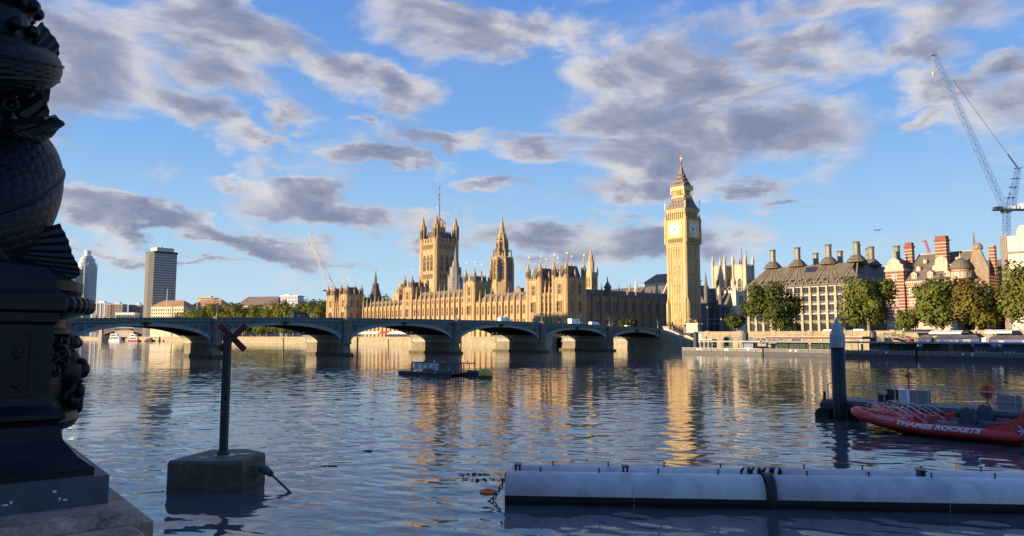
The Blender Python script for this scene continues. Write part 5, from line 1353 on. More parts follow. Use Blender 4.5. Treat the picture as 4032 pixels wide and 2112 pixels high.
def luffing_crane(label, Y, mast, top, tip_, af, hook, scale, paint, name_cat='crane', group=None, cwx=1.):
    """pixel positions (full-size photo) of mast foot, slewing ring, jib tip, A-frame head and hook, all Y metres off"""
    m, t, j, f, h = (at(*p, Y) for p in (mast, top, tip_, af, hook))
    T = thing('tower_crane', label, name_cat, (m.x, m.y, m.z), 0, group); o = Vector((m.x, m.y, m.z)); m, t, j, f, h = (v-o for v in (m, t, j, f, h))
    k = scale
    g = G(); lattice(g, (0, 0, 0), t, 2.*k, 2.*k, 8, .12*k); g.build('mast', paint, T)
    g = G(); g.box(t.x-5.*k*cwx, t.y-1.3*k, t.z, t.x+9*k, t.y+1.3*k, t.z+.55*k); g.box(t.x-4.6*k, t.y-1*k, t.z+.55*k, t.x-1.5*k, t.y+1*k, t.z+1.5*k); g.box(t.x-1.3*k, t.y-1.6*k, t.z-.8*k, t.x+1.3*k, t.y+1.6*k, t.z); g.build('slewing_platform', DKIRON, T)
    g = G(); g.box(t.x+5.5*k, t.y-1.3*k, t.z+.5*k, t.x+9*k, t.y+1.3*k, t.z+2.8*k); g.box(t.x+1.8*k, t.y-1.1*k, t.z+.5*k, t.x+4.6*k, t.y+1.1*k, t.z+1.9*k); g.build('counterweight', WHITE if paint is CRB else paint, T)
    g = G(); jb = t+Vector((-.6*k, 0, .8*k)); lattice(g, jb, j, 1.9*k, 1.5*k, 34, .085*k); g.box(j.x-1.6*k, j.y-.6*k, j.z-.3*k, j.x+.6*k, j.y+.6*k, j.z+.3*k); g.build('jib', paint, T)
    g = G(); lattice(g, t+Vector((1.8*k, 0, .6*k)), f, 2.4*k, 1.4*k, 8, .12*k); g.box(f.x-1.6*k, f.y-.8*k, f.z-.1*k, f.x+1.4*k, f.y+.8*k, f.z+.15*k)
    for q in (.3, .55, .75): p = t+(f-t)*q; g.box(p.x-1.4*k, p.y-1.*k, p.z, p.x+2*k, p.y+1.*k, p.z+.1*k)
    g.build('a_frame', paint, T)
    g = G(); g.tube([f, f+(j-f)*.12], .28*k, 5); g.tube([f, f+(j-f)*.78], .08*k, 4); g.build('luffing_rope', DKIRON, T)
    g = G(); tp = j+Vector((-.9*k, 0, -.3*k)); g.tube([tp, Vector((tp.x, tp.y, h.z))], .05*k, 4); g.lathe([(.1*k, 1.2*k), (.55*k, .9*k), (.5*k, -.2*k), (.1*k, -.8*k)], 8, tp.x, tp.y, z=h.z); g.build('hook_block', YELLOW, T)
    return T
def S_(k, x, y):
    a, b, c = {'cr': (3550, 150, 1.498), 'c4': (1000, 850, 2.249), 'ns': (3350, 850, 2.248)}[k]; return a+x/c, b+y/c
luffing_crane('tall blue luffing crane rising over the cream scaffolding', 300., S_('cr', 620, 1165), S_('cr', 617, 1018), S_('cr', 195, 100), S_('cr', 686, 768), S_('cr', 175, 215), 1.02, CRB)
luffing_crane('distant white luffing crane leaning left behind the far palace end', 820., S_('c4', 655, 760), S_('c4', 660, 672), S_('c4', 492, 160), S_('c4', 694, 592), S_('c4', 489, 255), 1.3, CRW, cwx=.6)
P = at(*S_('ns', 690, 300), 520.); T = thing('red_crane_jib', 'small red crane jib peeping over the striped building roof', 'crane', (P.x, P.y, P.z-30), 0)
g = G(); lattice(g, (0, 0, 0), (0, 0, 29), 1.6, 1.6, 12, .1); g.build('mast', RED, T); g = G(); lattice(g, (0, 0, 29), (-2., 0, 36.), 1.3, .9, 5, .1); g.box(-4.2, -.4, 35.8, -1.6, .4, 36.3); g.build('jib', RED, T)

# ---------------------------------------------------------------- white church tower, minster towers, dark church
def pinnacle_tower(name, label, P, ang, w, z0, z1, ztip, mat, group=None, pr=.09, pin=True):
    T = thing(name, label, 'church tower', P, ang, group); a = w/2
    g = G(); g.box(-a, -a, z0, a, a, z1)
    for x in (-a, a):
        for y in (-a, a): g.prism(g.ngon(x, y, w*pr, 4, pi/4), z0, z1+.6)
    for f in (.35, .6, .97): z = z0+(z1-z0)*f; g.box(-a-.3, -a-.3, z, a+.3, a+.3, z+.5)
    g.crenel(-a, -a, a, -a, z1, 1.2, 1.5); g.crenel(a, -a, a, a, z1, 1.2, 1.5)
    g.build('body', mat, T)
    if pin:
        g = G(); h = ztip-z1; g.prism(g.ngon(0, 0, w*pr*1.05, 8), 0, h*.45); g.prism(g.ngon(0, 0, w*pr*1.3, 8), h*.4, h*.46); g.prism(g.ngon(0, 0, w*pr*.95, 8), h*.46, h, .06); me = g.mesh('pinnacle', [mat])
        for x in (-a, a):
            for y in (-a, a): put('pinnacle', me, T, x, y, z1)
    return T
MINST = pmat('bright_minster_stone', (.50, .41, .29), .85, .1, .5, streak=.4, bump=.3, bdist=.2)
for px, Y, lab in ((2846, 632, 'left one of the pair of pale minster towers with pinnacles'), (2927, 622, 'right one of the pair of pale minster towers, beside two flagpoles')):
    P = at(px, 1100, Y)
    T = pinnacle_tower('minster_tower', lab, (P.x, P.y, 0), PANG, 11.6, 4, 65., 75., MINST, 'pale minster towers', .1)
    me = gothic_window_mesh('window', 3.6, 16., 3, st=MINST, glass=GLASS, transom=3, deep=.5)
    B = (-5.8, -5.8, 5.8, 5.8)
    for sd in 'en': put_on('window', me, T, sd, B, .5, 38.5)
for px, yt, Y, lab in ((2924.5, 982, 600, 'flagpole in front of the right minster tower, the taller one'), (2945, 991, 596, 'flagpole just right of the taller one by the minster towers')):
    P = at(px, 1150, Y); t = at(px, yt, Y); o = thing('flagpole', lab, 'flagpole', (P.x, P.y, 5), 0, 'flagpoles by the minster'); g = G(); g.lathe([(.32, 0), (.2, t.z-5), (.35, t.z-4.8), (.05, t.z-4.3)], 6); g.build('pole', DKIRON, o)
P = at(2877, 1150, 560.); T = pinnacle_tower('parish_church_tower', 'white church tower with a big traceried window and a corner cupola', (P.x+3, P.y+6, 0), PANG, 14.5, 4, 39.6, 45., pmat('white_church_stone', (.60, .52, .39), .85, .08, .5, streak=.3), None, .07)
me = gothic_window_mesh('window', 4.2, 12., 3, st=MINST, glass=GLASS, arch=False, transom=4, deep=.4)
put_on('window', me, T, 'e', (-7.25, -7.25, 7.25, 7.25), .5, 22.); put_on('window', me, T, 'n', (-7.25, -7.25, 7.25, 7.25), .5, 24.)
g = G(); g.lathe([(2.0, 39), (2.0, 46), (2.3, 46.3), (1.5, 49), (.6, 51.5), (.3, 53), (.1, 66)], 8, 3.4, -3.4); g.build('cupola', MINST, T)
DKST = pmat('dark_church_stone', (.15, .135, .115), .9, .35, .4, streak=.5)  # dark stone, uneven in tone, with vertical streaks
P = at(2800, 1180, 560.); T = thing('dark_church', 'dark buttressed church in shade between the clock tower and the white church tower', 'church', (P.x, P.y+6, 0), PANG)
g = G(); g.box(-30, 0, 4, 14, 18, 27); g.box(-14, -9, 4, 2, 2, 31)
for k in range(9): g.box(-29+5*k, -4.2, 4, -27.6+5*k, 0, 19); g.prism([(-29+5*k, -4.2), (-27.6+5*k, -4.2), (-27.6+5*k, -2.4), (-29+5*k, -2.4)], 19, 27, .1)
g.build('wall', DKST, T)
g = G(); g.gable(-31, -.8, 15, 18.8, 27, 43., 'x'); g.gable(-15, -9.5, 3, 8, 31, 45., 'y'); g.build('roof', SLATE, T)
cw = gothic_window_mesh('window', 2.6, 9., 2, st=DKST, glass=GLASS, transom=1)
for k in range(8): put('window', cw, T, -25.7+5*k, 0, 12)
for x, zt in ((-15, 52), (3, 55), (-24, 47), (10, 48)): g = G(); g.lathe([(1.6, 4), (1.6, zt-14), (1.9, zt-13.6), (1.5, zt-13), (.06, zt)], 8, x, -8 if x in (-15, 3) else 0); g.build('spirelet', DKST, T)
P = at(2815, 1260, 400.); T = thing('glazed_canopy', 'low grey glazed canopy over an entrance beyond the statue', 'canopy', (P.x, P.y, 6), PANG)
g = G(); g.box(-12, 0, 6.4, 12, 9, 6.8); g.box(-13, -1, 9., 9, 9, 9.4); g.build('roof', GREYP, T)
for k in range(6): g = G(); g.prism(g.ngon(-11+4.4*k, .4, .2, 6), 0, 6.4); g.build('post', DKIRON, T)
P = at(2590, 1160, 640.); T = thing('flat_topped_block', 'cream building with a low brown roof peeping out beside the clock tower', 'building', (P.x+14, P.y+8, 0), PANG)
g = G(); g.box(-24, -9, 5, 24, 9, 53); g.build('wall', PALE, T); g = G(); g.mansard(-25, -10, 25, 10, 53, 61, 9); g.build('roof', LEADROOF, T)

# ---------------------------------------------------------------- passenger pier on the far bank
PIERM = pmat('pier_hull_grey', (.055, .055, .06), .55, .2, .6, streak=.4); PGL = pmat('pier_green_glass', (.05, .075, .06), .08, .3, .4, spec=.7); PBLUE = pmat('pier_blue_panel', (.07, .13, .25), .5, .1, 1.); PRAIL = pmat('pier_screen_grey', (.12, .115, .105), .5, .25, 1.)
def pier_section(label, a, b, lit_end, walls):
    a, b = Vector((*a, 0)), Vector((*b, 0)); L = (b-a).length; ang = atan2(b.y-a.y, b.x-a.x)
    T = thing('passenger_pier', label, 'pier', a, ang, 'sections of the passenger pier'); W = 11.
    g = G(); g.box(0, 0, -1, L-.3, W, 1.0); g.box(-.1, -.15, .75, L-.2, W, 1.0); g.build('hull', PIERM, T)
    n = int(L/2.2); g = G()
    for k in range(n): g.box(.2+k*L/n, -.02, 1.05, .2+(k+.93)*L/n, .04, 1.95)
    g.build('screen', PRAIL, T)
    g = G(); g.tube([(.1, 0, 2.05), (L-.4, 0, 2.05)], .05, 5)
    for k in range(n+1): g.tube([(.15+k*(L-.5)/n, 0, 1.), (.15+k*(L-.5)/n, 0, 2.05)], .045, 5)
    g.build('railing', STEEL, T)
    g = G(); x0 = lit_end; g.box(x0, -.6, 4.0, L-.3, W-1, 4.25); g.box(x0-.2, -.75, 4.2, L-.25, W-.9, 4.38); g.build('roof', GREYP, T)
    for k in range(int((L-x0)/6)+1): g = G(); g.prism(g.ngon(x0+1+k*6, .6, .12, 6), 1, 4.0); g.build('post', DKIRON, T)
    for (u, v, m) in walls:
        m_ = {'g': PGL, 'b': PBLUE}[m]; g = G(); g.box(u, 2.4, 1.05, v, 2.6 if m == 'g' else 5., 3.95); g.build('glass_wall' if m == 'g' else 'blue_panel', m_, T)
        g = G()
        if m == 'g':
            for k in range(int((v-u)/2.)+1): g.box(u+2*k-.05, 2.25, 1.05, u+2*k+.05, 2.4, 3.95)
            g.box(u, 2.27, 2.6, v, 2.38, 2.7)
        else:
            for q in range(3): g.lathe([(.2, 0), (.2, .02)], 10, u+.7+q*.9, 2.2); tip(g, 2.38) if q == 2 else None
        g.build('mullion' if m == 'g' else 'panel_sign', DKIRON if m == 'g' else WHITE, T)
    for q in (.2, .24, .55, .58, .83): g = G(); g.box(q*L, -.06, 1.35, q*L+.55, -.03, 1.85); g.build('notice', WHITE, T)
    g = G(); g.prism(g.ngon(L-.15, .4, .28, 10), -1, 2.2); g.build('mooring_post', DKIRON, T)
    return T
pier_section('open sunlit pier section nearest the bridge with a thin canopy and grey screens', (57., 249.5), (76.5, 227.5), 8., [(21., 25., 'b')])
pier_section('middle shaded pier section behind the tall steel pile, glazed below its flat roof', (76.8, 227.), (101.4, 187.), 0., [(3., 14., 'g'), (15., 24., 'g'), (33., 38.5, 'b'), (39., 46., 'g')])
pier_section('right-hand glazed pier section with blue panels, running out of the picture', (101.7, 186.5), (127., 137.), 0., [(0., 12., 'g'), (12.5, 15., 'b'), (19., 23., 'b'), (24., 50., 'g')])
for k, (px, Y, lab) in enumerate(((2740, 268, 'dark rounded pier pile at the left end of the gangway'), (2936, 250, 'tall dark rounded pile above the sunlit pier canopy'), (3439, 222, 'dark rounded pile standing behind the shaded pier roof'))):
    P = at(px, 1350, Y); T = thing('mooring_pile', lab, 'pile', (P.x, P.y, 0), 0, 'pier piles'); g = G(); g.lathe([(.95, -2), (.95, 6.6), (.8, 7.2), (.4, 7.5)], 14); g.build('body', DKIRON, T)
def gangway(label, p, q, z0, z1):
    p, q = Vector((*p, z0)), Vector((*q, z1)); T = thing('gangway', label, 'gangway', p, 0, 'pier gangways'); d = q-p; s = Vector((-d.y, d.x, 0)).normalized()*1.1
    g = G()
    for o in (s, -s):
        g.beam(o, d+o, .22); g.beam(o+Vector((0, 0, 1.5)), d+o+Vector((0, 0, 1.5)), .18)
        for k in range(14): a, b = o+d*(k/14), o+d*((k+1)/14); g.beam(a, b+Vector((0, 0, 1.5)) if k % 2 else b, .12) if k % 2 else g.beam(a+Vector((0, 0, 1.5)), b, .12); g.beam(a, a+Vector((0, 0, 1.5)), .1)
    g.build('truss', pmat('gangway_grey', (.33, .31, .28), .6, .15, 1.), T)
    g = G(); g.raw([s*.9, d+s*.9, d-s*.9, -s*.9], [(0, 1, 2, 3)]); g.build('walkway', ASPH, T); return T
gangway('long grey truss gangway sloping down from the wall to the pier', (88., 290.), (86., 232.), 4.6, 3.0)
gangway('right-hand truss gangway behind the shaded pier roof', (128., 253.), (104., 205.), 5.4, 3.9)
P = at(2790, 1362, 275.); T = thing('ticket_booth', 'dark glazed ticket booth on the pier head below the stairs', 'booth', (P.x, P.y, .5), SANG)
g = G(); g.box(-2.4, -2, 0, 2.4, 2, 4.0); g.build('body', GLASS, T); g = G()
for x in (-2.4, -.8, .8, 2.4): g.box(x-.1, -2.1, 0, x+.1, -1.98, 4.1)
g.box(-2.6, -2.2, 4., 2.6, 2.2, 4.3); g.build('frame', GREYP, T)
P = at(2757, 1337, 290.); T = thing('pier_sign', 'tall white and teal pier sign on a white post beside the stairs', 'sign', (P.x, P.y, 1.), SANG)
g = G(); g.box(-.7, -.1, 2.6, .9, .1, 5.9); g.build('panel', pmat('teal_sign', (.16, .30, .30), .5, .15, 1.5), T); g = G(); g.box(-1., -.15, 0, -.7, .15, 6.); g.build('post', WHITE, T); g = G(); g.torus((.1, -.12, 5.1), .3, .07, 16, 5, 'y'); g.box(-.3, -.14, 5.05, .5, -.1, 5.15); g.build('roundel', WHITE, T)
# brown canopy over the landing behind the pier
P = Vector((82., 240., 0)); T = thing('brown_canopy', 'long brown awning on grey posts behind the pier roof', 'awning', P, radians(-50))
g = G(); g.box(0, 0, 5.0, 31, 5., 5.6); g.build('valance', pmat('brown_awning', (.16, .075, .045), .8, .15, 1.), T); g = G(); g.box(-.2, -.2, 5.6, 31.2, 5.2, 5.75); g.build('roof', GREYP, T)
for k in range(6): g = G(); g.box(k*6.1, .1, 1, k*6.1+.5, .5, 5.); g.build('post', GREYP, T)
# ---------------------------------------------------------------- kiosks on the landing at the right
g = G(); g.box(0, 0, -2, 70, 14, 2.9); o = g.build('landing_stage', PIERM, None, False, (112., 214., 0), radians(-52)); tag(o, 'dark landing stage carrying the kiosks behind the pier', 'landing stage')
LAV = pmat('lavender_kiosk_paint', (.20, .23, .48), .6, .1, 1.); LAV2 = pmat('grey_blue_kiosk_paint', (.22, .25, .36), .6, .12, 1.); TEALW = pmat('teal_kiosk_panel', (.25, .42, .40), .6, .1, 1.)
def kiosk(label, xl, xr, Y, zt, paint, panels, roofm=DARKROOF):
    a, b = at(xl, 1340, Y), at(xr, 1340, Y); w = (b.x-a.x)*1.25
    T = thing('kiosk', label, 'kiosk', (a.x, a.y, 2.95), radians(-40), 'kiosks on the landing'); g = G(); h = zt-2.95
    g.box(0, 0, 0, w, 4, h); g.build('wall', paint, T)
    g = G(); g.gable(-.3, -.3, w+.3, 4.3, h, h+1.1, 'x', 1.2); g.build('roof', roofm, T)
    for u, v, z0, z1, m in panels: g = G(); g.box(u*w, -.05, z0*h, v*w, -.01, z1*h); o = g.build('panel', m, T)
    return T
kiosk('small grey-blue kiosk with a pointed brown roof beside the tub', 3614, 3652, 205., 5.1, LAV2, [(.6, .85, .5, .85, WHITE), (.15, .5, .4, .8, TEALW)], LEADROOF)
kiosk('longer lavender kiosk with teal and white panels under a dark roof', 3680, 3800, 203., 5.1, LAV, [(.05, .12, .45, .85, WHITE), (.2, .32, .2, .9, TEALW), (.34, .42, .5, .85, WHITE), (.46, .54, .5, .85, WHITE), (.64, .82, .1, .95, WHITE)])
kiosk('lavender kiosk with two white-framed windows at the right edge', 3894, 4018, 198., 5.0, LAV, [(.2, .32, .15, .85, WHITE), (.7, .84, .15, .85, WHITE), (.22, .3, .2, .5, DKIRON), (.72, .82, .2, .55, RED)])
P = at(3582, 1338, 207.); T = thing('tub', 'blue tub with a red rim on the landing', 'tub', (P.x, P.y, 2.95), 0); g = G(); g.lathe([(1.0, 0), (1.05, 1.6)], 16); g.build('body', PBLUE, T); g = G(); g.lathe([(1.12, 1.6), (1.12, 2.2)], 16); g.build('rim', RED, T)
P = at(3858, 1338, 210.); T = thing('white_shed', 'small white shed between the two lavender kiosks', 'shed', (P.x, P.y, 2.95), radians(-40)); g = G(); g.box(-1.5, 0, 0, 1.5, 2.5, 2.3); g.build('body', WHITE, T); g = G(); g.box(-1.6, -.1, 2.3, 1.6, 2.6, 2.45); g.build('roof', WHITE, T)
for k, (px, Y, w, h, m, lab) in enumerate(((3720, 232, 9., 1., WHITE, 'long white awning behind the middle kiosk'), (3770, 236, 6., 1.2, DKIRON, 'dark awning behind the middle kiosk'), (3930, 226, 7., 1.2, WHITE, 'white awning behind the right-hand kiosk'), (3610, 240, 9., 1.4, DKIRON, 'dark parked cars\' shelter left of the kiosks'))):
    P = at(px, 1315, Y); T = thing('awning', lab, 'awning', (P.x, P.y, 5.95), EANG, 'awnings on the embankment'); g = G(); g.raw([(-w/2, 0, h), (w/2, 0, h), (w/2, 2.5, h+.7), (-w/2, 2.5, h+.7), (-w/2, 0, h-.4), (w/2, 0, h-.4)], [(0, 1, 2, 3), (4, 5, 1, 0)]); g.build('canopy', m, T)
    for s in (-1, 1): g = G(); g.prism(g.ngon(s*w*.48, .1, .08, 6), -.1, h); g.build('post', DKIRON, T)

# ---------------------------------------------------------------- buildings on the viewer's own bank, out of frame: they shade the near river
def unseen_bank_block(label, x0, x1, y0, y1, z, roof):
    T = thing('unseen_riverside_block', label, 'building', pw(x0, y0, 0), PANG, 'unseen buildings on the near bank that shade the river'); L, Dp = x1-x0, y1-y0
    g = G(); g.box(0, 0, 3, L, Dp, z); g.build('wall', PALE, T); g = G(); g.gable(-1, -1, L+1, Dp+1, z, z+roof, 'x', 6.); g.build('roof', SLATE, T)
    w = gothic_window_mesh('window', 1.6, 2.6, 1, st=PALE, glass=GLASS, arch=False, transom=1)
    for k in range(int(L/8)): put('window', w, T, L-4-8*k, Dp, 12, pi)
unseen_bank_block('long unseen building along the near bank behind the viewer, shading the river', 98, 420, -345, -312, 33., 7.5)
unseen_bank_block('tall unseen slab block on the near bank beyond the bridge, shading the river', -132, -84, -345, -312, 58., .6)

# ---------------------------------------------------------------- far left: trees of the riverside garden, towers, offices
for i in range(13):
    x = -288-29*i; h = (32, 33, 31, 34, 32, 30, 33, 35, 37, 39, 36, 33, 30)[i]; P = pw(x, 7+3*(i % 2), 5.2)
    where = ['beside the far palace end', 'second', 'third', 'fourth', 'fifth', 'sixth', 'seventh', 'eighth', 'ninth', 'tenth', 'eleventh', 'twelfth', 'at the far left end of the row'][i]
    lab = ('garden plane tree %s along the river wall' % where) if i in (0, 12) else ('garden plane tree along the river wall, %s from the palace' % where)
    tree(lab, P, h, 17.5, h*.1, 2600, 1.15, 100+3*i, (LEAF1, LEAF2, LEAF1, LEAF3)[i % 4], 'plane trees of the riverside garden')
for i in range(5):
    P = pw(-300-62*i, 60, 5.2); tree('taller garden tree in the back row, %s from the palace' % ('first', 'second', 'third', 'fourth', 'fifth')[i], P, 37, 20, 6, 2200, 1.3, 300+i, LEAF2, 'back row of garden trees')
def facade_mat(name, wall, glassc, pw_, ph_, fw, fh, rough=.35, vert=None, axis_sum=True):
    """curtain wall: regular panes of glass between bands, as built"""
    m = bpy.data.materials.new(name); m.use_nodes = True; t = NT(m.node_tree)
    tc = t.n('ShaderNodeTexCoord'); sp = t.n('ShaderNodeSeparateXYZ'); t.l((tc, 'Object'), sp)
    h = t.math('ADD', (sp, 0), (sp, 1)) if axis_sum else t.math('MULTIPLY', t.math('ARCTAN2', (sp, 1), (sp, 0)), 18.)
    a = t.math('GREATER_THAN', t.math('FRACT', t.math('MULTIPLY', h, 1/pw_)), fw); b = t.math('GREATER_THAN', t.math('FRACT', t.math('MULTIPLY', (sp, 2), 1/ph_)), fh)
    g_ = t.math('MULTIPLY', a, b); n = t.n('ShaderNodeTexNoise', i={'Vector': (tc, 'Object'), 'Scale': .12, 'Detail': 5.0})
    wn = t.n('ShaderNodeTexWhiteNoise', noise_dimensions='2D'); cc = t.n('ShaderNodeCombineXYZ'); t.l(t.math('FLOOR', t.math('MULTIPLY', h, 1/pw_)), (cc, 0)); t.l(t.math('FLOOR', t.math('MULTIPLY', (sp, 2), 1/ph_)), (cc, 1)); t.l(cc, (wn, 0))
    gc = t.mix(t.math('MULTIPLY', (wn, 0), .5), (*glassc, 1), tuple(min(1, c*2.6+.02) for c in glassc)+(1,))
    c = t.mix(g_, t.mix(.3, (*wall, 1), (t.ramp((n, 0), [(.3, tuple(x*.6 for x in wall)), (.7, wall)]), 0)), gc)
    bs = t.n('ShaderNodeBsdfPrincipled'); t.l(c, (bs, 'Base Color')); r = t.math('MULTIPLY_ADD', g_, -.55, .75); t.l(r, (bs, 'Roughness')); t.l(bs, t.n('ShaderNodeOutputMaterial')); return m
MB = facade_mat('banded_office_glazing', (.46, .42, .36), (.055, .065, .07), 1.6, 3.4, .2, .45)
P = Vector((-489., 993., 0)); T = thing('office_tower', 'tall dark banded office tower with a pale plant room on top', 'tower', P, radians(-42))
g = G(); w, d = 27., 30.; k = 4.
poly = [(0, 0), (w*.5, -1.5), (w, 0), (w, d), (w*.5, d+1.5), (0, d)]
g.prism(poly, 5, 118.5); 
for j in range(len(g.v)): x, y, z = g.v[j]; f = 1+.0*z; g.v[j] = (x-12, y, z)
g.build('glazed_shaft', MB, T)
g = G(); g.box(-12.4, -.6, 117., 15.4, 30.6, 120.); g.build('parapet', DKIRON, T); g = G(); g.box(-8.5, 4, 120, 12, 27, 125.4); g.lathe([(2, 125.4), (1.4, 127.5)], 8, 2, 14); g.build('plant_room', PALE, T)
g = G()
for q in range(18): 
    x = -12+27*q/17.; y = -1.5*(1-abs(x-1.5)/13.5)-.25; g.box(x-.16, y-.3, 5, x+.16, y+.1, 118)
for q in range(12): g.box(-12.45, 30*q/11.-.15, 5, -12.0, 30*q/11.+.15, 118)
g.build('mullion', pmat('aluminium_fins', (.42, .39, .34), .5, .1, 1.), T)
SG = facade_mat('curved_pale_glazing', (.62, .62, .56), (.20, .23, .24), 3., 3.3, .25, .35, axis_sum=False)
P = Vector((-903., 1565., 0)); T = thing('round_tower', 'pale cylindrical glass tower with a stepped crown and turbine on top', 'tower', P, 0)
g = G(); g.lathe([(18.6, 5), (18.6, 152)], 28); g.lathe([(17.2, 152), (17.2, 162)], 28); g.lathe([(14.4, 162), (14.4, 170.5)], 24); g.lathe([(10.5, 170.5), (9.5, 176)], 20); g.build('glazed_drum', SG, T)
g = G(); g.lathe([(6.4, 176), (6.4, 187.5)], 10); g.build('crown', WHITE, T)
g = G()
for i in range(20): a = 2*pi*i/20; g.beam((18.9*cos(a), 18.9*sin(a), 5), (18.9*cos(a), 18.9*sin(a), 154+3*(i % 3)), .8)
g.build('vertical_fin', PALE, T)
DG = facade_mat('dark_gridded_glazing', (.50, .50, .52), (.05, .06, .10), 7., 9.5, .12, .1)
P = Vector((-911., 1500., 0)); T = thing('dark_glass_tower', 'dark blue gridded tower half hidden behind the lamp post and the round tower', 'tower', P, 0)
g = G(); g.box(-14, 0, 5, 21.5, 24, 143); g.build('glazed_shaft', DG, T); g = G(); g.box(-14.3, -.3, 142, 21.8, 24.3, 144); g.build('parapet', GREYP, T)
FL1 = facade_mat('grey_flats_facade', (.40, .38, .37), (.06, .06, .07), 4.2, 3., .5, .4, axis_sum=True); FL2 = facade_mat('brown_flats_facade', (.46, .33, .22), (.06, .05, .05), 4., 3., .42, .42); FL3 = facade_mat('pink_flats_facade', (.48, .27, .20), (.10, .10, .10), 5.2, 3., .5, .45)
for nm, lab, x0, x1, Y, z, m, tw in (('apartment_block', 'grey apartment block with pale vertical stripes by the round tower', -626, -603, 1100, 56.4, FL1, 0), ('apartment_block', 'brown apartment block with stacked balconies', -592, -570, 1080, 54., FL2, .35), ('apartment_block', 'pinkish apartment block next to the banded office tower', -580, -562, 1120, 54.5, FL3, .2)):
    T = thing(nm, lab, 'apartment block', (x0, Y, 0), tw*.3, 'distant apartment blocks'); w = (x1-x0)
    g = G(); g.box(0, 0, 5, w, 18, z-1.5); g.build('wall', m, T); g = G(); g.box(-.4, -.4, z-1.5, w+.4, 18.4, z-.7); g.box(w*.4, 4, z-.7, w*.75, 12, z+2.2); g.build('roof', WHITE, T)
    if tw:
        for zz in range(12, int(z)-2, 3): g = G(); g.box(-1.3, -1.3, zz, w*.3, 0, zz+.9); g.box(w*.72, -1.3, zz, w+1.3, 0, zz+.9); g.build('balcony', PALE if tw > .3 else FL3, T)
    else:
        for q in range(4): g = G(); g.box(2+q*6., -.5, 5, 3.1+q*6., 0, z-1.6); g.build('stripe', WHITE, T)
T = thing('low_white_building', 'long low white flat-roofed building under the apartment blocks', 'building', (-535., 1000., 0), 0); g = G(); g.box(0, 0, 5, 25, 14, 35); g.build('wall', PALE, T); g = G(); g.box(-.6, -.6, 35, 25.6, 14.6, 38.); g.build('roof', WHITE, T)
for q in range(8): g = G(); g.box(1.2+3*q, -.3, 31, 2.8+3*q, -.02, 34.4); g.build('window', GLASS, T)
TH = pmat('cream_office_stone', (.70, .60, .42), .85, .06, .2); TR = pmat('orange_clay_tiles', (.45, .25, .12), .85, .15, .3)
def cream_office(label, x0, x1, Y, ze, zr, wd, pole=None, roof=TR):
    T = thing('cream_office', label, 'office building', (x0, Y, 0), radians(-14), 'cream stone offices'); w = (x1-x0)*1.03
    g = G(); g.box(0, 0, 5, w, wd, ze); g.box(-.6, -.6, ze-1.2, w+.6, wd+.6, ze-.6); g.build('wall', TH, T)
    g = G(); g.gable(-.8, -.8, w+.8, wd+.8, ze, zr, 'x', min(9., w*.2)); g.build('roof', roof, T)
    me = G(); me.box(-.7, -.12, 0, .7, -.02, 2.2); me = me.mesh('window', [GLASS]); n = int(w/3.2)
    for r in range(4):
        for k in range(n): put('window', me, T, 1.6+k*w/n, 0, ze-5.2-4.2*r)
    return T
cream_office('left cream stone office with an orange hipped roof and a flagpole', -438.7, -394.5, 900, 41.8, 49.6, 22)
cream_office('right cream stone office with an orange roof, half behind the trees', -393.5, -352., 905, 42.4, 51.4, 24)
cream_office('cream office with a brown sloped roof above the garden trees', -337., -281., 905, 43., 54.6, 24, roof=LEADROOF)
for x, z, lab in ((-415.3, 62.6, 'white flagpole before the left cream office'), (-378.7, 65.4, 'white flagpole before the right cream office')):
    o = thing('flagpole', lab, 'flagpole', (x, 890, 5.2), 0, 'flagpoles of the cream offices'); g = G(); g.lathe([(.5, 0), (.35, z-5.2)], 6); g.build('pole', WHITE, o)
T = thing('rooftop_pavilion', 'stepped pale rooftop pavilion between the two orange roofs', 'building', (-398., 960., 0), 0); g = G(); g.box(-12, 0, 5, 12, 12, 50); g.box(-10, 1, 50, 10, 11, 55); g.build('wall', TH, T); g = G(); g.box(-13, -1, 55, 13, 13, 56); g.box(-6, 3, 56, 6, 9, 58.5); g.build('roof', PALE, T)
T = thing('white_office', 'modern white and glass block above the tree tops', 'building', (-266., 850., 0), radians(-10)); g = G(); g.box(0, 0, 5, 21, 15, 52); g.build('wall', facade_mat('white_glass_facade', (.62, .64, .66), (.18, .21, .25), 4., 3.6, .3, .5), T); g = G(); g.box(-1, -1, 52, 22, 16, 52.8); g.box(3, 3, 52.8, 9, 9, 54.5); g.build('roof', WHITE, T)

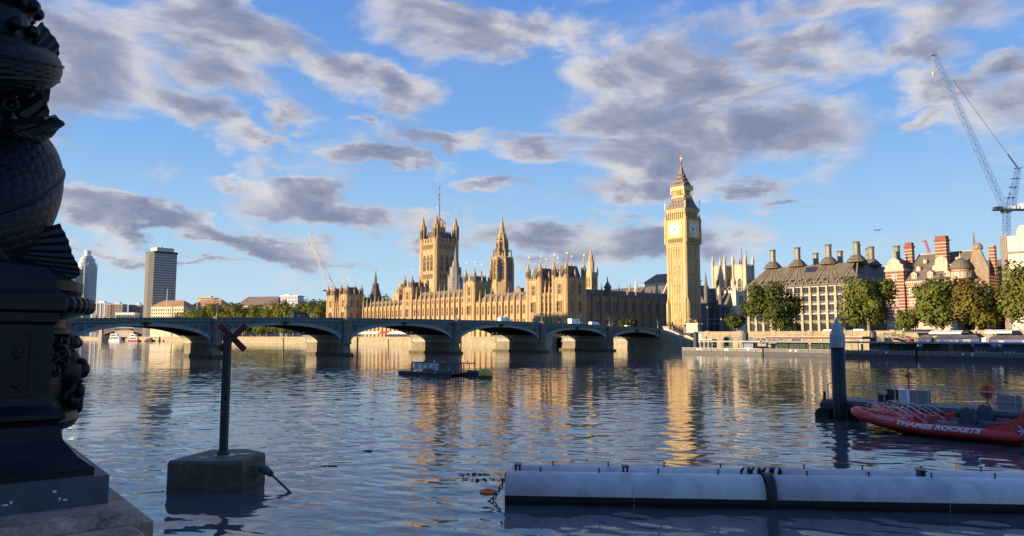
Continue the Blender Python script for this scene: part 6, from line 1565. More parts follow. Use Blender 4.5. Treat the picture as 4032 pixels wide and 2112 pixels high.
# far bridge, moored boats, river marks
LBC = pmat('far_bridge_paint', (.34, .23, .235), .7, .12, .2); LBD = pmat('far_bridge_grey', (.16, .145, .165), .7, .12, .2)
T = thing('far_bridge', 'distant low-arched mauve bridge seen through the left arch', 'bridge', (-740., 1000., 0), 0)
for k in range(9):
    x0 = k*62.; g = G(); N = 16
    for i in range(N):
        a, b = x0+62*i/N, x0+62*(i+1)/N; za, zb = (7.5+6.4*sin(pi*i/N)), (7.5+6.4*sin(pi*(i+1)/N))
        for y in (0, 16): g.face((a, y, za), (b, y, zb), (b, y, 15.6), (a, y, 15.6))
        g.face((a, 0, za), (b, 0, zb), (b, 16, zb), (a, 16, za))
    g.build('arch', LBD, T); g = G()
    for i in range(N):
        a, b = x0+62*i/N, x0+62*(i+1)/N; za, zb = (7.5+6.4*sin(pi*i/N)), (7.5+6.4*sin(pi*(i+1)/N)); g.face((a, -.3, za), (b, -.3, zb), (b, -.3, zb+1.3), (a, -.3, za+1.3))
    g.build('arch_rim', LBC, T); g = G(); g.box(x0-2.6, -2, -3, x0+2.6, 18, 9); g.box(x0-1.8, -.8, 9, x0+1.8, 17, 18.2); g.build('pier', PALE, T)
g = G(); g.box(0, -.3, 15.6, 558, 16.3, 17.4); g.build('parapet', LBD, T)
g = G(); g.box(-900, 0, -2, 0, 10, 4.6); tag(g.build('river_wall', WALLST, None, False, (-640, 1180, 0), radians(-20)), 'distant river wall beyond the far bridge', 'wall')
tag(g.build('river_wall', WALLST, None, False, (-560, 905, 0), radians(128)) if False else bpy.data.objects['river_wall'], 'long pale stone river wall with a tide line, running below the palace', 'wall')
for i in range(7):
    P = Vector((-610+34*i, 1120+8*(i % 3), 4)); tree('distant tree beyond the far bridge, %s from the left under the arch' % ('first', 'second', 'third', 'fourth', 'fifth', 'sixth', 'seventh')[i], P, 19+3*(i % 2), 18, 2, 900, 1.5, 400+i, LEAF1, 'distant trees beyond the far bridge')
def ferry(label, P, L, hull, h):
    T = thing('river_boat', label, 'boat', P, radians(-6), 'moored river boats'); 
    g = G(); g.prism([(-L/2, -2.6), (L/2-3, -2.6), (L/2, 0), (L/2-3, 2.6), (-L/2, 2.6)], -.3, 1.7, 1.04); g.build('hull', hull, T)
    g = G(); g.box(-L/2+.8, -2.2, 1.7, L/2-4, 2.2, h*.62); g.box(-L/2+1.5, -1.9, h*.62, L/2-7, 1.9, h); g.build('deckhouse', WHITE, T)
    g = G(); g.box(-L/2+1.5, -2.28, h*.34, L/2-5, -2.2, h*.5); g.box(-L/2+2.5, -1.98, h*.72, L/2-8, -1.9, h*.88); g.build('window', GLASS, T)
    g = G(); g.prism(g.ngon(0, 0, .12, 6), h, h+2.6); g.build('mast', DKIRON, T); return T
ferry('white two-deck river boat moored furthest left under the left arch', (-479., 900., 0), 17., WHITE, 9.2)
ferry('white river boat with a red waterline moored under the left arch', (-446., 880., 0), 15., RED, 8.6)
T = ferry('low dark work boat beside the red and white boat', (-424., 872., 0), 12., DKIRON, 3.6); bpy.data.objects[[k for k in bpy.data.objects.keys() if k.startswith('deckhouse')][-1]].data.materials[0] = LEADROOF
for (x, y, h, lab) in ((-80.7, 262.3, 5.2, 'dark timber marker post standing in the second arch from the left'), (-45.2, 217.5, 5.6, 'pale timber post standing in the river before the third arch'), (-48.7, 292.5, 4.9, 'slim dark marker post behind the third arch'), (-18., 262., 5.2, 'timber marker post behind the fourth arch')):
    o = thing('marker_post', lab, 'post', (x, y, 0), 0, 'timber marker posts'); g = G(); g.lathe([(.26, -2), (.24, h-.3), (.3, h-.25), (.2, h)], 8); g.build('post', BARK, o)
P = at(3453, 907, 1500.); T = thing('airplane', 'tiny dark airliner low in the sky over the striped building', 'airplane', P, radians(20)); g = G(); g.tube([(-9, 0, 0), (-7.5, 0, .2), (6, 0, .2), (9, 0, 1)], [.3, 1., 1., .3], 8); g.build('fuselage', GREYP, T)
for s in (-1, 1): g = G(); g.raw([(-2, s*.5, 0), (2, s*.5, 0), (4, s*9, .6), (2.6, s*9, .6), (-2, s*.5, .25), (2, s*.5, .25), (4, s*9, .75), (2.6, s*9, .75)], [(0, 1, 2, 3), (7, 6, 5, 4), (0, 4, 5, 1), (2, 6, 7, 3), (1, 5, 6, 2), (3, 7, 4, 0)]); g.build('wing', GREYP, T)
g = G(); g.raw([(6.5, -.1, .8), (9, -.1, .8), (9.6, -.1, 4), (8.2, -.1, 4), (6.5, .1, .8), (9, .1, .8), (9.6, .1, 4), (8.2, .1, 4)], [(0, 1, 2, 3), (7, 6, 5, 4), (0, 4, 5, 1), (1, 5, 6, 2), (2, 6, 7, 3), (3, 7, 4, 0)]); g.build('tail_fin', GREYP, T)

# ---------------------------------------------------------------- debris raft and yellow buoy in mid river
RAFTM = pmat('raft_dark_steel', (.035, .04, .05), .6, .3, 1.); 
P = Vector((-17.4, 114.9, 0)); ang = atan2(106.9-114.9, -8.9+17.4); T = thing('debris_raft', 'dark floating debris raft with an open cage and a white banner', 'raft', P, ang)
loc_, wor_ = frame(P, ang); L = 11.6
def pontoon(y0, y1, x0, x1): g = G(); g.prism([(x0, (y0+y1)/2), (x0+.6, y0), (x1-.3, y0), (x1, y0+.3), (x1, y1-.3), (x1-.3, y1), (x0+.6, y1)], -.3, .5); g.tube([(x1-2.2, (y0+y1)/2, .45), (x1, (y0+y1)/2, .4)], .42, 10); g.build('float', RAFTM, T)
e = loc_(Vector((-4.4, 108.7, 0))); pontoon(-.6, .6, 0, L); pontoon(e.y-1.2, e.y, 1.5, e.x)
g = G(); g.box(1.6, .6, .32, L-.4, e.y-1.2, .42); g.build('deck', RAFTM, T)
g = G(); xs = [2.2+k*(e.x-.6-2.2)/9 for k in range(10)]; ym = .9; y2 = e.y-.8
for y in (ym, y2):
    g.tube([(xs[0], y, 1.85), (xs[-1], y, 1.85)], .08, 5); g.tube([(xs[0], y, .75), (xs[-1], y, .75)], .035, 5)
    for x in xs: g.tube([(x, y, .4), (x, y, 1.85)], .075 if y == ym else .06, 5)
for x in xs[::2]: g.tube([(x, ym, 1.85), (x, y2, 1.85)], .04, 5)
g.tube([(1.9, ym, .4), (1.9, ym, 1.6), (2.3, ym, 1.95)], .09, 6); g.build('cage', DKIRON, T)
bn = G(); bn.box(2.5, ym-.03, .82, 8.3, ym-.01, 1.78); ban = bn.build('banner', WHITE, T)
text_mesh('I EAT RUBBISH', .42, ban, GREYP, (5.1, ym-.04, 1.5), (pi/2, 0, 0), sx=.8)
g = G(); g.box(2.6, ym-.045, .95, 3.4, ym-.035, 1.68); g.box(6.9, ym-.045, .95, 8.1, ym-.035, 1.62); g.build('printed_panel', pmat('banner_blue_grey', (.45, .47, .50), .6, .15, 3.), ban)
g = G()
for i in range(60): g.ball((6+rnd.gauss(0, .5), .8+rnd.gauss(0, .15), .6+abs(rnd.gauss(0, .22))), rnd.uniform(.05, .13), 5, 3)
g.build('weed_clump', LEAF1, T)
for x, y in ((2.6, y2), (5.5, y2), (9., y2)): pass
for k, (x, y) in enumerate(((5.0, ym), (7.2, ym), (9.4, ym), (11.6, y2), (13., y2))):
    p = wor_(x, y, 1.9); q = G(); q.lathe([(.02, 0), (.09, .04), (.11, .14), (.05, .24), (.055, .3), (.02, .36)], 8); q.tube([(.04, 0, .15), (-.18, 0, .1)], [.07, .02], 6); q.tube([(.03, 0, .3), (.13, 0, .29)], [.02, .005], 5)
    if x > e.x-.6: continue
    o = q.build('gull', WHITE if k % 2 else GREYP, None, True, p, k*1.3); tag(o, 'gull perched on the raft cage rail, %s from the left' % ('first', 'second', 'third', 'fourth', 'fifth')[k], 'gull', 'gulls on the raft')
T = thing('mooring_buoy', 'yellow mooring buoy with a dark base floating beside the raft', 'buoy', (-3.7, 104.6, 0), 0); g = G(); g.lathe([(.9, .18), (1.0, .3), (.95, .75), (.65, 1.15), (.25, 1.3), (.05, 1.32)], 20); g.build('dome', YELLOW, T, True); g = G(); g.lathe([(.92, -.4), (1.02, .0), (1.0, .28)], 20); g.build('base', DKIRON, T)

# ---------------------------------------------------------------- mooring block with the red cross
CONC = pmat('wet_weedy_concrete', (.10, .10, .075), .7, .35, 1.2, fine=7., bump=.4, bdist=.04, streak=.6, stain=((.035, .045, .02), .8)); POSTM = pmat('weathered_post', (.045, .05, .045), .75, .35, 2., streak=.5); XRED = pmat('faded_red_board', (.16, .026, .022), .6, .3, 3., streak=.4)
T = thing('cross_mark', 'hexagonal weedy concrete mooring block with a tall post and red cross', 'navigation mark', (-11.3, 29.5, 0), 0)
poly = [(-1.59, -1.27), (0., -1.42), (1.18, -1.2), (1.42, .72), (.3, 1.75), (-1.1, 1.55)]
g = G(); g.prism(poly, -1.0, 1.02, 1.0); g.prism(poly, 1.02, 1.13, .965); b = g.build('block', CONC, T)
g = G(); g.prism([(x*1.004, y*1.004) for x, y in poly], -.9, .16); g.build('weed_band', SLIME, b)
g = G(); g.lathe([(.42, 1.13), (.42, 1.145)], 14, .05, .05, ry=.8); g.lathe([(.3, 1.145), (.3, 1.155)], 9, .75, .2, ry=.5); g.lathe([(.22, 1.13), (.2, 1.14)], 7, -.6, -.5, ry=.5); g.build('droppings', PALE, b)
g = G(); g.box(-.13, -.13, 1.1, .13, .13, 5.82); g.lathe([(.26, 1.1), (.24, 1.25), (.14, 1.32)], 8); g.build('post', POSTM, T)
for s, nm in ((1, 'a'), (-1, 'b')):
    g = G(); g.box(-.70, -.03, -.115, .70, .03, .115); o = g.build('cross_board', XRED, T, loc=(.13, .17 if s > 0 else .235, 5.72)); o.rotation_euler = (0, s*radians(45), radians(6))
g = G(); g.box(1.2, -.55, .35, 1.5, .25, .85); g.tube([(1.4, -.1, .7), (1.75, -.25, .62), (2.05, -.5, .5)], [.13, .17, .12], 8); g.build('cable_shackle', CONC, T)
g = G(); g.tube([(2.0, -.45, .52), (2.7, -1.1, .2), (3.3, -1.7, -.08)], .045, 6); g.build('cable', DKIRON, T)

# ---------------------------------------------------------------- white floating boom
TUBE = pmat('grey_white_boom_plastic', (.64, .62, .58), .5, .13, .7, fine=9., streak=.4, stain=((.34, .34, .30), .5), bump=.15, bdist=.02); TUBEB = pmat('black_waterline_slime', (.012, .014, .012), .6, .4, 2., bump=.5, bdist=.03); RUBBER = pmat('black_rubber_sleeve', (.03, .028, .026), .6, .3, 3., bump=.4, bdist=.02)
def boom(label, x0, L, ang, y0):
    T = thing('floating_boom', label, 'floating boom', (x0, y0, 0), ang, 'floating boom sections')
    for k, (y, r, zc, e) in enumerate(((.72, .75, .27, 0.), (2.35, .70, .27, .1))):
        n = 28; a_lo = math.asin((.33-zc)/r)
        def arc(a0, a1, m, rad): return [(y-rad*cos(a), zc+rad*sin(a)) for a in [a0+(a1-a0)*i/m for i in range(m+1)]]
        def shell(pts):
            g = G()
            for (ya, za), (yb, zb) in zip(pts[:-1], pts[1:]): g.face((e, ya, za), (L-e, ya, za), (L-e, yb, zb), (e, yb, zb))
            for x in (e, L-e): g.face(*[(x, p, q) for p, q in pts])
            return g
        t = shell(arc(a_lo, pi-a_lo, 18, r)).build('tube', TUBE, T, True, weld=True)
        m = t.data; 
        for p in m.polygons:
            if abs(p.normal.x) > .9: p.use_smooth = False
        b = shell(arc(a_lo, -pi-a_lo, 14, r+.012)).build('waterline_band', TUBEB, t)
        g = G(); g.torus((L*.5, y, zc), r+.004, .012, 24, 5, 'x'); g.build('seam', TUBE, t)
        for i in range(int(L/2.05)):
            x = 1.2+i*2.05+.4*k
            if x > L-.3: break
            q = G(); q.lathe([(.05, 0), (.03, .02), (.022, .11), (.05, .12), (.05, .15)], 8); q.build('bolt', DKIRON, t, loc=(x, y, zc+r-.005))
    for x in (.35, L*.48):
        g = G(); g.box(x-.13, 1.2, .5, x+.13, 1.7, .72); g.box(x-.1, 1.3, .72, x-.04, 1.6, 1.1); g.box(x+.04, 1.3, .72, x+.1, 1.6, 1.1); g.box(x-.13, 1.25, 1.1, x+.13, 1.65, 1.15); g.build('bracket', DKIRON, T)
    g = G(); g.box(.05, 1.2, .1, L-.05, 1.6, .5); g.build('spine', TUBEB, T)
    g = G(); rr = random.Random(int(L*7))
    for i in range(26):                                           # gull droppings and chalky marks on the upper curve
        x, a, s_ = rr.uniform(.3, L-.3), rr.uniform(55, 120), rr.uniform(.008, .03); c_, d_ = .72-.754*cos(radians(a)), .27+.754*sin(radians(a)); g.ball((x, c_, d_), s_, 6, 4, (1.2, 1, .35)); g.ball((x+.01, c_-.03, d_-.012), s_*.6, 5, 3, (.7, 1.8, .35))
    g.build('droppings', WHITE, T)
    return T
BANG2 = radians(-4.6)
T1 = boom('left section of the grey-white floating boom with an open end', -.25, 8.78, BANG2, 26.0)
loc2, wor2 = frame(Vector((-.25, 26., 0)), BANG2); q = wor2(9.13, 0, 0)
T2 = boom('right section of the grey-white floating boom, running out of the picture', q.x, 11.0, BANG2, q.y)
T = thing('boom_coupling', 'black rubber sleeve and shackles joining the two boom sections', 'coupling', wor2(8.95, .72, 0), BANG2)
g = G()
for r in (.79, .76, .80): pass
pts = [(-.16, .0), (-.1, .06), (0, .02), (.1, .06), (.16, 0)]
vs = []; n = 30
for (x, o) in pts:
    for i in range(n): a = 2*pi*i/n; vs.append((x+.1*sin(a*1)*.6, (.77+o)*cos(a), .27+(.77+o)*sin(a)))
g.raw(vs, [(k*n+i, k*n+(i+1) % n, (k+1)*n+(i+1) % n, (k+1)*n+i) for k in range(4) for i in range(n)]); g.build('sleeve', RUBBER, T, True)
for x in (-.55, -.2, .2, .5):
    g = G(); g.torus((x, .5, 1.0), .16, .05, 14, 6, 'y'); g.torus((x+.14, .62, 1.0), .13, .045, 14, 6, 'x'); g.build('shackle', DKIRON, T)
    g = G(); g.tube([(x-.12, .2, .98), (x, .45, 1.16), (x+.12, .75, 1.1)], .06, 6); g.build('link_plate', STEEL, T)
P = wor2(0., .9, 0)
T = thing('mooring_chain', 'rusty chain hanging from the open end of the boom into the water', 'chain', P, BANG2)
g = G(); a = Vector((.02, .1, .95)); b = Vector((-.75, -.5, -.12)); n = 15
for i in range(n):
    t = (i+.5)/n; p = a+(b-a)*t+Vector((0, 0, -.22*sin(pi*t))); k = len(g.v); g.torus((0, 0, 0), .052, .018, 10, 5, 'y', 1.); d = (b-a).normalized(); rot = Matrix.Rotation(pi/2*(i % 2), 3, d) @ Matrix.Rotation(radians(35), 3, 'Y')
    for j in range(k, len(g.v)): v = Vector(g.v[j]); v.z *= 1.7; v = rot @ v; g.v[j] = tuple(v+p)
g.build('links', DKIRON, T)
ORANGE = pmat('orange_float', (.85, .15, .045), .5, .12, 3.)
T = thing('float_ring', 'small orange float ring tied at the boom end', 'float', wor2(-.62, .35, .36), BANG2); g = G(); g.torus((0, 0, 0), .22, .08, 24, 10, 'z'); g.build('ring', ORANGE, T, True)
for k, (px, py, s) in enumerate(((1850+25/2.061, 1700+350/2.061, .35), (1850+120/2.061, 1700+395/2.061, .8), (1290, 1838, .15), (1448, 1778, .16))):
    P = gnd(px, py); o = thing('driftweed', ['clump of dark driftweed left of the chain', 'long trail of dark driftweed beside the orange ring', 'bit of dark flotsam in the middle of the near river', 'tiny dark flotsam further out on the near river'][k], 'driftweed', (P.x, P.y, .01), 0, 'floating weed'); g = G()
    for i in range(26): x, y = rnd.gauss(0, s), rnd.gauss(0, s*.35); g.ball((x, y, .02), rnd.uniform(.02, .07), 5, 3, (1.6, .8, .5))
    g.build('strands', SLIME, o)

# ---------------------------------------------------------------- steel pile, jetty, speedboats
PILE = pmat('navy_pile_steel', (.016, .022, .030), .5, .25, .8, streak=.45); 
T = thing('steel_pile', 'tall dark steel pile with a pale conical cap', 'pile', (22.68, 51.8, 0), 0)
g = G(); g.lathe([(.46, -3), (.46, 5.05)], 24); g.build('shaft', PILE, T, True, weld=True); g = G(); g.lathe([(.50, 5.0), (.50, 5.85), (.46, 5.95), (.04, 7.1), (.0, 7.12)], 24); g.build('cap', pmat('pale_pile_cap', (.42, .42, .42), .5, .08, 2.), T)
g = G(); g.box(-.3, -.5, .3, -.2, -.42, 3.1); g.build('guide_rail', DKIRON, T)
BO = Vector((27.2, 39.9, 0)); BANG3 = atan2(.777, -.63); bl3, bw3 = frame(BO, BANG3)
JT = thing('jetty', 'grey floating jetty with steel railings behind the speedboats', 'jetty', bw3(13.5, -4.1, 0), BANG3)   # local +x towards the pile, -y away
JW = pmat('jetty_decking', (.16, .165, .17), .8, .2, 1.)
g = G(); g.box(-34, -3.2, 1.12, 0, 0, 1.34); g.build('deck', JW, JT)
g = G(); g.box(-34, -3.25, .82, 0.1, -3.0, 1.12); g.box(-34, -.2, .78, .1, .05, 1.12)
for x in range(-33, 1, 4): g.box(x, -3.0, .8, x+.25, -.2, 1.1)
g.build('frame', DKIRON, JT)
for x in (-.8, -8, -16, -24, -32): g = G(); g.tube([(x+.9, -2.9, .2), (x+.9, -.2, .2)], .55, 14); g.tube([(x-1.4, -1.5, .1), (x+1., -1.5, .1)], .6, 12); g.build('float', TUBEB, JT)
g = G()
for x in (-.2, -.9): g.tube([(x, -.1, .7), (x, -.1, 1.9 if x > -.5 else 1.5)], .09, 8)
g.build('bollard', DKIRON, JT)
def rail(x0, x1, y, n, z0=1.34, h=1.08, bars=1, r=.034):
    g = G(); g.tube([(x0, y, z0), (x0, y, z0+h-.08), (x0-.08, y, z0+h), (x1+.08, y, z0+h), (x1, y, z0+h-.08), (x1, y, z0)], r, 6)
    for k in range(1, n): x = x0+(x1-x0)*k/n; g.tube([(x, y, z0), (x, y, z0+h)], r*.9, 6)
    for b in range(bars): g.tube([(x0, y, z0+h*(b+1)/(bars+1)), (x1, y, z0+h*(b+1)/(bars+1))], r*.8, 5)
    g.build('railing', STEEL, JT)
rail(-2.2, -8.4, -.3, 9, bars=0); rail(-2.0, -12., -3.05, 8); rail(-9.5, -20, -.3, 9); rail(-13, -24, -3.05, 9); rail(-21, -33, -.3, 9); rail(-25, -33, -3.05, 6)
g = G(); g.tube([(.1, -1.2, 1.3), (.1, -1.2, 2.3), (-.1, -1.2, 2.45), (-.5, -1.2, 2.45)], .04, 6); g.build('ladder_hoop', STEEL, JT)
PANEL = pmat('frosted_panel', (.26, .27, .28), .4, .1, 1.)
for x in (-5.9, -10.9, -12.3, -13.7): g = G(); g.box(x, -.36, 1.42, x-1.25, -.33, 2.3); g.build('infill_panel', PANEL, JT)
def deckbox(nm, lab, x, y, w, d, h, m): o = thing(nm, lab, nm.replace('_', ' '), JT.matrix_basis @ Vector((x, y, 1.345)), BANG3, 'things on the jetty'); g = G(); g.box(-w/2, -d/2, 0, w/2, d/2, h*.86); g.box(-w/2-.02, -d/2-.02, h*.86, w/2+.02, d/2+.02, h); g.build('body', m, o); return o
JT.matrix_basis
bpy.context.view_layer.update()
deckbox('deck_locker', 'black deck locker behind the railing, the larger of two', -4.3, -1.7, .7, .5, .85, DKIRON); deckbox('deck_locker', 'low black deck locker left of the larger one', -3.7, -1.3, .45, .45, .5, DKIRON)
deckbox('white_cabinet', 'white louvred cabinet beside the black lockers', -5.15, -1.2, .5, .45, .9, WHITE); deckbox('yellow_bin', 'yellow bin beside the orange ring post', -11.6, -1.6, .45, .45, .8, YELLOW)
P = JT.matrix_basis @ Vector((-5.06, -2.2, 1.34)); o = thing('lamp_mast', 'slim red-brown mast with a hooked top on the jetty', 'mast', P, BANG3); g = G(); g.tube([(0, 0, 0), (0, 0, 2.35), (.06, 0, 2.5), (.3, 0, 2.55)], [.05, .035, .03, .02], 8); g.build('pole', pmat('rusty_red_steel', (.16, .06, .05), .6, .2, 4.), o); g = G(); g.lathe([(.05, 0), (.09, .03), (.07, .16), (.02, .18)], 8, .12, 0, z=1.65); g.lathe([(.07, 0), (.07, .14)], 8, .05, 0, z=.85); g.build('lamp', DKIRON, o)
P = JT.matrix_basis @ Vector((-10.3, -.55, 1.34)); o = thing('lifebuoy_stand', 'round orange lifebuoy housing on a green post on the jetty', 'lifebuoy', P, BANG3); g = G(); g.prism(g.ngon(0, 0, .045, 8), 0, 1.6); g.box(-.05, .10, .8, .05, .13, 1.45); g.build('post', pmat('green_post', (.06, .09, .07), .6, .1, 3.), o)
g = G(); g.lathe([(.40, -.05), (.44, 0), (.40, .06), (.28, .09), (.1, .1)], 28)
for j in range(len(g.v)): vx, vy, vz = g.v[j]; g.v[j] = (vx, vz-.02, vy+1.12)
g.build('housing', ORANGE, o, False)

BRED = pmat('red_boat_tube', (.66, .05, .042), .42, .1, 2., coat=.1); BREDP = pmat('faded_red_foredeck', (.40, .10, .10), .6, .1, 2.); TARP = pmat('grey_tarpaulin', (.055, .06, .07), .75, .25, 2.5, bump=.5, bdist=.05); CHROME = pmat('polished_rail', (.6, .6, .62), .2, .05, 2., metal=.9)
def rib_boat(label, off, L, words=True):
    T = thing('speedboat', label, 'speedboat', bw3(0, off, 0), BANG3, 'red inflatable speedboats')
    hw = 1.0; r = .29
    def side(x):
        k = L-2.6
        if x <= k: return hw
        t = (x-k)/2.6; return hw*sqrt(max(0., 1-t*t))
    def rise(x): return .52+.62*max(0, (x-L*.45)/(L*.55))**1.8
    xs = [-.1, .2]+[L*.9*i/14 for i in range(1, 15)]; xs += [L*.94, L*.975, L*.995]
    pts = [(x, side(x), rise(x)) for x in xs]+[(L, 0, rise(L))]+[(x, -side(x), rise(x)) for x in xs[::-1]]
    g = G(); n = len(pts); rr = [r*.55]+[r]*(n-2)+[r*.55]; g.tube(pts, rr, 14); tb = g.build('inflatable_tube', BRED, T, True)
    g = G(); strk = [(x, y+(r*.96 if y > .01 else (-r*.96 if y < -.01 else 0)), z-.02) for x, y, z in pts[2:-2]]; g.tube(strk, .035, 5); g.build('rubbing_strake', BREDP, tb)
    g = G(); hx = [0, L*.3, L*.6, L*.8, L*.93, L*.99]
    sec = [[(x, side(x)*.98, rise(x)-.12), (x, side(x)*.8, rise(x)-.42), (x, 0, -.35+max(0, x-L*.55)*.26), (x, -side(x)*.8, rise(x)-.42), (x, -side(x)*.98, rise(x)-.12)] for x in hx]
    vs = [p for s in sec for p in s]; fs = [(k*5+i, k*5+i+1, (k+1)*5+i+1, (k+1)*5+i) for k in range(5) for i in range(4)]+[(0, 1, 2, 3, 4)]; g.raw(vs, fs); g.build('hull', pmat('dark_red_hull', (.20, .018, .018), .5, .15, 2.) if 'dark_red_hull' not in MATS else MATS['dark_red_hull'], T, True)
    g = G(); g.raw([(.1, -hw+.1, .42), (.1, hw-.1, .42), (L*.6, hw-.1, .5), (L*.6, -hw+.1, .5)], [(0, 1, 2, 3)]); g.raw([(L*.6, -hw+.1, .72), (L*.6, hw-.1, .72), (L*.84, .72, .95), (L*.95, 0, 1.05), (L*.84, -.72, .95)], [(0, 1, 2, 3, 4)]); g.raw([(L*.6, -hw+.1, .5), (L*.6, hw-.1, .5), (L*.6, hw-.1, .72), (L*.6, -hw+.1, .72)], [(0, 1, 2, 3)]); g.build('deck', BREDP, T)
    for k in range(3): g = G(); g.box(L*.5+k*.75, -.62, .45, L*.5+k*.75+.4, .62, .92); g.box(L*.5+k*.75, -.62, .92, L*.5+k*.75+.1, .62, 1.2) if k < 2 else None; g.build('seat', BRED, T)
    for k, x in enumerate((L*.9, L*.79, L*.68)):
        for s in (-1, 1):
            g = G()
            if k == 0: g.tube([(x, s*.4, 1.0), (x, s*.4, 1.62), (x-.12, s*.4, 1.72), (x-.55, s*.4, 1.68), (x-.65, s*.4, 1.6), (x-.65, s*.4, .95)], .026, 6); g.tube([(x, s*.4, 1.3), (x-.65, s*.4, 1.28)], .02, 5)
            else: g.tube([(x+.02, s*.45, .85), (x+.02, s*.45, 1.5), (x-.08, s*.45, 1.6), (x-.25, s*.45, 1.56), (x-1.5, s*.62, .82), (x-1.6, s*.62, .66)], .03, 6)
            g.build('grab_rail', CHROME, T)
    # tarpaulins over the seats and helm: draped grids
    def drape(x0, x1, w, hf, seed):
        rr = random.Random(seed); g = G(); nx, ny = 18, 10; P = []
        for i in range(nx+1):
            for j in range(ny+1):
                u, v = i/nx, j/ny*2-1; x = x0+(x1-x0)*u; e = 1-abs(v)**3.2
                P.append((x+rr.uniform(-.03, .03), v*w*(1+.04*sin(9*u)), .55+(hf(u)*max(0, e))+rr.uniform(-.035, .035)+.04*sin(14*u+4*v)))
        g.raw(P, [(i*(ny+1)+j, (i+1)*(ny+1)+j, (i+1)*(ny+1)+j+1, i*(ny+1)+j+1) for i in range(nx) for j in range(ny)]); g.build('tarpaulin', TARP, T, True)
    drape(1.1, L*.55, .86, lambda u: .38+.06*sin(7*u), 1+int(off*10))
    drape(2.15, 3.15, .5, lambda u: 1.22 if .22 < u < .78 else .5, 2); drape(.95, 2.0, .78, lambda u: .55, 3)
    g = G()
    # engine pod with its swept tail
    prof = [(-.6, .35), (1.5, .62), (1.35, .95), (1.05, 1.12), (.4, 1.25), (.0, 1.45), (-.35, 1.95), (-.75, 1.95), (-.7, 1.0)]
    m = len(prof)
    for s in (-1, 1):
        y0, y1 = s*.72, s*1.06; g.raw([(x, y0, z) for x, z in prof]+[(x, y1-(s*.1 if z > 1.2 else 0), z) for x, z in prof], [tuple(range(m)), tuple(range(2*m-1, m-1, -1))]+[(i, m+i, m+(i+1) % m, (i+1) % m) for i in range(m)])
    pod = g.build('engine_pod', BRED, T)
    g = G(); g.box(-.5, -.7, .3, .55, .7, 1.15); g.build('engine_cover', DKIRON, T)
    if words:
        y = 1.068; PODW, PODB, PODY = pmat('pod_white', (.62, .60, .58), .5, .1, 3.), pmat('pod_blue', (.03, .06, .20), .5, .1, 3.), pmat('pod_orange', (.50, .20, .10), .5, .1, 3.)
        def stripe(nm, mat, polys, yy): g = G(); [g.face(*[(x, yy, z) for x, z in p]) for p in polys]; g.build(nm, mat, pod)
        stripe('sunburst', PODY, [[(.1+.0*k, .72+.10*k), (.1, .76+.10*k), (1.15-.12*k, .80+.06*k)] for k in range(5)], y)
        stripe('flag_blue', PODB, [[(-.05, .85), (-.3, 1.1), (-.05, 1.1)], [(-.62, 1.1), (-.4, 1.1), (-.66, .72)], [(-.05, .8), (-.05, .6), (-.28, .6)]], y+.004)
        stripe('flag_white', PODW, [[(-.02, .56), (-.1, .56), (-.66, 1.14), (-.56, 1.14)], [(-.02, 1.12), (-.12, 1.14), (-.68, .56), (-.58, .54)], [(-.02, .8), (-.02, .88), (-.68, .88), (-.68, .8)]], y+.008)
        c = bpy.data.curves.new('lettering', 'FONT'); 
        def wrap(s, size, xc, phi0, nm, shear=.25, sx=1.25, bold=.0):
            c = bpy.data.curves.new(nm, 'FONT'); c.body = s; c.size = size; c.shear = shear; c.align_x = 'CENTER'; c.align_y = 'CENTER'; c.offset = bold; c.resolution_u = 3
            tmp = bpy.data.objects.new('tmp', c); C.objects.link(tmp); me = bpy.data.meshes.new_from_object(tmp.evaluated_get(bpy.context.evaluated_depsgraph_get())); bpy.data.objects.remove(tmp)
            bm = bmesh.new(); bm.from_mesh(me); bmesh.ops.triangulate(bm, faces=bm.faces)
            for _ in range(2): bmesh.ops.subdivide_edges(bm, edges=[e for e in bm.edges if e.calc_length() > .05], cuts=1)
            for v in bm.verts:
                x = xc-v.co.x*sx; ph = phi0+v.co.y/(r+.006); yy, zz = side(x), rise(x); v.co = Vector((x, yy+(r+.008)*cos(ph), zz+(r+.008)*sin(ph)))
            bmesh.ops.recalc_face_normals(bm, faces=bm.faces); bm.to_mesh(me); bm.free(); me.materials.clear(); me.materials.append(WHITE); link(nm, me, tb)
        wrap('THAMES ROCKETS', .40, 3.9, radians(33), 'lettering', sx=1.32, bold=.012)
        wrap('CAPTAIN ROCKET', .15, 6.9, radians(40), 'lettering', sx=1.1)
    return T
rib_boat('nearer red speedboat lettered in white along its tube, tarpaulins over the seats', 0., 9.0)
rib_boat('further red speedboat, mostly hidden behind the lettered one', -2.45, 8.9, False)

# ---------------------------------------------------------------- parapet and ornate lamp post beside the viewer
EDGE = Vector((-.93, 2.04, 0)); WD = Vector((.625, -.78, 0)); WANG = atan2(WD.y, WD.x)
PARG = pmat('brown_granite_coping', (.36, .24, .155), .75, .5, 9., fine=60., bump=.5, bdist=.006)
o = thing('parapet_wall', 'brown granite parapet under the ornate lamp post', 'wall', EDGE, WANG)      # x runs back past the viewer, +y towards the river
g = G(); g.box(-30, -.66, 2.0, 8, -.04, 4.95); g.build('wall', PARG, o)
def coping(x0, x1, y0, y1, z):
    g = G(); g.box(x0, y0, 4.93, x1, y1, z-.03); k = .035
    g.raw([(x0, y0, z-.03), (x1, y0, z-.03), (x1, y1, z-.03), (x0, y1, z-.03), (x0+k, y0+k, z), (x1-k, y0+k, z), (x1-k, y1-k, z), (x0+k, y1-k, z)], [(4, 5, 6, 7), (0, 1, 5, 4), (1, 2, 6, 5), (2, 3, 7, 6), (3, 0, 4, 7)]); return g
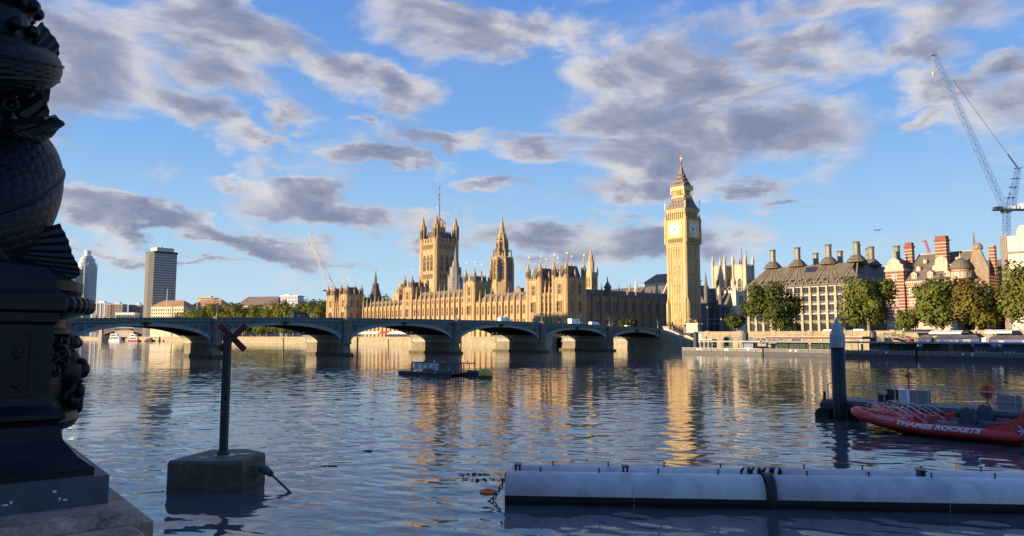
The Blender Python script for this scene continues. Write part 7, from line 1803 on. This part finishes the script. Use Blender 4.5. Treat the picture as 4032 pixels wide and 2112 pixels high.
coping(-30, -2.42, -.68, .03, 5.185).build('coping', PARG, o); coping(-.4, 8, -.68, .03, 5.185).build('coping', PARG, o)
g = coping(-2.4, -.42, -1.15, .07, 5.207); g.box(-2.36, -1.1, 2.0, -.46, .03, 4.93); g.build('lamp_plinth_stone', PARG, o)
g = G(); g.face((-40, -30, 4.1), (40, -30, 4.1), (40, -.66, 4.1), (-40, -.66, 4.1)); tag(g.build('promenade', PALE, None, False, EDGE, WANG), 'paved riverside promenade the viewer stands on', 'promenade', kind='structure')
def iron_scales():
    m = bpy.data.materials.new('scaled_black_iron'); m.use_nodes = True; t = NT(m.node_tree); tc = t.n('ShaderNodeTexCoord')
    sp = t.n('ShaderNodeSeparateXYZ'); t.l((tc, 'UV'), sp)          # u runs along the fish, v round it: overlapping rows of scales
    y = t.math('MULTIPLY', (sp, 0), 74.); x = t.math('MULTIPLY', (sp, 1), 26.); row = t.math('FLOOR', y)
    fx = t.math('SUBTRACT', t.math('FRACT', t.math('ADD', x, t.math('MULTIPLY', t.math('MODULO', row, 2.), .5))), .5); fy = t.math('FRACT', y)
    q = t.math('ADD', t.math('POWER', t.math('MULTIPLY', t.math('ABSOLUTE', fx), 1.75), 2.), t.math('POWER', t.math('MULTIPLY', fy, .95), 2.))
    v = t.math('SQRT', t.math('SUBTRACT', 1.05, q, clamp=True)); n = t.n('ShaderNodeTexNoise', i={'Vector': (tc, 'Object'), 'Scale': 9.0, 'Detail': 6.0})
    w = t.n('ShaderNodeTexNoise', i={'Vector': (tc, 'Object'), 'Scale': 2.5, 'Detail': 8.0, 'Roughness': .7})
    c = t.ramp((w, 0), [(.3, (.002, .003, .004)), (.6, (.005, .0065, .009)), (.78, (.018, .014, .010))])
    b = t.n('ShaderNodeBump', i={'Strength': .6, 'Distance': .009}); t.l(t.math('ADD', (v, 0), (n, 0)), (b, 'Height'))
    bs = t.n('ShaderNodeBsdfPrincipled', i={'Roughness': .48}); bs.inputs['Specular IOR Level'].default_value = .3; t.l(c, (bs, 'Base Color')); t.l(b, (bs, 'Normal')); t.l(bs, t.n('ShaderNodeOutputMaterial')); return m
SCALE = iron_scales(); PLINTH = pmat('scuffed_grey_plinth_paint', (.075, .09, .105), .6, .25, 3., fine=20., stain=((.02, .022, .026), .8), bump=.3, bdist=.004)
LP = Vector((-1.88, 2.58, 0)); LANG = radians(38.3)
T = thing('dolphin_lamp_post', 'ornate black iron lamp post entwined by a scaly sculpted fish', 'lamp post', LP, LANG)
AX, AY = 0., .2
g = G(); g.box(-.385, -.375, 5.2, .385, .8, 5.30); pl = g.build('plinth', PLINTH, T)
g = G()
for (x, z, w, h) in ((-.31, 5.24, .012, .05), (-.23, 5.275, .05, .008), (-.25, 5.255, .01, .045), (-.23, 5.235, .05, .008), (-.02, 5.25, .014, .005), (.1, 5.24, .016, .004), (.115, 5.246, .006, .008), (.23, 5.265, .010, .007), (.26, 5.235, .012, .005), (.245, 5.24, .005, .009), (-.10, 5.225, .012, .004)): g.box(x-w/2, -.3765, z-h/2, x+w/2, -.3753, z+h/2)
g.build('paint_scuff', WHITE, pl)
def sq(g, prof, cx, cy, n=4, rot=pi/4):
    g.lathe([(r*sqrt(2), z) for r, z in prof], n, cx, cy, rot)
g = G(); sq(g, [(.345, 5.30), (.345, 5.325), (.33, 5.335), (.30, 5.36), (.262, 5.41), (.245, 5.46), (.25, 5.475), (.265, 5.485), (.265, 5.50), (.245, 5.515), (.225, 5.53), (.22, 5.56), (.22, 5.80), (.235, 5.81), (.235, 5.84), (.25, 5.85), (.25, 5.90), (.225, 5.92), (.215, 5.97), (.19, 6.0)], 0, 0)
ped = g.build('pedestal', IRON, T)
g = G()
for k in range(5): g.ball((-.12+.06*k, -.218, 5.68+.03*sin(k*2.)), .018, 8, 6, (1, .45, 1.7)); g.ball((-.12+.06*k, -.218, 5.60), .013, 7, 5, (1, .5, 1))
g.box(-.17, -.228, 5.56, -.155, -.21, 5.79); g.box(.155, -.228, 5.56, .17, -.21, 5.79); g.box(-.155, -.228, 5.775, .155, -.21, 5.79); g.box(-.155, -.228, 5.56, .155, -.21, 5.575); g.build('relief_panel', IRON, ped)
g = G(); g.lathe([(.36, 5.29), (.33, 5.31), (.315, 5.36), (.315, 5.41), (.35, 5.42), (.37, 5.45), (.36, 5.48), (.325, 5.495), (.31, 5.52), (.31, 5.76), (.325, 5.77), (.325, 5.785), (.305, 5.79), (.305, 5.825), (.34, 5.835), (.385, 5.85), (.40, 5.875), (.385, 5.90), (.35, 5.915), (.36, 5.93), (.36, 5.965), (.33, 5.975), (.27, 6.02), (.2, 6.06)], 40, AX, AY); dr = g.build('drum', IRON, T, False)
g = G()
for k in range(60): a = 2*pi*k/60; g.ball((AX+.382*cos(a), AY+.382*sin(a), 5.876), .026, 6, 5, (1, 1, 1.2))
g.build('gadroon_band', IRON, dr)
# sea-god mask on the river side of the drum: brow, nose, beard and curls
g = G(); mx, my = AX+.31, AY-.02
def mb(dx, dy, z, r, sc=(1, 1, 1)): g.ball((mx+dx, my+dy, z), r, 10, 8, sc)
mb(0, 0, 5.63, .085, (.75, .9, 1.15)); mb(.062, 0, 5.63, .022, (1.2, .8, 1.6)); mb(.05, -.032, 5.665, .022, (1, 1.4, .6)); mb(.05, .032, 5.665, .022, (1, 1.4, .6)); mb(.05, 0, 5.585, .022, (.9, 1.6, .5)); mb(.03, 0, 5.54, .045, (.8, 1, 1.3)); mb(.045, .0, 5.50, .03, (.8, .8, 1.3))
r_ = random.Random(5)
for i in range(46):
    a = r_.uniform(-1.9, 1.9); q = r_.uniform(.07, .15); z = 5.66+q*cos(a)*.7; y = q*sin(a)*1.25
    if z < 5.6 and abs(y) < .06: continue
    g.torus((mx-.02+r_.uniform(0, .05)-abs(y)*.35, my+y, z), r_.uniform(.014, .026), .009, 10, 6, 'x' if i % 3 else 'y')
for i in range(26): mb(.0+r_.uniform(0, .05), r_.uniform(-.09, .09), 5.56-r_.uniform(0, .07), r_.uniform(.012, .02), (1, .8, 1.7))
for k in range(7): mb(.012+.01*(k % 3), -.075+.025*k, 5.735+.008*(k % 2), .024, (1, .8, .9))
g.build('sea_god_mask', IRON, dr, True)
# column behind the fish
g = G(); g.lathe([(.2, 6.0), (.16, 6.1), (.12, 6.2), (.11, 6.7), (.13, 6.78), (.17, 6.82), (.18, 6.86), (.15, 6.89), (.135, 6.93), (.13, 7.0), (.15, 7.02), (.155, 7.05), (.135, 7.07), (.13, 7.3), (.15, 7.32), (.12, 7.36), (.10, 8.4), (.14, 8.45), (.08, 8.5)], 24, AX, AY); col = g.build('column', IRON, T, False)
g = G()
for k in range(12): a = 2*pi*k/12; g.ball((AX+.15*cos(a), AY+.15*sin(a), 7.035), .028, 7, 6); g.ball((AX+.135*cos(a+.2), AY+.135*sin(a+.2), 7.14+.03*(k % 3)), .03, 6, 5, (.8, .8, 1.5)); g.ball((AX+.155*cos(a), AY+.155*sin(a), 6.93), .026, 7, 6)
g.build('wreath', IRON, col, True)
g = G(); g.lathe([(.1, 8.5), (.24, 8.75), (.26, 8.95), (.2, 9.1), (.05, 9.2)], 20, AX, AY); g.build('globe', pmat('lamp_globe_glass', (.55, .56, .56), .25, .05, 1.), T, True)
# the fish: head low at the front, body winding up round the column
path = [(-150, 6.00, .20, .075), (-128, 6.03, .19, .12), (-100, 6.10, .155, .15), (-70, 6.18, .13, .168), (-35, 6.28, .11, .168), (0, 6.385, .10, .172), (35, 6.45, .11, .165), (90, 6.53, .13, .155), (140, 6.59, .145, .14), (190, 6.65, .155, .128), (240, 6.70, .165, .115), (290, 6.745, .16, .098), (330, 6.785, .163, .088), (360, 6.822, .165, .083), (400, 6.875, .165, .076), (450, 6.95, .18, .066), (510, 7.05, .17, .05), (560, 7.13, .165, .03)]
fine = []
for (a, b) in zip(path[:-1], path[1:]):
    for k in range(12): t = k/12; t2 = t*t*(3-2*t)*.35+t*.65; fine.append(tuple(p+(q-p)*t2 for p, q in zip(a, b)))
fine.append(path[-1])
def fp(th, z, R): return Vector((AX+R*cos(radians(th)), AY+R*sin(radians(th)), z))
g = G(); g.tube([fp(a, z, R) for a, z, R, r in fine], [r for k, (a, z, R, r) in enumerate(fine)], 44); fish = g.build('fish_body', SCALE, T, True)
me_ = fish.data; uv = me_.uv_layers.new(name='scales'); nf = len(fine)
for p_ in me_.polygons:
    vi = [me_.loops[l].vertex_index for l in p_.loop_indices]; wrap_ = any(k % 44 == 0 for k in vi) and any(k % 44 == 43 for k in vi)
    for l, k in zip(p_.loop_indices, vi): i_ = k % 44; uv.data[l].uv = ((k//44)/nf, (1. if (wrap_ and i_ == 0) else i_/44.))
g = G()                                                     # raised lateral line and belly ribs that follow the body
for off in (.2, -.55):
    pts = []
    for (a, z, R, r) in fine[16:192]: q = fp(a, z, R); n = Vector((cos(radians(a)), sin(radians(a)), 0)); pts.append(q+n*r*cos(off)*1.0+Vector((0, 0, r*sin(off))))
    g.tube(pts, .008, 5)
g.build('lateral_ridge', IRON, fish)
g = G()                                                     # head: snout, brows, eyes, lips
def hb(th, z, R, r, sc=(1, 1, 1)): p = fp(th, z, R); g.ball(p, r, 12, 9, sc)
hb(-120, 6.06, .24, .075, (1.1, 1.1, 1.2)); hb(-112, 6.13, .29, .055, (1, 1, .7)); hb(-140, 6.0, .27, .07, (1.3, 1.1, .8)); hb(-150, 5.985, .29, .045, (1.5, 1, .6)); hb(-96, 6.08, .27, .045, (.8, .8, 1.6))
g.build('head', SCALE, fish, True)
g = G(); p = fp(-106, 6.085, .335); g.ball(p, .03, 12, 10); g.torus(p, .04, .012, 18, 6, 'y'); g.build('eye', IRON, fish, True)
def fan(name, base, tips, ribs, thick, curl=0.):
    """ribbed fin: a corrugated fan from a base line to a scalloped edge"""
    g = G(); b0, b1 = Vector(base[0]), Vector(base[1]); t = [Vector(p) for p in tips]; n = ribs*2; nrm = (b1-b0).cross(t[0]-b0)
    nrm = nrm.normalized() if nrm.length > 1e-6 else Vector((0, -1, 0)); rows = 6; vs = []
    for side_ in (0, 1):
        for i in range(n+1):
            u = i/n; k = u*(len(t)-1); a = int(min(k, len(t)-2)); e = t[a]+(t[a+1]-t[a])*(k-a); b = b0+(b1-b0)*u
            if i % 2: e = b+(e-b)*.988
            for j in range(rows+1):
                v = j/rows; p = b+(e-b)*v; z = (thick*(1.0 if i % 2 == 0 else .25))*(1-.45*v); p = p+nrm*(z if side_ == 0 else -z)+nrm*curl*v*v; vs.append(p)
    m = (n+1)*(rows+1); fs = []
    for s_ in (0, 1):
        for i in range(n):
            for j in range(rows): q = s_*m+i*(rows+1)+j; f = (q, q+rows+1, q+rows+2, q+1); fs.append(f if s_ == 0 else f[::-1])
    for i in range(n): q = i*(rows+1)+rows; fs.append((q, q+rows+1, m+q+rows+1, m+q))
    for j in range(rows): q = j; fs.append((q, q+1, m+q+1, m+q)); q = n*(rows+1)+j; fs.append((q, m+q, m+q+1, q+1))
    g.raw(vs, fs); return g.build(name, IRON, fish)
# upper fin on top of the upper coil
fan('dorsal_fin', [(AX+.11, AY-.06, 6.88), (AX+.215, AY-.02, 6.85)], [(AX+.165, AY-.03, 6.995), (AX+.195, AY-.02, 6.965), (AX+.228, AY-.01, 6.93), (AX+.232, AY, 6.89)], 4, .014)
fan('dorsal_fin', [(AX+.08, AY-.13, 6.60), (AX+.20, AY-.05, 6.55)], [(AX+.17, AY-.13, 6.68), (AX+.195, AY-.10, 6.645), (AX+.205, AY-.08, 6.60)], 3, .02)
fan('dorsal_fin', [(AX+.05, AY-.17, 6.535), (AX+.19, AY-.1, 6.52)], [(AX+.18, AY-.18, 6.575), (AX+.225, AY-.1, 6.61), (AX+.255, AY-.09, 6.59), (AX+.22, AY-.04, 6.545)], 3, .018)
fan('ventral_fin', [(AX+.1, AY-.1, 6.72), (AX+.2, AY-.05, 6.735)], [(AX+.10, AY-.12, 6.66), (AX+.16, AY-.08, 6.645), (AX+.20, AY-.04, 6.675)], 3, .016)
# broad pectoral fins fanning over the pedestal
fan('pectoral_fin', [(AX+.02, AY-.22, 6.10), (AX+.04, AY-.16, 6.02)], [(AX+.26, AY-.20, 6.16), (AX+.29, AY-.18, 6.11), (AX+.31, AY-.17, 6.05), (AX+.335, AY-.15, 6.01), (AX+.345, AY-.14, 5.975), (AX+.29, AY-.14, 5.945), (AX+.16, AY-.16, 5.925)], 11, .011, -.04)
fan('pectoral_fin', [(AX-.10, AY-.30, 6.08), (AX-.04, AY-.28, 6.0)], [(AX-.03, AY-.34, 6.13), (AX+.05, AY-.34, 6.06), (AX+.10, AY-.34, 5.98), (AX+.08, AY-.33, 5.90), (AX-.06, AY-.33, 5.86)], 8, .011, -.03)
fan('tail_fin', [fp(545, 7.1, .16), fp(560, 7.12, .2)], [fp(575, 7.3, .2), fp(600, 7.32, .28), fp(620, 7.28, .3), fp(630, 7.2, .26)], 4, .015)
g = G()                                                     # little scrolls and spray between the coils
for (th, z, R, r) in ((-20, 6.70, .15, .026), (-40, 6.655, .14, .024), (-15, 6.65, .11, .022), (-45, 6.66, .15, .026), (-60, 6.62, .15, .024), (-30, 6.61, .14, .022), (-75, 6.66, .15, .024), (-90, 6.62, .15, .024)):
    p = fp(th, z, R); g.torus(p, r, .009, 12, 6, 'y'); g.ball(p+Vector((r*.6, .01, r*.5)), r*.6, 8, 6, (1.4, 1, .8))
g.build('spray_scroll', IRON, fish, True)
